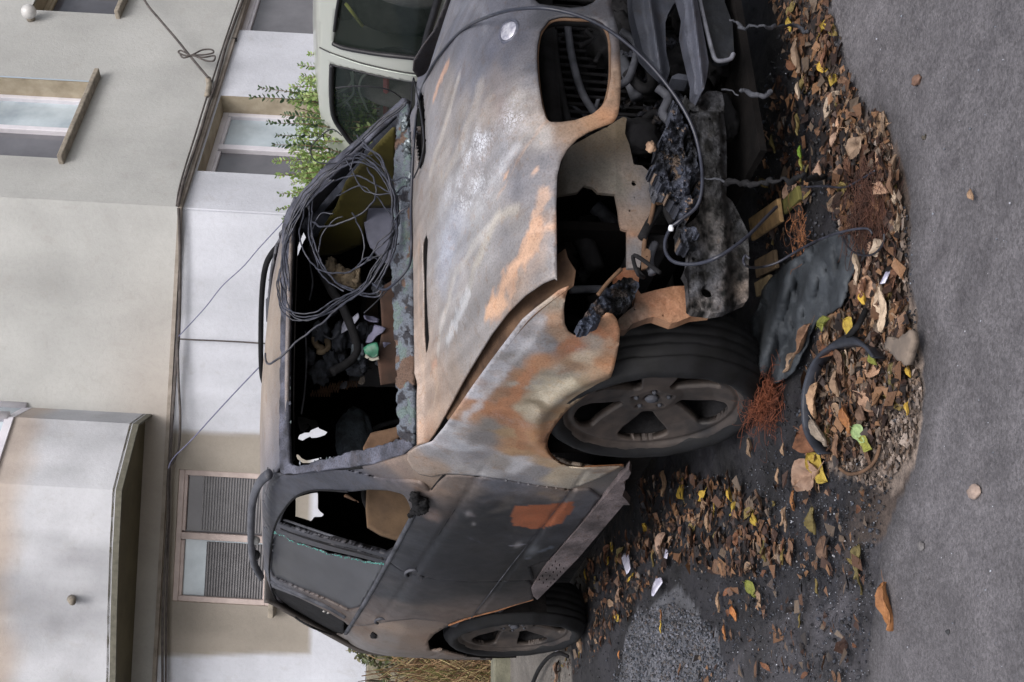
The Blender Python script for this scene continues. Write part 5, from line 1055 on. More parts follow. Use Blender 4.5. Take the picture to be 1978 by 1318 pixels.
# (x, y, half-length vector dx, dy, width/length, material, curl, serrated, label)
big = [
 (1718, 1172, 6, 46, .50, 'orange', .5, False, 'large orange split leaf lying alone on the grey road'),
 (1727, 598, 8, 42, .55, 'pale', .15, True, 'large pale leaf with a toothed edge at the road edge'),
 (1592, 905, 14, 24, .65, 'yellow', .5, False, 'bright yellow leaf beside the peach leaf under the black arc'),
 (1569, 926, -24, 16, .7, 'peach', .5, False, 'pale peach curled leaf touching the bright yellow leaf'),
 (1598, 775, -4, 34, .75, 'tan', .45, False, 'broad tan folded leaf in the middle of the black arc'),
 (1583, 850, 14, 20, .8, 'rust', .5, False, 'rusty brown leaf lying against the inside of the black arc'),
 (1604, 838, 12, 28, .3, 'pale', .5, False, 'narrow pale leaf standing in the black arc'),
 (1660, 813, 8, 24, .5, 'orange', .6, False, 'curled orange-brown leaf in the grey silt near the pale green leaf'),
 (1685, 840, 10, 12, .7, 'mint', .3, False, 'small pale green leaf in the grey silt'),
 (1697, 858, 10, 10, .6, 'lime', .3, False, 'yellow-green leaf touching the small pale green leaf'),
 (1511, 919, 2, 15, .55, 'tan', .4, False, 'peach-brown pointed leaf on the black ground behind the wheel'),
 (1541, 967, 3, 20, .35, 'orange', .4, False, 'bright orange slim leaf on the black ground'),
 (1567, 296, 0, 14, .75, 'green', .2, False, 'round green leaf on the burnt ground under the beam'),
 (1569, 318, 0, 12, .7, 'lime', .3, False, 'second green leaf touching the round green leaf'),
 (1693, 577, 4, 11, .85, 'yellow', .7, False, 'small yellow cupped leaf beside the toothed pale leaf'),
 (1665, 632, 8, 12, .8, 'yellow', .3, False, 'yellow oval leaf above the tip of the black arc'),
 (1613, 622, 14, -8, .6, 'lime', .4, False, 'yellow-green leaf resting on the edge of the dark plastic sheet'),
 (1712, 693, 6, 13, .6, 'lime', .6, False, 'twisted yellow-green leaf below the flat grey stone'),
 (1768, 718, 3, 13, .35, 'yellow', .9, False, 'upper of two thin yellow curled leaves at the road border'),
 (1765, 789, -2, 13, .35, 'yellow', .9, False, 'lower of two thin yellow curled leaves at the road border'),
 (1720, 480, -10, 16, .7, 'pale', .5, False, 'pale yellow crumpled leaf beside the wire ring'),
 (1678, 285, 10, -20, .9, 'tan', .4, False, 'broad tan leaf on top of the brown heap'),
 (1634, 272, -4, 14, .8, 'peach', .4, False, 'small peach leaf left of the broad tan leaf'),
 (1606, 326, 4, 14, .8, 'peach', .5, False, 'peach folded leaf at the end of the charred strand'),
 (1562, 108, 0, 34, .38, 'tan', .5, False, 'long tan leaf on the burnt ground near the far bumper'),
 (1564, 176, 0, 16, .55, 'pale', .5, False, 'pale leaf just beside the long tan leaf'),
 (1547, 50, 4, 12, .5, 'yellow', .6, False, 'yellow leaf at the far edge of the burnt ground'),
 (1563, 242, 0, 20, .5, 'olive', .5, False, 'olive-brown leaf above the green leaf pair'),
 (1615, 110, -4, 22, .4, 'rust', .6, False, 'rusty slim leaf at the far edge of the tarmac'),
 (1581, 1005, 6, 26, .85, 'olive', .5, True, 'yellow-green crumpled leaf on dark ground'),
 (1600, 1058, 6, 24, .95, 'brown', .15, False, 'square brown flat leaf below the crumpled olive leaf'),
 (1664, 1085, -6, 30, .7, 'olive', .1, False, 'flat olive-brown leaf pressed on the wet ground'),
 (1523, 997, -4, 18, .4, 'tan', .6, False, 'upright tan leaf beside the bright orange slim leaf'),
 (1527, 1014, 2, 14, .6, 'tan', .5, False, 'tan leaf directly under the upright tan leaf'),
 (1536, 1066, 4, 26, .6, 'brown', .3, False, 'dull brown leaf with a yellow spot of leaf on it'),
 (1486, 1062, 4, 22, .45, 'olive', .6, False, 'olive dry leaf among the black cinders'),
 (1468, 1003, 4, 14, .7, 'yellow', .6, False, 'golden leaf near the crumpled olive leaf'),
 (1419, 955, 3, 16, .5, 'yellow', .7, False, 'yellow leaf in the litter behind the front wheel'),
 (1425, 982, -4, 14, .4, 'yellow', .6, False, 'second yellow leaf just below in the litter behind the wheel'),
 (1458, 1139, 8, 12, .55, 'lime', .1, False, 'smooth lime green oval leaf on the black ground'),
 (1476, 1158, 4, 16, .6, 'tan', .5, False, 'tan leaf touching the lime green oval leaf'),
 (1203, 1149, 2, 14, .9, 'peach', .5, False, 'round peach leaf by the sill board end'),
 (1287, 1056, -4, 24, .7, 'peach', .6, False, 'pale peach crumpled leaf with a white tip below the sill'),
 (1396, 1163, 2, 20, .35, 'tan', .5, False, 'long tan leaf standing in the black cinders'),
 (1407, 1221, 2, 14, .4, 'orange', .4, False, 'small orange leaf on the near black ground'),
 (1427, 1185, 4, 14, .6, 'orange', .6, False, 'orange-brown leaf below the long tan leaf'),
 (1284, 1188, 0, 10, .6, 'orange', .5, False, 'small orange leaf on the grey gravel patch'),
 (1283, 1211, 0, 12, .4, 'yellow', .4, False, 'small yellow leaf on the grey gravel patch'),
 (1202, 1265, 0, 8, .8, 'orange', .4, False, 'tiny orange leaf on the grey gravel patch'),
 (1128, 1240, 2, 22, .5, 'tan', .5, False, 'tan leaf below the rear wheel'),
 (1100, 1235, -2, 20, .5, 'tan', .6, False, 'tan leaf touching the bottom of the rear wheel'),
 (1080, 1300, 0, 20, .5, 'peach', .5, False, 'peach leaf at the near edge of the picture by the rear tyre'),
 (1290, 935, 2, 24, .35, 'tan', .8, False, 'curled tan leaf behind the front tyre'),
 (1458, 865, 4, 18, .5, 'tan', .8, False, 'small brown curled leaf beside the front tyre'),
 (1522, 868, 2, 12, .7, 'tan', .5, False, 'grey-tan leaf left of the arc'),
 (1622, 680, 14, 4, .6, 'rust', .7, False, 'reddish curled leaf under the top of the black arc'),
 (1575, 655, -10, 26, .4, 'brown', .8, False, 'brown curled leaf leaning on the dark plastic sheet edge'),
 (1550, 700, -8, 20, .45, 'tan', .8, False, 'tan curled leaf outside the top of the black arc'),
 (1680, 520, 2, 30, .35, 'pale', .6, False, 'long pale strip of leaf beside the dark plastic corner'),
 (1690, 565, -6, 24, .5, 'rust', .5, False, 'rust-coloured leaf left of the toothed pale leaf'),
 (1749, 350, 6, 26, .3, 'brown', .8, False, 'thin brown curled leaf standing at the tarmac edge'),
 (1728, 365, 10, 8, .8, 'peach', .6, False, 'peach cupped leaf at the heap edge'),
 (1688, 800, 6, 14, .8, 'brown', .3, False, 'flat brown leaf in the silt by the road'),
 (1888, 378, 4, 10, .7, 'tan', .5, False, 'small tan leaf far out on the road'),
 (1540, 372, 8, 14, .9, 'peach', .4, False, 'pale pink leaf next to the plank piece'),
 (1648, 700, 8, 24, .5, 'brown', .6, False, 'long brown leaf inside the top of the black arc'),
 (1640, 860, 4, 24, .6, 'brown', .4, False, 'mauve-brown flat leaf right of the tan folded leaf'),
 (1640, 740, 6, 26, .5, 'tan', .6, False, 'pink-brown folded leaf above the broad tan folded leaf'),
]
for i, (x, y, dx, dy, wr, mk, cu, se, lab) in enumerate(big):
    yaw, a = px_yaw(x, y, dx, dy); b = gnd(x+dx, y+dy); L = 2*np.linalg.norm(b-a); 
    L = min(L, .24); W = max(L*wr, .02)
    if abs(dx) > abs(dy): W *= .8
    me = leafmesh('leaf', L, W, LM[mk], cu, se, i == 0, seed=i)
    up = .014 if x < 1700 or y < 900 else .006
    if 0 < i and 1540 < x < 1750 and y < 900: up = .035
    leafobj(me, (a[0], a[1], up), yaw, .12 if i else 0, lab)
# ---- repeats: shapes shared, every leaf an object
zones = [ # polygon, count, label, group, size range, palette
 ([(1600, 200), (1700, 205), (1745, 330), (1752, 520), (1768, 640), (1772, 760), (1700, 850), (1640, 900), (1560, 860), (1560, 740), (1600, 640), (1660, 560), (1680, 500), (1640, 440), (1600, 340)], 120, 'small dry brown leaf in the heap along the road edge', 'dry leaves heaped along the road edge', (.035, .12), ['brown', 'tan', 'tan', 'rust', 'dark', 'brown', 'olive', 'pale', 'peach']),
 ([(1230, 930), (1330, 910), (1440, 930), (1500, 990), (1520, 1080), (1420, 1120), (1330, 1100), (1260, 1060)], 70, 'small dry leaf in the litter behind the front wheel', 'dry leaves behind the front wheel', (.035, .10), ['brown', 'rust', 'brown', 'dark', 'tan', 'olive', 'brown', 'dark', 'rust', 'yellow']),
 ([(1110, 1110), (1190, 1030), (1290, 1000), (1300, 1090), (1240, 1160), (1180, 1240), (1120, 1318), (1060, 1318), (1090, 1250)], 50, 'small dry leaf in the litter beside the sill board', 'dry leaves beside the sill', (.03, .085), ['tan', 'rust', 'brown', 'tan', 'dark', 'brown', 'rust', 'olive', 'yellow']),
 ([(1500, 150), (1590, 120), (1600, 330), (1560, 420), (1490, 480), (1470, 380)], 26, 'small dry leaf on the burnt ground under the bumper beam', 'dry leaves under the bumper beam', (.03, .07), ['brown', 'rust', 'dark', 'olive']),
 ([(1500, 0), (1610, 0), (1640, 130), (1680, 220), (1620, 230), (1530, 120)], 26, 'small dry leaf at the far end of the road edge', 'dry leaves at the far road edge', (.03, .07), ['brown', 'rust', 'tan', 'brown', 'olive', 'yellow']),
 ([(1460, 940), (1640, 900), (1700, 960), (1660, 1318), (1300, 1318), (1420, 1120)], 22, 'small dry leaf scattered on the black cinders', 'dry leaves on the cinders', (.03, .06), ['brown', 'tan', 'olive', 'rust']),
]
LS = {}
def shared(k, v):
    if (k, v) not in LS: LS[(k, v)] = leafmesh('leaf', 1, [.45, .6, .35, .75, .3][v % 5], LM[k], [.35, .5, .25, .2, .6][v % 5], v % 2 == 0, seed=v*7+len(k), nl=9, nw=3)
    return LS[(k, v)]
LMK = [(1700, 470, 'the wire ring'), (1675, 400, 'the fibre mat'), (1727, 600, 'the toothed pale leaf'), (1750, 672, 'the flat stone'), (1600, 770, 'the broad tan folded leaf'), (1690, 845, 'the pale green leaf'), (1592, 905, 'the bright yellow leaf'), (1640, 650, 'the top of the black arc'), (1678, 285, 'the broad tan leaf'),
 (1606, 326, 'the charred strand end'), (1581, 1005, 'the crumpled olive leaf'), (1458, 1139, 'the lime oval leaf'), (1290, 935, 'the front tyre'), (1419, 960, 'the golden leaves'), (1287, 1060, 'the pale crumpled leaf'), (1268, 1130, 'the white shard'), (1203, 1149, 'the round peach leaf'), (1120, 1240, 'the rear tyre'), (1396, 1163, 'the long tan leaf'),
 (1480, 425, 'the tan plank'), (1567, 300, 'the green leaf pair'), (1562, 120, 'the long tan leaf'), (1547, 40, 'the far yellow leaf'), (1540, 967, 'the slim orange leaf'), (1664, 1085, 'the pressed olive leaf'), (1520, 200, 'the hanging strand'), (1615, 110, 'the rusty slim leaf')]
ZW = ['in the road-edge heap', 'in the litter behind the wheel', 'in the litter by the sill', 'under the bumper beam', 'at the far road edge', 'on the black cinders']
for zi, (zp, cnt, lab, grp, (s0, s1), pal) in enumerate(zones):
    zw = ZW[zi]
    poly = np.array(zp, float); n = 0
    while n < cnt:
        x, y = rng.uniform(poly[:, 0].min(), poly[:, 0].max()), rng.uniform(poly[:, 1].min(), poly[:, 1].max())
        if not inside(np.array([[x, y]]), poly)[0]: continue
        a = gnd(x, y); s = rng.uniform(s0, s1); mk = random.choice(pal); cw_ = {'dark': 'blackish', 'rust': 'rusty', 'brown': 'brown'}.get(mk, mk); lm = min(LMK, key=lambda q: (q[0]-x)**2+(q[1]-y)**2)[2]; sz = 'tiny' if s < s0+(s1-s0)*.33 else ('small' if s < s0+(s1-s0)*.7 else 'middling'); lb = f'{sz} dry {cw_} leaf {zw} near {lm}'; leafobj(shared(mk, random.randrange(5)), (a[0], a[1], rng.uniform(.003, .016)), rng.uniform(0, 6.28), .28, lb, grp, s=s); n += 1
# ---- crumbled litter, cinders and glass grains nobody could count
def scatter(name, lab, cat, zs, mat_cols, smin, smax, flat, zmax):
    pts = []; vs = []; fs = []; cs = []; o_ = 0
    for poly, cnt in zs:
        poly = np.array(poly, float); n = 0
        while n < cnt:
            x, y = rng.uniform(poly[:, 0].min(), poly[:, 0].max()), rng.uniform(poly[:, 1].min(), poly[:, 1].max())
            if not inside(np.array([[x, y]]), poly)[0]: continue
            a = gnd(x, y); s = rng.uniform(smin, smax)*(1 if rng.random() < .8 else 1.8); r1 = Matrix.Rotation(rng.uniform(0, 6.28), 3, 'Z') @ Matrix.Rotation(rng.uniform(-.7, .7), 3, 'X')
            q = np.array([[-1, -.3, 0], [-.2, -.6, .3*rng.random()], [1, 0, .2*rng.random()], [.1, .7, .3*rng.random()]])+rng.uniform(-.25, .25, (4, 3))*[1, 1, .5]
            if flat: v = q*s@np.array(r1).T; f = [(0, 1, 2), (0, 2, 3)]
            else: v, f = lump((0, 0, 0), (s, s*.8, s*.6), n, .4, 1, 2)
            v = v+np.array([a[0], a[1], rng.uniform(.002, zmax)]); vs.append(v); fs += [tuple(i+o_ for i in g) for g in f]; o_ += len(v); cs += [lin(random.choice(mat_cols))]*len(v); n += 1
    o = mesh(name, np.concatenate(vs), fs, M['panel'], None, np.array(cs), smooth=False); tag(o, lab, cat, kind='stuff'); return o
Z = [z[0] for z in zones]
scatter('leaf_litter', 'crumbled brown leaf litter spread along the road edge and the burnt car', 'litter', [(Z[0], 1700), (Z[1], 700), (Z[2], 600), (Z[3], 220), (Z[4], 350), (Z[5], 260)], [(84, 62, 50), (62, 46, 40), (104, 78, 60), (52, 42, 40), (122, 92, 68), (40, 36, 36), (96, 84, 74)], .006, .020, True, .028)
allz = [(1130, 1318), (1200, 1100), (1240, 940), (1460, 900), (1540, 720), (1450, 500), (1470, 200), (1520, 0), (1600, 0), (1640, 180), (1760, 420), (1780, 760), (1690, 1060), (1680, 1318)]
scatter('silt_crumbs', 'grey-brown crumbs of silt and leaf bits on the dried mud at the road edge', 'silt crumbs', [([(1590, 640), (1700, 560), (1775, 640), (1786, 760), (1765, 880), (1700, 950), (1620, 900), (1570, 800)], 2600), ([(1590, 240), (1720, 250), (1755, 420), (1760, 560), (1650, 560)], 900)], [(124, 112, 104), (98, 86, 78), (140, 128, 120), (78, 70, 66), (112, 96, 84)], .003, .012, True, .012)
scatter('burnt_cinders', 'black cinders and grit covering the burnt ground', 'cinders', [(allz, 5200)], [(40, 42, 48), (56, 58, 64), (30, 30, 34), (62, 66, 76), (48, 48, 50)], .0015, .005, False, .004)
scatter('glass_grains', 'tiny white grains of shattered safety glass on the ground', 'glass grains', [(allz, 500), ([(1460, 900), (1700, 960), (1690, 1318), (1400, 1318)], 600), ([(1590, 0), (1978, 0), (1978, 1318), (1680, 1318), (1780, 760), (1750, 400)], 110)], [(128, 134, 144), (104, 110, 120), (166, 170, 180)], .0008, .0021, False, .012)
scatter('gravel', 'grey gravel of the worn tarmac patch beside the rear wheel', 'gravel', [([(1180, 1318), (1230, 1180), (1300, 1165), (1370, 1200), (1410, 1318)], 2600)], [(92, 96, 106), (68, 72, 80), (112, 114, 124), (48, 51, 57), (84, 80, 80)], .002, .006, False, .004)

# ---- stones and single pieces
def stone(x, y, s, c, lab, name='stone', cat='stone', fl=.6, seed=0):
    a = gnd(x, y); V, Fc = lump((a[0], a[1], s*fl*.6), (s, s*.8, s*fl), seed+x*.1, .35, 3, 1.6); o = mesh(name, V, Fc, simple(name+'_stone', c, tuple(int(v*.75) for v in c), 30, .85), None, loc=(a[0], a[1], 0)); return tag(o, lab, cat)
stone(1888, 950, .020, (164, 146, 136), 'pale pinkish pebble lying on the open grey road')
stone(1775, 155, .016, (120, 92, 78), 'reddish-brown stone on the far side of the road')
stone(1783, 1056, .014, (112, 110, 112), 'grey pebble on the road near the large orange leaf')
stone(1833, 1221, .007, (60, 62, 66), 'tiny dark pebble on the near road')
stone(1740, 432, .012, (140, 96, 84), 'small pinkish stone at the road edge')
stone(1787, 265, .008, (86, 80, 72), 'tiny dark pebble by the far road edge')
V, Fc = pxsheet([(1748, 655), (1772, 640), (1776, 662), (1768, 690), (1762, 706), (1742, 690), (1722, 672), (1728, 650)], lambda x, y: gnd(np.atleast_1d(x), np.atleast_1d(y), .03), 4, rough=.006); tag(mesh('flat_stone', V, Fc, simple('flat_stone_grey', (120, 108, 98), (96, 88, 82), 18, .85), None, solid=.02, loc=V.mean(0)), 'flat grey-brown slab of stone tilted at the road edge', 'stone')
# white plastic shards
for i, (pl, lab) in enumerate([([(1262, 1118), (1272, 1116), (1278, 1125), (1274, 1138), (1269, 1155), (1264, 1146), (1261, 1130)], 'white plastic shard on the litter near the gravel patch'), ([(1200, 1068), (1210, 1072), (1222, 1098), (1220, 1112), (1208, 1094), (1198, 1078)], 'long white plastic shard under the sill board'), ([(1706, 525), (1714, 524), (1716, 548), (1708, 550)], 'bright bit of foil at the road edge heap'), ([(1070, 1255), (1078, 1243), (1084, 1246), (1078, 1262)], 'white shard leaning beside the rear tyre'), ([(1283, 1060), (1290, 1066), (1292, 1080), (1286, 1078)], 'small white chip on the peach crumpled leaf')]):
    V, Fc = pxsheet(pl, lambda x, y: gnd(np.atleast_1d(x), np.atleast_1d(y), .03)+np.stack([0*np.atleast_1d(x), 0*np.atleast_1d(x), .0008*(np.atleast_1d(y)-np.atleast_1d(y).mean())], 1), 3, rough=.008); tag(mesh('plastic_shard', V, Fc, simple('white_shard', (214, 214, 232), (168, 168, 196), 30, .35), None, solid=.003, loc=V.mean(0)), lab, 'shard')
# plank pieces
def plank(p0, p1, w_, z, c, lab):
    a, b = gnd(*p0, z), gnd(*p1, z); d = b-a; L = np.linalg.norm(d); yaw = math.atan2(d[1], d[0]); V, Fc = box((0, 0, 0), (L, w_, .014)); V = V@np.array(Matrix.Rotation(yaw, 3, 'Z') @ Matrix.Rotation(.12, 3, 'X')).T
    o = mesh('plank_piece', V, Fc, simple('plank_wood', c, tuple(int(v*.65) for v in c), 24, .85, 0, .5, .004, 60), None, smooth=False, bevel=.003); o.location = tuple((a+b)/2); tag(o, lab, 'plank')
plank((1452, 444), (1508, 406), .075, .05, (150, 122, 84), 'light tan plank piece lying under the bumper beam')
plank((1515, 402), (1545, 372), .045, .03, (96, 92, 46), 'small olive-green splinter of wood beyond the tan plank')
plank((1462, 520), (1500, 500), .06, .02, (110, 92, 70), 'brown board piece half under the dark plastic sheet')
plank((1462, 560), (1490, 545), .05, .02, (128, 112, 84), 'tan board scrap behind the front tyre')
# dark plastic sheet (torn liner) lying in front of the tyre
sh = [(1616, 449), (1640, 452), (1668, 470), (1674, 492), (1664, 508), (1652, 520), (1643, 541), (1636, 570), (1626, 594), (1602, 606), (1578, 622), (1566, 650), (1554, 680), (1544, 702), (1532, 722), (1518, 732), (1500, 742), (1482, 736), (1462, 716), (1452, 690), (1456, 650), (1452, 622), (1462, 600), (1474, 562), (1492, 538), (1514, 518), (1540, 498), (1566, 478), (1596, 460)]
def shS(x, y):
    x = np.atleast_1d(x); y = np.atleast_1d(y); P = gnd(x, y, .05); z = .022+.018*fbm(P, 6, 4)+.012*fbm(P, 16, 4, 3)+.03*np.exp(-(((x-1530)*.95+(y-520)*.3)/14.)**2)+.015*np.exp(-(((x-1500)*.8+(y-660)*.5)/12.)**2); return np.array([at(a, b, 2, c_) for a, b, c_ in zip(x, y, z)])
V, Fc = pxsheet(ragged(sh, 1.6, 3, 2), shS, 4)
tag(mesh('plastic_sheet', V, Fc, simple('dark_liner_plastic', (66, 71, 77), (36, 40, 45), 9, .7, 0, .7, .006, 50, .3), None, solid=.006, loc=V.mean(0)), 'torn dark grey plastic sheet lying in front of the tyre', 'plastic sheet')
# black arc (part of a wheel-arch trim)
ap = [(1690, 690), (1676, 672), (1655, 660), (1632, 658), (1608, 668), (1588, 684), (1572, 706), (1561, 736), (1555, 768), (1555, 800), (1559, 832), (1570, 856), (1586, 878)]
P = cr(np.array([gnd(x, y, .05-.0*i) for i, (x, y) in enumerate(ap)]), 6, False); V = []; Fc = []
n = len(P); T_g = np.gradient(P, axis=0); T_g /= np.linalg.norm(T_g, axis=1)[:, None]
for i, (p, t_) in enumerate(zip(P, T_g)):
    nr = np.cross(t_, [0, 0, 1]); w_ = .007+.020*math.exp(-((i/n-.24)/.10)**2)
    for (a, b) in ((-1, -.03), (-.8, .004), (0, .012), (.8, .0)): V.append(p+nr*w_*a*.7+np.array([0, 0, b]))
for i in range(n-1):
    for q in range(3): Fc.append((i*4+q, i*4+q+1, (i+1)*4+q+1, (i+1)*4+q))
V = np.array(V); tag(mesh('arch_trim', V, Fc, simple('black_arch_trim', (58, 62, 72), (34, 36, 42), 12, .5, 0, .2, .003, 90, .4), None, solid=.004, loc=V.mean(0)), 'curved black strip of wheel-arch trim lying around the leaves', 'trim strip')
V, Fc = tube(cr([gnd(1640, 650, .05), gnd(1652, 635, .06), gnd(1660, 625, .05), gnd(1672, 600, .02)], 6, False), .009, 6); tag(mesh('rubber_strip', V, Fc, M['soot'], None, loc=V.mean(0)), 'short black rubber strip above the top of the black arc', 'rubber strip')
V, Fc = tube(cr([gnd(x, y, .02) for x, y in [(1700, 860), (1690, 890), (1668, 910), (1640, 916), (1622, 905)]], 6, False), .005, 6); tag(mesh('bent_wire', V, Fc, M['brown'], None, loc=V.mean(0)), 'brown bent wire half buried in the silt below the arc', 'wire')
# orange-rust steel wool from the burnt tyre, and the brown nest inside the wire ring
def wool(cx, cy, z, rad, n_, cols, name, lab, cat):
    g = []
    c_ = gnd(cx, cy, z)
    for i in range(n_):
        p = c_+rng.normal(0, .33, 3)*np.array(rad); pts = [p]
        for q in range(4): pts.append(pts[-1]+rng.normal(0, .25, 3)*np.array(rad))
        pts = np.array(pts); pts[:, 2] = np.clip(pts[:, 2], .004, None); g.append(tube(cr(pts, 4, False), rng.uniform(.0004, .0010), 3, cap=False))
    V, Fc = join(g); o = mesh(name, V, Fc, simple(name+'_mat', cols[0], cols[1], 20, .9, 0, 0), None, loc=c_); tag(o, lab, cat)
wool(1470, 768, .05, (.10, .10, .05), 620, ((128, 72, 48), (74, 42, 34)), 'rusty_wire_tuft', 'tuft of fine orange-rusty wire beside the front tyre', 'wire tuft')
wool(1675, 405, .03, (.12, .14, .03), 300, ((88, 56, 44), (54, 38, 34)), 'brown_wire_mat', 'dark brown matted fibre inside the wire ring in the leaf heap', 'fibre mat')
wool(1545, 455, .04, (.06, .10, .03), 40, ((150, 100, 66), (100, 66, 48)), 'orange_root_tuft', 'spiky tuft of orange-brown stalks under the bumper beam', 'stalks')
cable('ground_wire', 'grey wire hooked in front of the beam and running over the plastic sheet', [at(1448, 500, 0, .84), at(1440, 494, 0, .84), at(1436, 503, 0, .84), at(1442, 514, 0, .84), at(1465, 517, 2, .2), at(1500, 508, 2, .14), at(1545, 482, 2, .10), at(1590, 460, 2, .09), at(1640, 445, 2, .07), at(1675, 442, 2, .05), at(1685, 452, 2, .04)], .0035, M['cable'])
cable('wire_ring', 'thin dark wire ring around the brown fibre mat', [gnd(x, y, .05) for x, y in [(1625, 452), (1634, 472), (1650, 488), (1672, 494), (1692, 488), (1706, 470), (1708, 452)]], .003, M['cablethin'])
cable('ground_wire', 'bluish thin wire between the charred strand and the heap', [gnd(x, y, .03) for x, y in [(1552, 362), (1590, 360), (1630, 362), (1660, 348), (1690, 330)]], .003, M['cable'])
cable('ground_wire', 'thick dark hose stub curving beside the rear tyre', [gnd(x, y, .05) for x, y in [(1025, 1330), (1040, 1295), (1060, 1270), (1080, 1262), (1096, 1268)]], .012, M['soot'], cat='hose')

# ================================================================== BUILDING
# the street climbs: the house stands plumb, the car's ground plane is tilted against it
GV = UP+.055*RT; GV /= np.linalg.norm(GV)
def ortho(h): h = h-(h@GV)*GV; return h/np.linalg.norm(h)
H1 = ortho(RT-.049*UP); N1 = np.cross(H1, GV); H2 = ortho(FW+1.087*RT-.052*UP); N2 = np.cross(H2, GV)
OC = CAM+ray(345, 400)*11.5
def hk(px, H, Nn, off=0.0):
    P = onplane(np.array([p[0] for p in px], float), np.array([p[1] for p in px], float), OC+Nn*off, Nn)-OC
    return np.stack([P@H, P@GV], 1)
house = empty('apartment_building', tuple(OC)); tag(house, 'pale plastered apartment building with peeling walls and a rounded bay', 'building')
def hp(name, V, F, mat, cols=None, parent=None, **k): return mesh(name, np.asarray(V)-OC, F, mat, parent or house, cols, **k)
def stucco():
    m, t, b, o = newmat('stucco'); a = N(t, 'ShaderNodeAttribute', attribute_name='Col')
    n1 = tex(t, 1.1, 6, .6); n2 = tex(t, 26, 6, .75); n3 = tex(t, 5, 6, .7, .5)
    c = mix(t, 1.0, a.outputs['Color'], ramp(t, n1.outputs[0], [(.3, g3(.88)), (.65, g3(1.07))]), 'MULTIPLY')
    c = mix(t, 1.0, c, ramp(t, n2.outputs[0], [(.25, g3(.92)), (.5, g3(1)), (.75, g3(1.04))]), 'MULTIPLY')
    c = mix(t, ramp(t, n3.outputs[0], [(.56, g3(0)), (.75, g3(.25))]), c, lin((140, 134, 126)))
    t.links.new(c, b.inputs['Base Color']); b.inputs['Roughness'].default_value = .92; b.inputs['Specular IOR Level'].default_value = .15
    bump(t, b, n2.outputs[0], .4, .014); return m
M['stucco'] = stucco()
UPC, LOC_, BRC = (168, 169, 168), (187, 190, 199), (146, 140, 132)
MS0 = simple('ledge_plaster', (150, 142, 134), (120, 112, 104), 8, .9)
def wall(name, H, Nn, h0, h1, k0, k1, holes, colf, step=.08, off=0.0):
    hs = np.unique(np.round(np.concatenate([np.linspace(h0, h1, int((h1-h0)/step)+2), [v for q in holes for v in q[:2]]]), 4)); ks = np.unique(np.round(np.concatenate([np.linspace(k0, k1, int((k1-k0)/step)+2), [v for q in holes for v in q[2:]]]), 4))
    hs = hs[(hs >= h0-1e-4) & (hs <= h1+1e-4)]; ks = ks[(ks >= k0-1e-4) & (ks <= k1+1e-4)]
    A, B = np.meshgrid(hs, ks, indexing='ij'); V = OC+np.multiply.outer(A.ravel(), H)+np.multiply.outer(B.ravel(), GV)+Nn*off
    i_ = np.arange(A.size).reshape(A.shape); Fq = np.stack([i_[:-1, :-1], i_[1:, :-1], i_[1:, 1:], i_[:-1, 1:]], -1).reshape(-1, 4)
    ca = A.ravel()[Fq].mean(1); cb = B.ravel()[Fq].mean(1); keep = np.ones(len(Fq), bool)
    for a, b, c, d in holes: keep &= ~((ca > a) & (ca < b) & (cb > c) & (cb < d))
    cols = colf(A.ravel(), B.ravel(), V); return hp(name, V, Fq[keep], M['stucco'], cols, solid=0)
def rect(px, H, Nn):
    q = hk(px, H, Nn); return (q[:, 0].min(), q[:, 0].max(), q[:, 1].min(), q[:, 1].max())
def rect2(l, r_, b, t, H, Nn):               # left, right, bottom, top measured on points
    a = hk([l, r_, b, t], H, Nn); return (a[0, 0], a[1, 0], a[2, 1], a[3, 1])
W1 = rect2((430, 1168), (430, 912), (521, 1172), (337, 1040), H1, N1)
W2 = rect2((60, 303), (60, 150), (150, 230), (-120, 230), H2, N2)
W3 = rect2((150, 24), (150, -120), (232, 15), (60, 15), H2, N2)
W4 = rect2((395, 326), (430, 180), (640, 250), (402, 255), H2, N2)
W5 = rect2((550, 58), (550, -90), (660, 20), (462, 40), H2, N2)
def flat(c): return lambda A, B, V: np.tile(lin(c), (len(A), 1))
brpoly = np.array([(335, 832), (500, 838), (560, 850), (600, 870), (600, 1190), (600, 1262), (330, 1268), (300, 1268), (300, 832)], float)
def lowcol(A, B, V):
    c = np.tile(lin(LOC_), (len(A), 1)); q = V+.006*np.stack([fbm(V, 4), fbm(V, 4, 4, 5), fbm(V, 4, 4, 8)], 1); pq = proj(q); k = inside(pq, brpoly); dd, _ = nearest(pq, brpoly); kf = np.clip(.5+np.where(k, dd, -dd)/9, 0, 1)[:, None]; c = c*(1-kf)+np.array(lin(BRC))*kf
    sk = fbm(np.stack([A*5, B*.5, A*0], 1), 1, 5, 3); gr_ = np.clip(-fbm(np.stack([A*1.6, B*.35, A*0], 1), 1, 4, 7), 0, 1)
    return c*(1+.07*fbm(V, 1.5)[:, None]+.05*sk[:, None]-.30*gr_[:, None]*np.clip(1.2+B*.8, 0, 1)[:, None])
def upcol(A, B, V):
    c = np.tile(lin(UPC), (len(A), 1)); f = np.exp(-((A+2.2)/1.3)**2)*np.exp(-(B/.5)**2)*.35; return (c*(1-f[:, None])+np.array(lin((172, 150, 132)))*f[:, None])*(1+.10*fbm(V, .9)[:, None]+.06*fbm(np.stack([A*4, B*.4, A*0], 1), 1, 5, 5)[:, None]-.12*np.clip(fbm(np.stack([A*1.2, B*.5, A*0], 1), 1, 4, 9), 0, 1)[:, None])
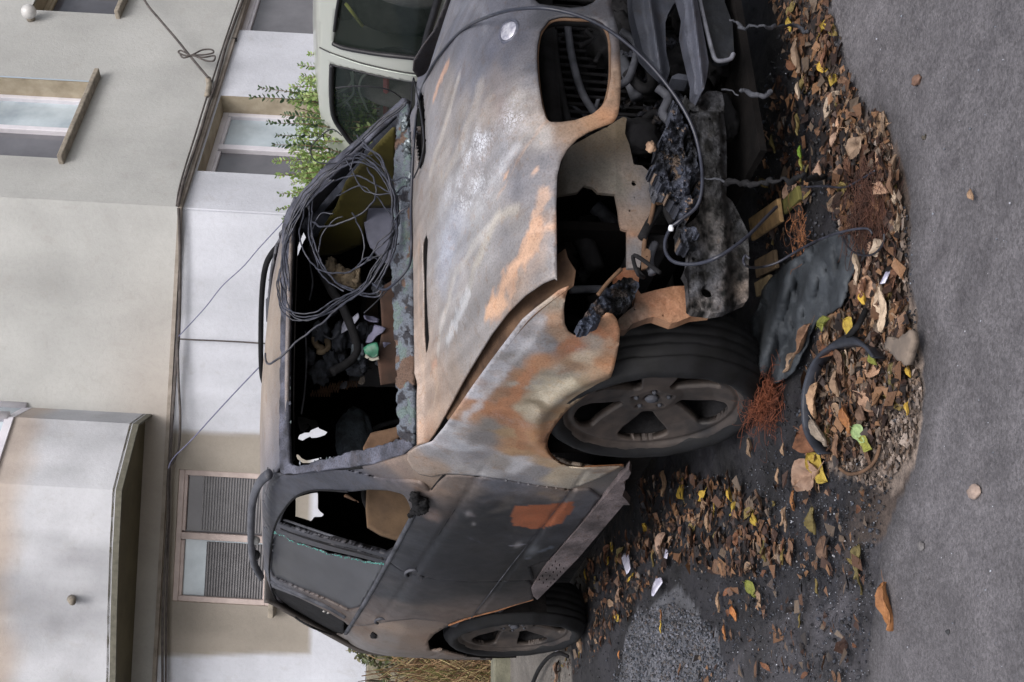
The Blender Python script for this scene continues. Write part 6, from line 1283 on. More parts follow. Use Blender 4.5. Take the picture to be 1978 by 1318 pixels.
for H_, N_, a_, b_ in ((H1, N1, -9, .0), (H2, N2, .0, 8)): hp('ledge', *[ (np.array([OC+H_*h+N_*n_+GV*k for h in (a_, b_) for n_ in (-.08, .012) for k in (-.03, .003)])), [(0, 1, 3, 2), (4, 6, 7, 5), (0, 4, 5, 1), (2, 3, 7, 6), (0, 2, 6, 4), (1, 5, 7, 3)]], MS0, None, smooth=False)
wall('upper_wall', H1, N1, -9, 0, 0, 6, [], upcol); wall('upper_wall', H2, N2, 0, 8, 0, 6, [W2, W3], upcol)
kb = hk([(706, 1290)], H1, N1)[0, 1]
W1a = (W1[0], W1[1], W1[2], min(W1[3], -.01))
wall('lower_wall', H1, N1, -9, 0, kb, 0, [W1a], lowcol, .03, off=-.03); wall('lower_wall', H2, N2, 0, 8, -4, 0, [(W4[0], W4[1], W4[2], min(W4[3], -.02)), (W5[0], W5[1], W5[2], min(W5[3], -.02))], lowcol, off=-.03)
V, Fc = box((0, 0, 0), (1, 1, 1))
def hbox(name, H, Nn, h0, h1, k0, k1, n0, n1, mat, parent=None, cols=None, bevel=0):
    V = []
    for h in (h0, h1):
        for n_ in (n0, n1):
            for k in (k0, k1): V.append(OC+H*h+Nn*n_+GV*k)
    return hp(name, np.array(V), [(0, 1, 3, 2), (4, 6, 7, 5), (0, 4, 5, 1), (2, 3, 7, 6), (0, 2, 6, 4), (1, 5, 7, 3)], mat, cols, parent, smooth=False, bevel=bevel)
MW = {'white': simple('white_window_frame', (214, 212, 220), (196, 194, 202), 6, .4, 0, .1), 'beige': simple('beige_window_frame', (184, 170, 166), (160, 146, 142), 8, .6, 0, .2), 'reveal': simple('reveal_plaster', (168, 158, 140), (140, 130, 112), 6, .9, 0, .4, .01),
      'sill': simple('concrete_sill', (150, 142, 130), (112, 106, 98), 16, .9, 0, .5, .01), 'glassblue': simple('pale_curtained_pane', (186, 198, 206), (150, 162, 172), 2.2, .12, 0, 0), 'glassdark': simple('dark_pane', (88, 88, 94), (62, 62, 68), 1.5, .1, 0, 0),
      'glassgrey': simple('grey_pane', (112, 112, 118), (86, 86, 92), 1.2, .12, 0, 0), 'slat': simple('blind_slat', (122, 121, 124), (104, 103, 106), 10, .6, 0, 0), 'blind': simple('blind_shadow', (92, 92, 96), (76, 76, 80), 10, .8, 0, 0)}
def window(H, Nn, R, dep, fm, splits, panes, sill=True, fw=.055, sill_px=None):
    h0, h1, k0, k1 = R
    w_ = empty('window', (0, 0, 0), house)
    def b(nm, a, b_, c, d, n0, n1, mat, bev=0): return hbox(nm, H, Nn, a, b_, c, d, n0, n1, mat, w_, None, bev)
    g = []
    for (a, b_, c, d) in ((h0-.02, h0, k0-.02, k1+.02), (h1, h1+.02, k0-.02, k1+.02), (h0, h1, k1, k1+.02), (h0, h1, k0-.02, k0)):
        V = []
        for h in (a, b_):
            for n_ in (-dep-.06, -.031):
                for k in (c, d): V.append(OC+H*h+Nn*n_+GV*k)
        g.append((np.array(V), [(0, 1, 3, 2), (4, 6, 7, 5), (0, 4, 5, 1), (2, 3, 7, 6), (0, 2, 6, 4), (1, 5, 7, 3)]))
    V, Fc = join(g); hp('reveal', V, Fc, MW['reveal'], None, w_, smooth=False)
    fr = empty('frame', (0, 0, 0), w_) if False else None
    xs = [h0]+[h0+(h1-h0)*s for s in splits]+[h1]
    g = []
    def bar(a, b_, c, d, n0=-dep-.05, n1=-dep+.02):
        V = []
        for h in (a, b_):
            for n_ in (n0, n1):
                for k in (c, d): V.append(OC+H*h+Nn*n_+GV*k)
        g.append((np.array(V), [(0, 1, 3, 2), (4, 6, 7, 5), (0, 4, 5, 1), (2, 3, 7, 6), (0, 2, 6, 4), (1, 5, 7, 3)]))
    bar(h0, h1, k1-fw, k1); bar(h0, h1, k0, k0+fw); bar(h0, h0+fw, k0+fw, k1-fw); bar(h1-fw, h1, k0+fw, k1-fw)
    for s in xs[1:-1]: bar(s-fw*.6, s+fw*.6, k0+fw, k1-fw, n1=-dep+.03)
    for a, b_ in zip(xs[:-1], xs[1:]):
        q = .028; bar(a+fw*.8, b_-fw*.8, k1-fw-q, k1-fw+.002, -dep-.045, -dep+.008); bar(a+fw*.8, b_-fw*.8, k0+fw-.002, k0+fw+q, -dep-.045, -dep+.008)
    V, Fc = join(g); hp('frame', V, Fc, fm, None, w_, smooth=False, bevel=.006)
    for (a, b_), pm in zip(zip(xs[:-1], xs[1:]), panes):
        kind, fr0 = pm if isinstance(pm, tuple) else (pm, None)
        b('pane', a+fw*.5, b_-fw*.5, k0+fw*.5, k1-fw*.5, -dep-.035, -dep-.025, MW[kind])
        if fr0 is not None:
            g2 = []; kk_ = k0+fw
            while kk_ < k0+fw+(k1-k0-2*fw)*fr0:
                V = []
                for h in (a+fw, b_-fw):
                    for n_ in (-dep-.022, -dep-.015):
                        for k in (kk_, kk_+.011): V.append(OC+H*h+Nn*n_+GV*k)
                g2.append((np.array(V), [(0, 1, 3, 2), (4, 6, 7, 5), (0, 4, 5, 1), (2, 3, 7, 6), (0, 2, 6, 4), (1, 5, 7, 3)])); kk_ += .024
            V, Fc = join(g2); hp('blind', V, Fc, MW['slat'], None, w_, smooth=False)
            if kind == 'glassblue': b('blind_back', a+fw, b_-fw, k0+fw, kk_, -dep-.0245, -dep-.0235, MW['blind'])
    if sill: b('sill', h0-.08, h1+.08, k0-.05, k0-.002, -dep, .10, MW['sill'], .01)
    return w_
window(H1, N1, W1a, .06, MW['beige'], [.5], [('glassblue', .70), ('glassdark', .80)], True, .05)
window(H2, N2, W2, .24, MW['white'], [.57], ['glassgrey', 'glassblue'], True, .05)
window(H2, N2, W3, .22, MW['reveal'], [.5], ['glassdark', 'glassdark'], True, .05)
window(H2, N2, (W4[0], W4[1], W4[2], min(W4[3], -.02)), .25, MW['white'], [.53], ['glassgrey', 'glassblue'], False, .055)
window(H2, N2, (W5[0], W5[1], W5[2], min(W5[3], -.02)), .12, MW['white'], [.8], ['glassgrey', 'glassgrey'], False, .06)
# rounded bay on the left
q0 = onplane(288, 800, OC, N1); kbot = (q0-OC)@GV
bp = [q0-OC]+[onplane(x, y, OC+GV*kbot, GV)-OC for x, y in [(262, 819), (229, 947), (223, 1066), (219, 1190), (217, 1300)]]
b2 = [(p@H1, p@N1) for p in bp]; b2 = [(h, max(n_, 0)) for h, n_ in b2]
e = onplane(273, 1278, OC, N1)-OC
b2 = b2+[(b2[-1][0]-.35, b2[-1][1]-.02), (b2[-1][0]-.9, b2[-1][1]*.62), (b2[-1][0]-1.2, 0)]
c1 = np.array(b2[1]); 
vt = OC+H1*c1[0]+N1*c1[1]; qr = ray(29, 798); A_ = np.stack([GV, -qr], 1); s_ = np.linalg.lstsq(A_, CAM-vt, rcond=None)[0]; ktop = s_[0]
bay = empty('bay', (0, 0, 0), house)
def prism(pts, k0, k1, nk=18):
    V = []; Fc = []; P = []
    for (a, b_) in zip(pts[:-1], pts[1:]):
        m_ = max(1, int(np.hypot(a[0]-b_[0], a[1]-b_[1])/.08))
        for i in range(m_): P.append((a[0]+(b_[0]-a[0])*i/m_, a[1]+(b_[1]-a[1])*i/m_))
    P.append(pts[-1]); n = len(P)
    for j in range(nk+1):
        for p in P: V.append(OC+H1*p[0]+N1*p[1]+GV*(k0+(k1-k0)*j/nk))
    for j in range(nk):
        for i in range(n-1): Fc.append((j*n+i, (j+1)*n+i, (j+1)*n+i+1, j*n+i+1))
    return np.array(V), Fc
V, Fc = prism(b2, kbot, ktop); n_ = fbm(V, 1.6, 5, 3); kq = (V-OC)@GV
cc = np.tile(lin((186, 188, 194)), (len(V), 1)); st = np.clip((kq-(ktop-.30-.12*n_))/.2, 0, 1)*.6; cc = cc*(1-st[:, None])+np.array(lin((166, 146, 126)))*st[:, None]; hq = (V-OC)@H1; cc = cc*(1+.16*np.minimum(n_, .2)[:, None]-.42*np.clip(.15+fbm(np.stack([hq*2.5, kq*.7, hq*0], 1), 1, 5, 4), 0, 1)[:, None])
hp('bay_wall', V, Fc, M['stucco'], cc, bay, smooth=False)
V = [OC+H1*a+N1*b_+GV*(kbot+.03) for a, b_ in b2]; hp('bay_soffit', V, [tuple(range(len(V)))], simple('shaded_soffit', (92, 86, 66), (76, 70, 54), 3, .95), None, bay, smooth=False, solid=.02)  # shade below the bay is put into this dark olive colour
lipb = [(a-.0, b_*.94) for a, b_ in b2]; V, Fc = prism([(a, b_+.012) for a, b_ in b2], kbot-.03, kbot+.02, 1); hp('drip_edge', V, Fc, simple('mossy_edge', (100, 98, 88), (80, 79, 70), 20, .9), None, bay, smooth=False, solid=.02)
V, Fc = prism([(a, b_*1.02+.02) for a, b_ in b2], ktop, ktop+.07, 1); hp('bay_sill', V, Fc, MW['white'], None, bay, smooth=False, solid=.03)
V, Fc = prism([(a, b_*.97) for a, b_ in b2], ktop+.07, ktop+1.5, 2); hp('bay_glazing', V, Fc, MW['glassblue'], None, bay, smooth=False)
g = []
for a, b_ in b2[:-1]:
    g.append(tube([OC+H1*a+N1*b_+GV*(ktop+.05), OC+H1*a+N1*b_+GV*(ktop+1.5)], .05, 6))
V, Fc = join(g); hp('bay_mullions', V, Fc, MW['white'], None, bay)
V, Fc = lump((0, 0, 0), (.05, .03, .05), 2, .2, 3); hpos = None
f1, f2 = np.array(b2[2]), np.array(b2[3])
# stub of a pipe on the bay front
pp = onplane(136, 1158, OC+N1*f2[1], N1); V, Fc = tube([pp-N1*.02, pp+N1*.10-GV*.05], [.035, .028], 10); hp('pipe_stub', V, Fc, MW['sill'], None, bay)
# back faces so the house is solid from the side
hbox('return_wall', H1, N1, -9, -8.9, kb, 6, -3, -.05, M['stucco'], None, np.tile(lin(UPC), (8, 1)))
# hole with a vent stain, lamp globe, sleeve
v0 = onplane(452, 80, OC-N2*.03, N2); V, Fc = lump(v0+N2*.01, (.035, .02, .03), 4, .4); hp('wall_hole', V, Fc, M['soot'])
g0 = onplane(60, 39, OC, N2); V, Fc = lump((0, 0, 0), (.075, .075, .075), 1, .02, 3); lg = mesh('wall_lamp', V, Fc, simple('opal_globe', (196, 196, 196), (184, 184, 184), 4, .3, 0, 0), None); lg.location = tuple(g0+N2*.10); tag(lg, 'small white globe lamp on the upper wall near the window', 'wall lamp')
V, Fc = tube([-N2*.10+GV*.0, -N2*.05], .04, 10); mesh('lamp_base', V, Fc, MW['sill'], lg)
# ---- wires on the house
def wcable(lab, pl, H, Nn, r, mat, off=.04, cat='cable', name='wall_cable'):
    P = cr(onplane(np.array([p[0] for p in pl], float), np.array([p[1] for p in pl], float), OC+Nn*off, Nn), 6, False); V, Fc = tube(P, r, 6); o = mesh(name, V, Fc, mat, None, loc=P[len(P)//2]); tag(o, lab, cat); return o
mg = simple('weathered_wire', (86, 80, 78), (54, 50, 50), 20, .7, 0, 0); mb = simple('cable_duct', (86, 80, 78), (50, 46, 46), 9, .9)
kline = lambda h, k, Nn, H: OC+H*h+GV*k
wcable('dark bundle of cables following the ledge of the right-hand wall', [(480, -30), (452, 45), (436, 90), (420, 150), (402, 205), (385, 262), (365, 320), (352, 362), (344, 398)], H2, N2, .015, mb)
wcable('second thinner cable beside the bundle on the right-hand wall ledge', [(472, -30), (446, 45), (430, 92), (412, 150), (394, 205), (378, 258), (359, 318), (346, 365), (341, 398)], H2, N2, .009, mg)
wcable('dark cable bundle running along the ledge of the left-hand wall', [(345, 402), (347, 450), (348, 520), (347, 600), (345, 650), (342, 690)], H1, N1, .015, mb)
wcable('upper strand of the ledge cable sagging towards the bay', [(342, 660), (338, 720), (334, 780), (330, 840), (326, 900)], H1, N1, .010, mg)
wcable('middle strand of the ledge cable passing the lower window top', [(343, 660), (345, 740), (348, 800), (346, 860), (336, 890), (325, 915), (324, 1000), (318, 1100), (314, 1200), (314, 1330)], H1, N1, .012, mg, .07)
wcable('lower strand of the ledge cable close above the lower window', [(343, 680), (336, 780), (330, 870), (328, 930), (327, 1000), (324, 1080), (321, 1180), (320, 1330)], H1, N1, .009, mb, .05)
wcable('thin cable dropping straight down the white wall', [(345, 655), (380, 657), (430, 659), (500, 663), (560, 668)], H1, N1, .008, mg)
wcable('thin blue-grey wire slanting from the ledge to the shrub', [(345, 650), (375, 618), (400, 590), (430, 552), (470, 515), (500, 480), (548, 428)], H1, N1, .005, simple('blue_wire', (110, 112, 140), (90, 92, 118), 20), .3)
wcable('thin blue-grey wire slanting from the window corner to the roof rail', [(325, 905), (335, 885), (370, 850), (420, 795), (460, 752), (505, 705), (540, 670)], H1, N1, .006, simple('blue_wire', (110, 112, 140), (90, 92, 118), 20), .3)
wcable('taut overhead cable coming down to the wall corner', [(268, -20), (285, 10), (310, 40), (340, 75), (365, 106), (385, 130), (402, 150)], H2, N2, .012, mg, .15)
wcable('tied bundle of spare cable loops on the overhead cable', [(368, 108), (350, 98), (345, 102), (360, 108), (372, 106), (390, 97), (408, 96), (412, 102), (395, 106), (372, 107), (392, 111), (414, 108), (412, 118), (396, 117), (374, 108), (355, 112), (348, 106)], H2, N2, .009, mg, .16, 'cable loops', 'cable_loops')
wcable('short pale sleeve where the cables meet at the wall corner', [(402, 152), (404, 165), (400, 185)], H2, N2, .03, MW['sill'], .05, 'sleeve', 'cable_sleeve')

# ================================================================== PLINTH, KERB, DRY BUSH, WEEDS
def scr(x, y, dep): return CAM+ray(x, y)*dep
PO = scr(760, 1290, 10.6)
def onp(x, y, off=0.): return onplane(x, y, PO+N1*off, N1)
pl_ = empty('retaining_wall', tuple(PO)); tag(pl_, 'low grey-beige concrete retaining wall in slabs behind the burnt car', 'wall')
ms = simple('concrete_slab', (134, 128, 112), (104, 100, 86), 5, .9, 0, .6, .02, 30)
hh = np.array([(onp(760, y)-PO)@H1 for y in (1500, 1318, 1285, 1200, 1000, 700, 300)]); kk0, kk1 = (onp(812, 1290)-PO)@GV, (onp(708, 1290)-PO)@GV; km = (onp(789, 1290)-PO)@GV
for a, b_ in zip(hh[:-1], hh[1:]):
    for (c, d, mm) in ((km+.012, kk1, ms), (kk0-1.4, km-.0, ms)):
        V = [H1*h+N1*n_+GV*k for h in (a+.006, b_-.006) for n_ in (-.25, 0) for k in (c, d)]
        mesh('slab', np.array(V), [(0, 1, 3, 2), (4, 6, 7, 5), (0, 4, 5, 1), (2, 3, 7, 6), (0, 2, 6, 4), (1, 5, 7, 3)], mm, pl_, smooth=False, bevel=.012)
V = [H1*h+N1*n_+GV*k for h in (hh[0], hh[-1]) for n_ in (-.2, -.03) for k in (km-.02, km+.03)]; mesh('joint', np.array(V), [(0, 1, 3, 2), (4, 6, 7, 5), (0, 4, 5, 1), (2, 3, 7, 6), (0, 2, 6, 4), (1, 5, 7, 3)], M['soot'], pl_, smooth=False)
# kerb behind the car
k0_, k1_ = gnd(985, 1420), gnd(985, 1100); kd = (k1_-k0_)/np.linalg.norm(k1_-k0_); kn = np.array([-kd[1], kd[0], 0])
if kn@(CAM-k0_) < 0: kn = -kn
g = []
for i in range(8):
    a = k0_+kd*(i*.75-1.2); b_ = a+kd*.735; V = [p+kn*n_+np.array([0, 0, z]) for p in (a, b_) for n_ in (-.16, 0) for z in (-.1, .11)]; g.append((np.array(V), [(0, 1, 3, 2), (4, 6, 7, 5), (0, 4, 5, 1), (2, 3, 7, 6), (0, 2, 6, 4), (1, 5, 7, 3)]))
V, Fc = join(g); kb_ = mesh('kerb', V, Fc, simple('mossy_kerb', (118, 117, 102), (92, 92, 80), 8, .9, 0, .5, .01), None, smooth=False, bevel=.012); tag(kb_, kind='structure')
# brown earth bank carrying the dry bush
bank = []
A = [scr(975, y, 9.4) for y in (1500, 1380, 1300, 1200, 1000, 800)]; B_ = [scr(800, y, 10.5) for y in (1500, 1380, 1300, 1200, 1000, 800)]
V = []; nb = 30
for a, b_ in zip(A[:-1], A[1:]): pass
Pa = cr(np.array(A), 12, False); Pb = cr(np.array(B_), 12, False); Fc = []
for i, (a, b_) in enumerate(zip(Pa, Pb)):
    for j in range(nb): t = j/(nb-1); V.append(a*(1-t)+b_*t)
V = np.array(V)+.05*np.stack([fbm(np.array(V), 6), fbm(np.array(V), 6, 4, 5), fbm(np.array(V), 6, 4, 9)], 1)
for i in range(len(Pa)-1):
    for j in range(nb-1): Fc.append((i*nb+j, (i+1)*nb+j, (i+1)*nb+j+1, i*nb+j+1))
tag(mesh('earth_bank', V, Fc, simple('bank_earth', (118, 98, 78), (74, 60, 48), 14, .95, 0, .9, .03, 40), None), kind='structure')
g = []; gc = []
for i in range(900):
    x, y = rng.uniform(806, 972), rng.uniform(1225, 1345); t = (975-x)/175; p = scr(x, y, 9.35+1.05*t)
    pts = [p]; dv = rng.normal(0, 1, 3)*.05+GV*.05
    for q in range(3): pts.append(pts[-1]+dv+rng.normal(0, .02, 3))
    v, f = tube(pts, rng.uniform(.0015, .004), 4, cap=False); g.append((v, f)); gc += [lin(random.choice([(150, 122, 92), (120, 92, 68), (96, 76, 58), (166, 150, 110), (112, 110, 66)]))]*len(v)
V, Fc = join(g); db = empty('dry_bush', tuple(scr(960, 1285, 9.4))); tag(db, 'dry brown tangled bush behind the rear wheel of the burnt car', 'bush')
mesh('twigs', V-np.array(db.location), Fc, M['panel'], db, np.array(gc))
def leafcloud(centers, s0, s1, cols, parent, origin, name='foliage', droop=0):
    vs = []; fs = []; cs = []; o_ = 0
    for c_ in centers:
        s = rng.uniform(s0, s1); R_ = np.array(Matrix.Rotation(rng.uniform(0, 6.28), 3, 'Z') @ Matrix.Rotation(rng.uniform(-1.3, 1.3), 3, 'X') @ Matrix.Rotation(rng.uniform(-1.3, 1.3), 3, 'Y'))
        q = np.array([[-1, 0, 0], [-.3, -.42, .1], [.5, -.35, .1], [1, 0, 0], [.5, .35, .1], [-.3, .42, .1]])*s*.5
        vs.append(q@R_.T+c_); fs += [(o_, o_+1, o_+2, o_+3), (o_, o_+3, o_+4, o_+5)]; o_ += 6; cs += [lin(random.choice(cols))]*6
    return mesh(name, np.concatenate(vs)-np.array(origin), fs, M['leafgreen'], parent, np.array(cs), smooth=False)
mg_, t_, b_g, o_g = newmat('shrub_leaf'); a_ = N(t_, 'ShaderNodeAttribute', attribute_name='Col'); t_.links.new(a_.outputs['Color'], b_g.inputs['Base Color']); b_g.inputs['Roughness'].default_value = .5
tr = t_.nodes.new('ShaderNodeBsdfTranslucent'); t_.links.new(a_.outputs['Color'], tr.inputs[0]); ad = t_.nodes.new('ShaderNodeMixShader'); ad.inputs[0].default_value = .35
t_.links.new(b_g.outputs[0], ad.inputs[1]); t_.links.new(tr.outputs[0], ad.inputs[2]); t_.links.new(ad.outputs[0], o_g.inputs[0]); M['leafgreen'] = mg_
# weeds hanging over the retaining wall
wd = empty('ivy_weed', tuple(scr(740, 1290, 10.3))); tag(wd, 'thin green weed hanging over the edge of the retaining wall', 'weed')
g = []; cen = []
for (pl2) in ([(705, 1240), (730, 1262), (760, 1275), (785, 1290)], [(700, 1255), (712, 1280), (705, 1262)], [(712, 1245), (725, 1280), (745, 1300), (742, 1318)], [(740, 1250), (770, 1262), (775, 1292)], [(680, 1250), (690, 1258), (702, 1268)]):
    P = cr(np.array([scr(x, y, 10.45) for x, y in pl2]), 8, False); g.append(tube(P, .004, 4, cap=False))
    for p in P: cen += [p+rng.normal(0, .02, 3) for _ in range(3)]
V, Fc = join(g); mesh('stem', V-np.array(wd.location), Fc, M['brown'], wd); leafcloud(cen, .03, .07, [(96, 106, 72), (120, 126, 92), (78, 84, 60), (132, 128, 100)], wd, wd.location)
# ---- shrub with paired leaves behind the pale car
sh_ = empty('leafy_shrub', tuple(scr(640, 300, 8.6))); tag(sh_, 'light green shrub with thin leafy shoots behind the pale car', 'shrub')
stems = []; vs = []; fs = []; cs = []; o_ = 0
shoots = [(486, 188, 600, 205, 'd'), (502, 170, 610, 186, 'd'), (518, 238, 620, 262, 'd'), (536, 262, 620, 275, 'd'), (528, 280, 610, 300, 'd'), (545, 222, 620, 232, 'd'), (578, 126, 640, 150, 'm'), (596, 104, 640, 120, 'l'), (584, 145, 640, 165, 'm'), (572, 208, 640, 215, 'm'),
          (535, 340, 620, 330, 'l'), (540, 375, 620, 350, 'l'), (536, 405, 610, 370, 'm'), (548, 425, 600, 390, 'm'), (530, 312, 620, 310, 'l'), (560, 320, 630, 318, 'l'), (555, 285, 640, 282, 'l'), (575, 250, 640, 255, 'l'), (590, 185, 640, 190, 'l'), (562, 355, 630, 345, 'l'), (570, 395, 610, 380, 'l')]
for i in range(80): y = rng.uniform(150, 420); x1 = rng.uniform(560, 600); shoots.append((x1, y, 660, y+rng.uniform(-15, 15), 'l'))
PAL = {'d': [(74, 96, 66), (88, 108, 74), (62, 82, 58)], 'm': [(120, 142, 84), (96, 122, 74), (138, 158, 98)], 'l': [(158, 180, 112), (136, 162, 92), (176, 194, 132), (118, 146, 80)]}
for (x0, y0, x1, y1, kd_) in shoots:
    dep = 8.5+rng.uniform(-.15, .25); a, b_ = scr(x0, y0, dep), scr(x1, y1, dep); b_ = b_-GV*.25; P = cr(np.array([a, (a+b_)/2+rng.normal(0, .02, 3), b_]), 12, False); stems.append(tube(P, np.linspace(.002, .005, len(P)), 4, cap=False))
    L = np.linalg.norm(b_-a); n_ = int(L/.021)
    for q in range(n_):
        t = q/n_; p = P[min(int(t*(len(P)-1)), len(P)-1)]; ax = (a-b_)/L; sd_ = np.cross(ax, rng.normal(0, 1, 3)); sd_ /= np.linalg.norm(sd_); s = rng.uniform(.026, .040)*(.6+.6*min(1, t*3+.2))
        for sg in (-1, 1):
            d_ = sd_*sg*.8+ax*.6; d_ /= np.linalg.norm(d_); u2_ = np.cross(d_, rng.normal(0, 1, 3)); u2_ /= np.linalg.norm(u2_)
            vs.append(np.array([p, p+d_*s*.35+u2_*s*.24, p+d_*s*.75+u2_*s*.2, p+d_*s, p+d_*s*.75-u2_*s*.2, p+d_*s*.35-u2_*s*.24])); fs += [(o_, o_+1, o_+2, o_+3), (o_, o_+3, o_+4, o_+5)]; o_ += 6; cs += [lin(random.choice(PAL[kd_]))]*6
V, Fc = join(stems); mesh('stem', V-np.array(sh_.location), Fc, M['brown'], sh_); mesh('foliage', np.concatenate(vs)-np.array(sh_.location), fs, M['leafgreen'], sh_, np.array(cs), smooth=False)

# ================================================================== PALE GREEN-GREY CAR BEHIND
pc = empty('parked_car', (-2.6, 3.1, 0)); tag(pc, 'intact pale green-grey hatchback parked behind the burnt car', 'car'); PL = np.array(pc.location)
mp, t_, b_, o_ = newmat('pale_green_paint'); b_.inputs['Base Color'].default_value = (*lin((176, 180, 174)), 1); b_.inputs['Roughness'].default_value = .28; b_.inputs['Metallic'].default_value = .1; b_.inputs['Coat Weight'].default_value = .5
def y2(z): return 2.26+.26*np.clip((z-.88)/.5, 0, 1.3)**1.4
def F2s(x, z): return np.stack([x, y2(z), z], -1)
o2 = [(612, -300), (614, -60), (615, 0), (615, 60), (615, 97), (614, 158), (616, 206), (625, 255), (634, 287), (648, 312), (675, 345), (720, 375), (780, 395), (860, 400), (960, 380), (1080, 330), (1120, 100), (1000, -300)]
w2_ = [(640, 126), (666, 132), (700, 141), (735, 149), (770, 156), (806, 160), (830, 165), (850, 230), (820, 310), (770, 310), (720, 300), (683, 279), (668, 262), (655, 246), (646, 232), (641, 212), (639, 170)]
w1_ = [(663, -60), (658, -20), (651, 20), (646, 60), (643, 82), (648, 88), (665, 93), (720, 103), (760, 108), (800, 113), (818, 114), (830, 60), (842, 10), (856, -50), (800, -80), (720, -90)]
V, Fc, _, _ = sheet(F2s, (-4.8, -.4), (.22, 1.44), .02, o2, [w2_, w1_], smooth_poly=False)
body = mesh('body', V-PL, Fc, mp, pc, solid=.02); V2 = V.copy(); V2[:, 1] = 2*3.1-V[:, 1]; mesh('body', V2-PL, [tuple(f)[::-1] for f in Fc], mp, pc, solid=.02)
mgl, t_, b_, o_ = newmat('tinted_car_glass'); b_.inputs['Base Color'].default_value = (.03, .045, .04, 1); b_.inputs['Roughness'].default_value = .04; b_.inputs['Alpha'].default_value = .30
for wq in (w2_, w1_):
    V, Fc, _, _ = sheet(lambda x, z: np.stack([x, y2(z)+.012, z], -1), (-4.8, -.4), (.5, 1.44), .02, [(((x-700)*1.02+700), y) for x, y in wq], smooth_poly=False)
    mesh('side_window', V-PL, Fc, mgl, pc)
def c2strip(pl, r, mat, name, off=-.004):
    P = []
    for (x, y) in pl:
        p = at(x, y, 1, 2.3)
        for _ in range(5): p = at(x, y, 1, float(y2(p[2]))+off)
        P.append(p)
    V, Fc = tube(cr(np.array(P), 6, False), r, 8); return mesh(name, V-PL, Fc, mat, pc)
rub = simple('window_rubber', (30, 30, 36), (22, 22, 26), 20, .5, 0, 0)
c2strip([(641, 126), (640, 170), (642, 212), (648, 234), (660, 252), (683, 281), (720, 302), (770, 314)], .016, rub, 'window_rubber'); c2strip([(643, 84), (665, 93), (720, 103), (760, 108), (815, 114)], .014, rub, 'window_rubber'); c2strip([(815, 114), (828, 60), (846, 0), (856, -50)], .022, rub, 'window_rubber')
c2strip([(646, 60), (651, 20), (658, -20)], .010, rub, 'window_rubber'); c2strip([(641, 126), (680, 135), (740, 149), (806, 160)], .006, rub, 'window_rubber')
c2strip([(617, 92), (636, 101), (658, 109), (695, 121), (731, 130), (770, 138), (806, 143), (900, 150)], .004, rub, 'door_gap'); c2strip([(638, 104), (660, 112), (695, 124), (731, 133), (770, 141), (806, 147)], .004, simple('door_edge_highlight', (196, 204, 196), (180, 190, 182), 20, .3, 0, 0), 'edge_highlight')  # the pale tube is a painted highlight beside the door gap
# roof, tail, bonnet
def strip_roof(xs_, zs_, n=24):
    V = []; Fc = []
    for x, z in zip(xs_, zs_):
        ya = float(y2(np.array(z))); 
        for j in range(n): s = j/(n-1); V.append((x, ya+(6.2-2*ya)*s, z+.045*(1-(2*s-1)**2)))
    for i in range(len(xs_)-1):
        for j in range(n-1): Fc.append((i*n+j, i*n+j+1, (i+1)*n+j+1, (i+1)*n+j))
    return np.array(V), Fc
tops = []
for (x, y) in [(614, -60), (615, 0), (615, 60), (615, 97), (614, 158), (616, 206), (625, 255), (634, 287), (648, 312), (675, 345), (720, 375), (780, 395), (860, 400)]:
    p = at(x, y, 1, 2.5)
    for _ in range(5): p = at(x, y, 1, float(y2(p[2])))
    tops.append((p[0], p[2]))
tops = np.array(tops); V, Fc = strip_roof(tops[:, 0], tops[:, 1]-.004); mesh('roof', V-PL, Fc, mp, pc, solid=.02)
x0 = tops[0, 0]; V, Fc = strip_roof([x0, x0+.25, x0+.8, x0+1.25], [tops[0, 1]-.004, 1.33, .98, .90]); mesh('windscreen', V-PL, Fc, mgl, pc)
V, Fc = strip_roof([x0+1.25, x0+1.6, x0+1.85, x0+1.9], [.90, .82, .70, .35]); mesh('bonnet', V-PL, Fc, mp, pc, solid=.02)
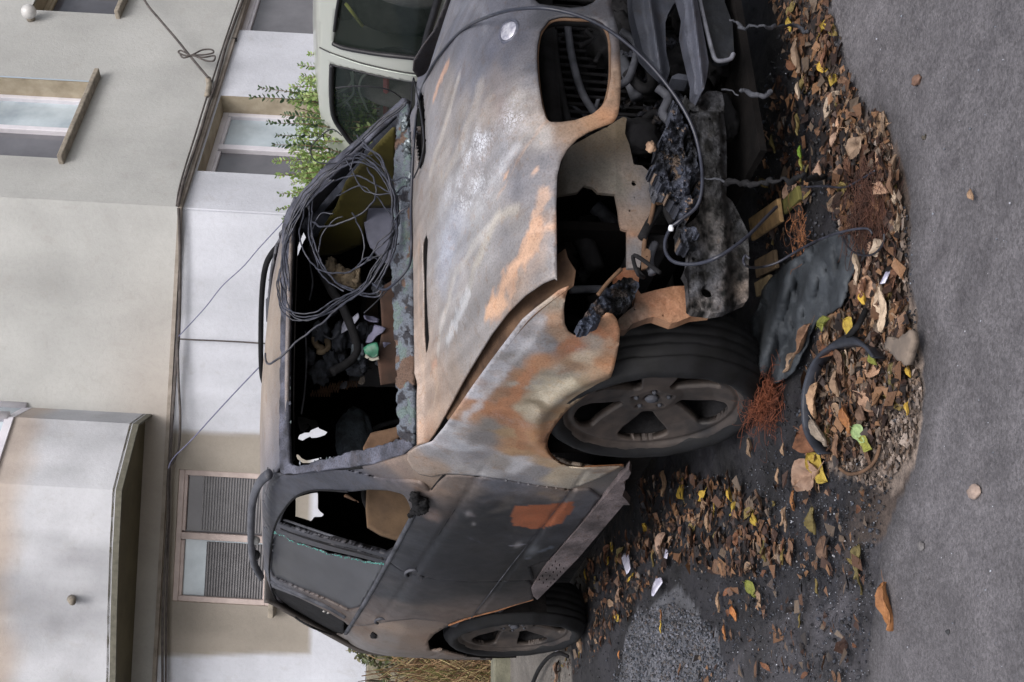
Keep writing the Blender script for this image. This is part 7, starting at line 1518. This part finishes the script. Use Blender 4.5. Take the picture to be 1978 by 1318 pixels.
# cabin seen through the windows: seats, belt, floor
V, Fc = join([box((-2.6, 3.1, .45), (3.2, 1.4, .05)), box((-2.6, 3.72, .7), (3.2, .04, .6))]); mesh('cabin_lining', V-PL, Fc, simple('cabin_lining', (56, 60, 58), (40, 42, 42), 5, .9), pc, smooth=False)
for sx, sy in ((-2.0, 2.75), (-2.0, 3.45), (-3.0, 2.8), (-3.0, 3.4)):
    V, Fc = join([lump((sx, sy, .90), (.10, .24, .30), 1, .05, 3), lump((sx-.02, sy, 1.24), (.06, .13, .09), 2, .05, 3), lump((sx+.25, sy, .66), (.28, .25, .10), 3, .05, 3)]); mesh('seat', V-PL, Fc, simple('grey_seat', (92, 92, 92), (66, 66, 68), 8, .9), pc)
b0 = at(668, 8, 1, 2.50); b1 = at(700, 50, 1, 2.56); V, Fc = tube([b0, b1], .012, 4); mesh('seat_belt', V-PL, Fc, simple('yellow_belt', (190, 196, 96), (160, 166, 80), 10, .6, 0, 0), pc)
pm_ = simple('pale_reflection', (150, 160, 146), (120, 130, 118), 10, .6, 0, 0)  # pale tubes inside the cabin stand in for reflection lines in the glass
for pl2 in ([(648, 180), (672, 168), (682, 150), (680, 128)], [(650, 205), (668, 196), (682, 182), (683, 168), (678, 140)], [(654, 206), (672, 200), (688, 244)], [(712, 138), (698, 152), (694, 175), (704, 200), (716, 222), (735, 240)]):
    V, Fc = tube(cr([at(x, y, 1, 2.62) for x, y in pl2], 6, False), .008, 6); mesh('reflection_line', V-PL, Fc, pm_, pc)
V, Fc = tube([at(746, 150, 1, 2.64), at(746, 235, 1, 2.64)], .022, 6); mesh('red_handle_bar', V-PL, Fc, simple('dark_red_bar', (130, 60, 66), (100, 46, 52), 10), pc)
for wx in (-3.95, -1.35):
    for yy, sg in ((2.36, -1), (3.84, 1)):
        wr = empty('wheel', tuple(np.array([wx, yy, .30])-PL), pc); V, Fc = lathe([(.19, -.08), (.27, -.09), (.30, -.06), (.30, .06), (.27, .09), (.19, .08), (.19, -.08)], 48); mesh('tyre', V, Fc, M['tyre'], wr)
        V, Fc = lathe([(.001, sg*.05), (.06, sg*.055), (.17, sg*.05), (.19, sg*.075)], 32); mesh('rim', V, Fc, M['rim'], wr)
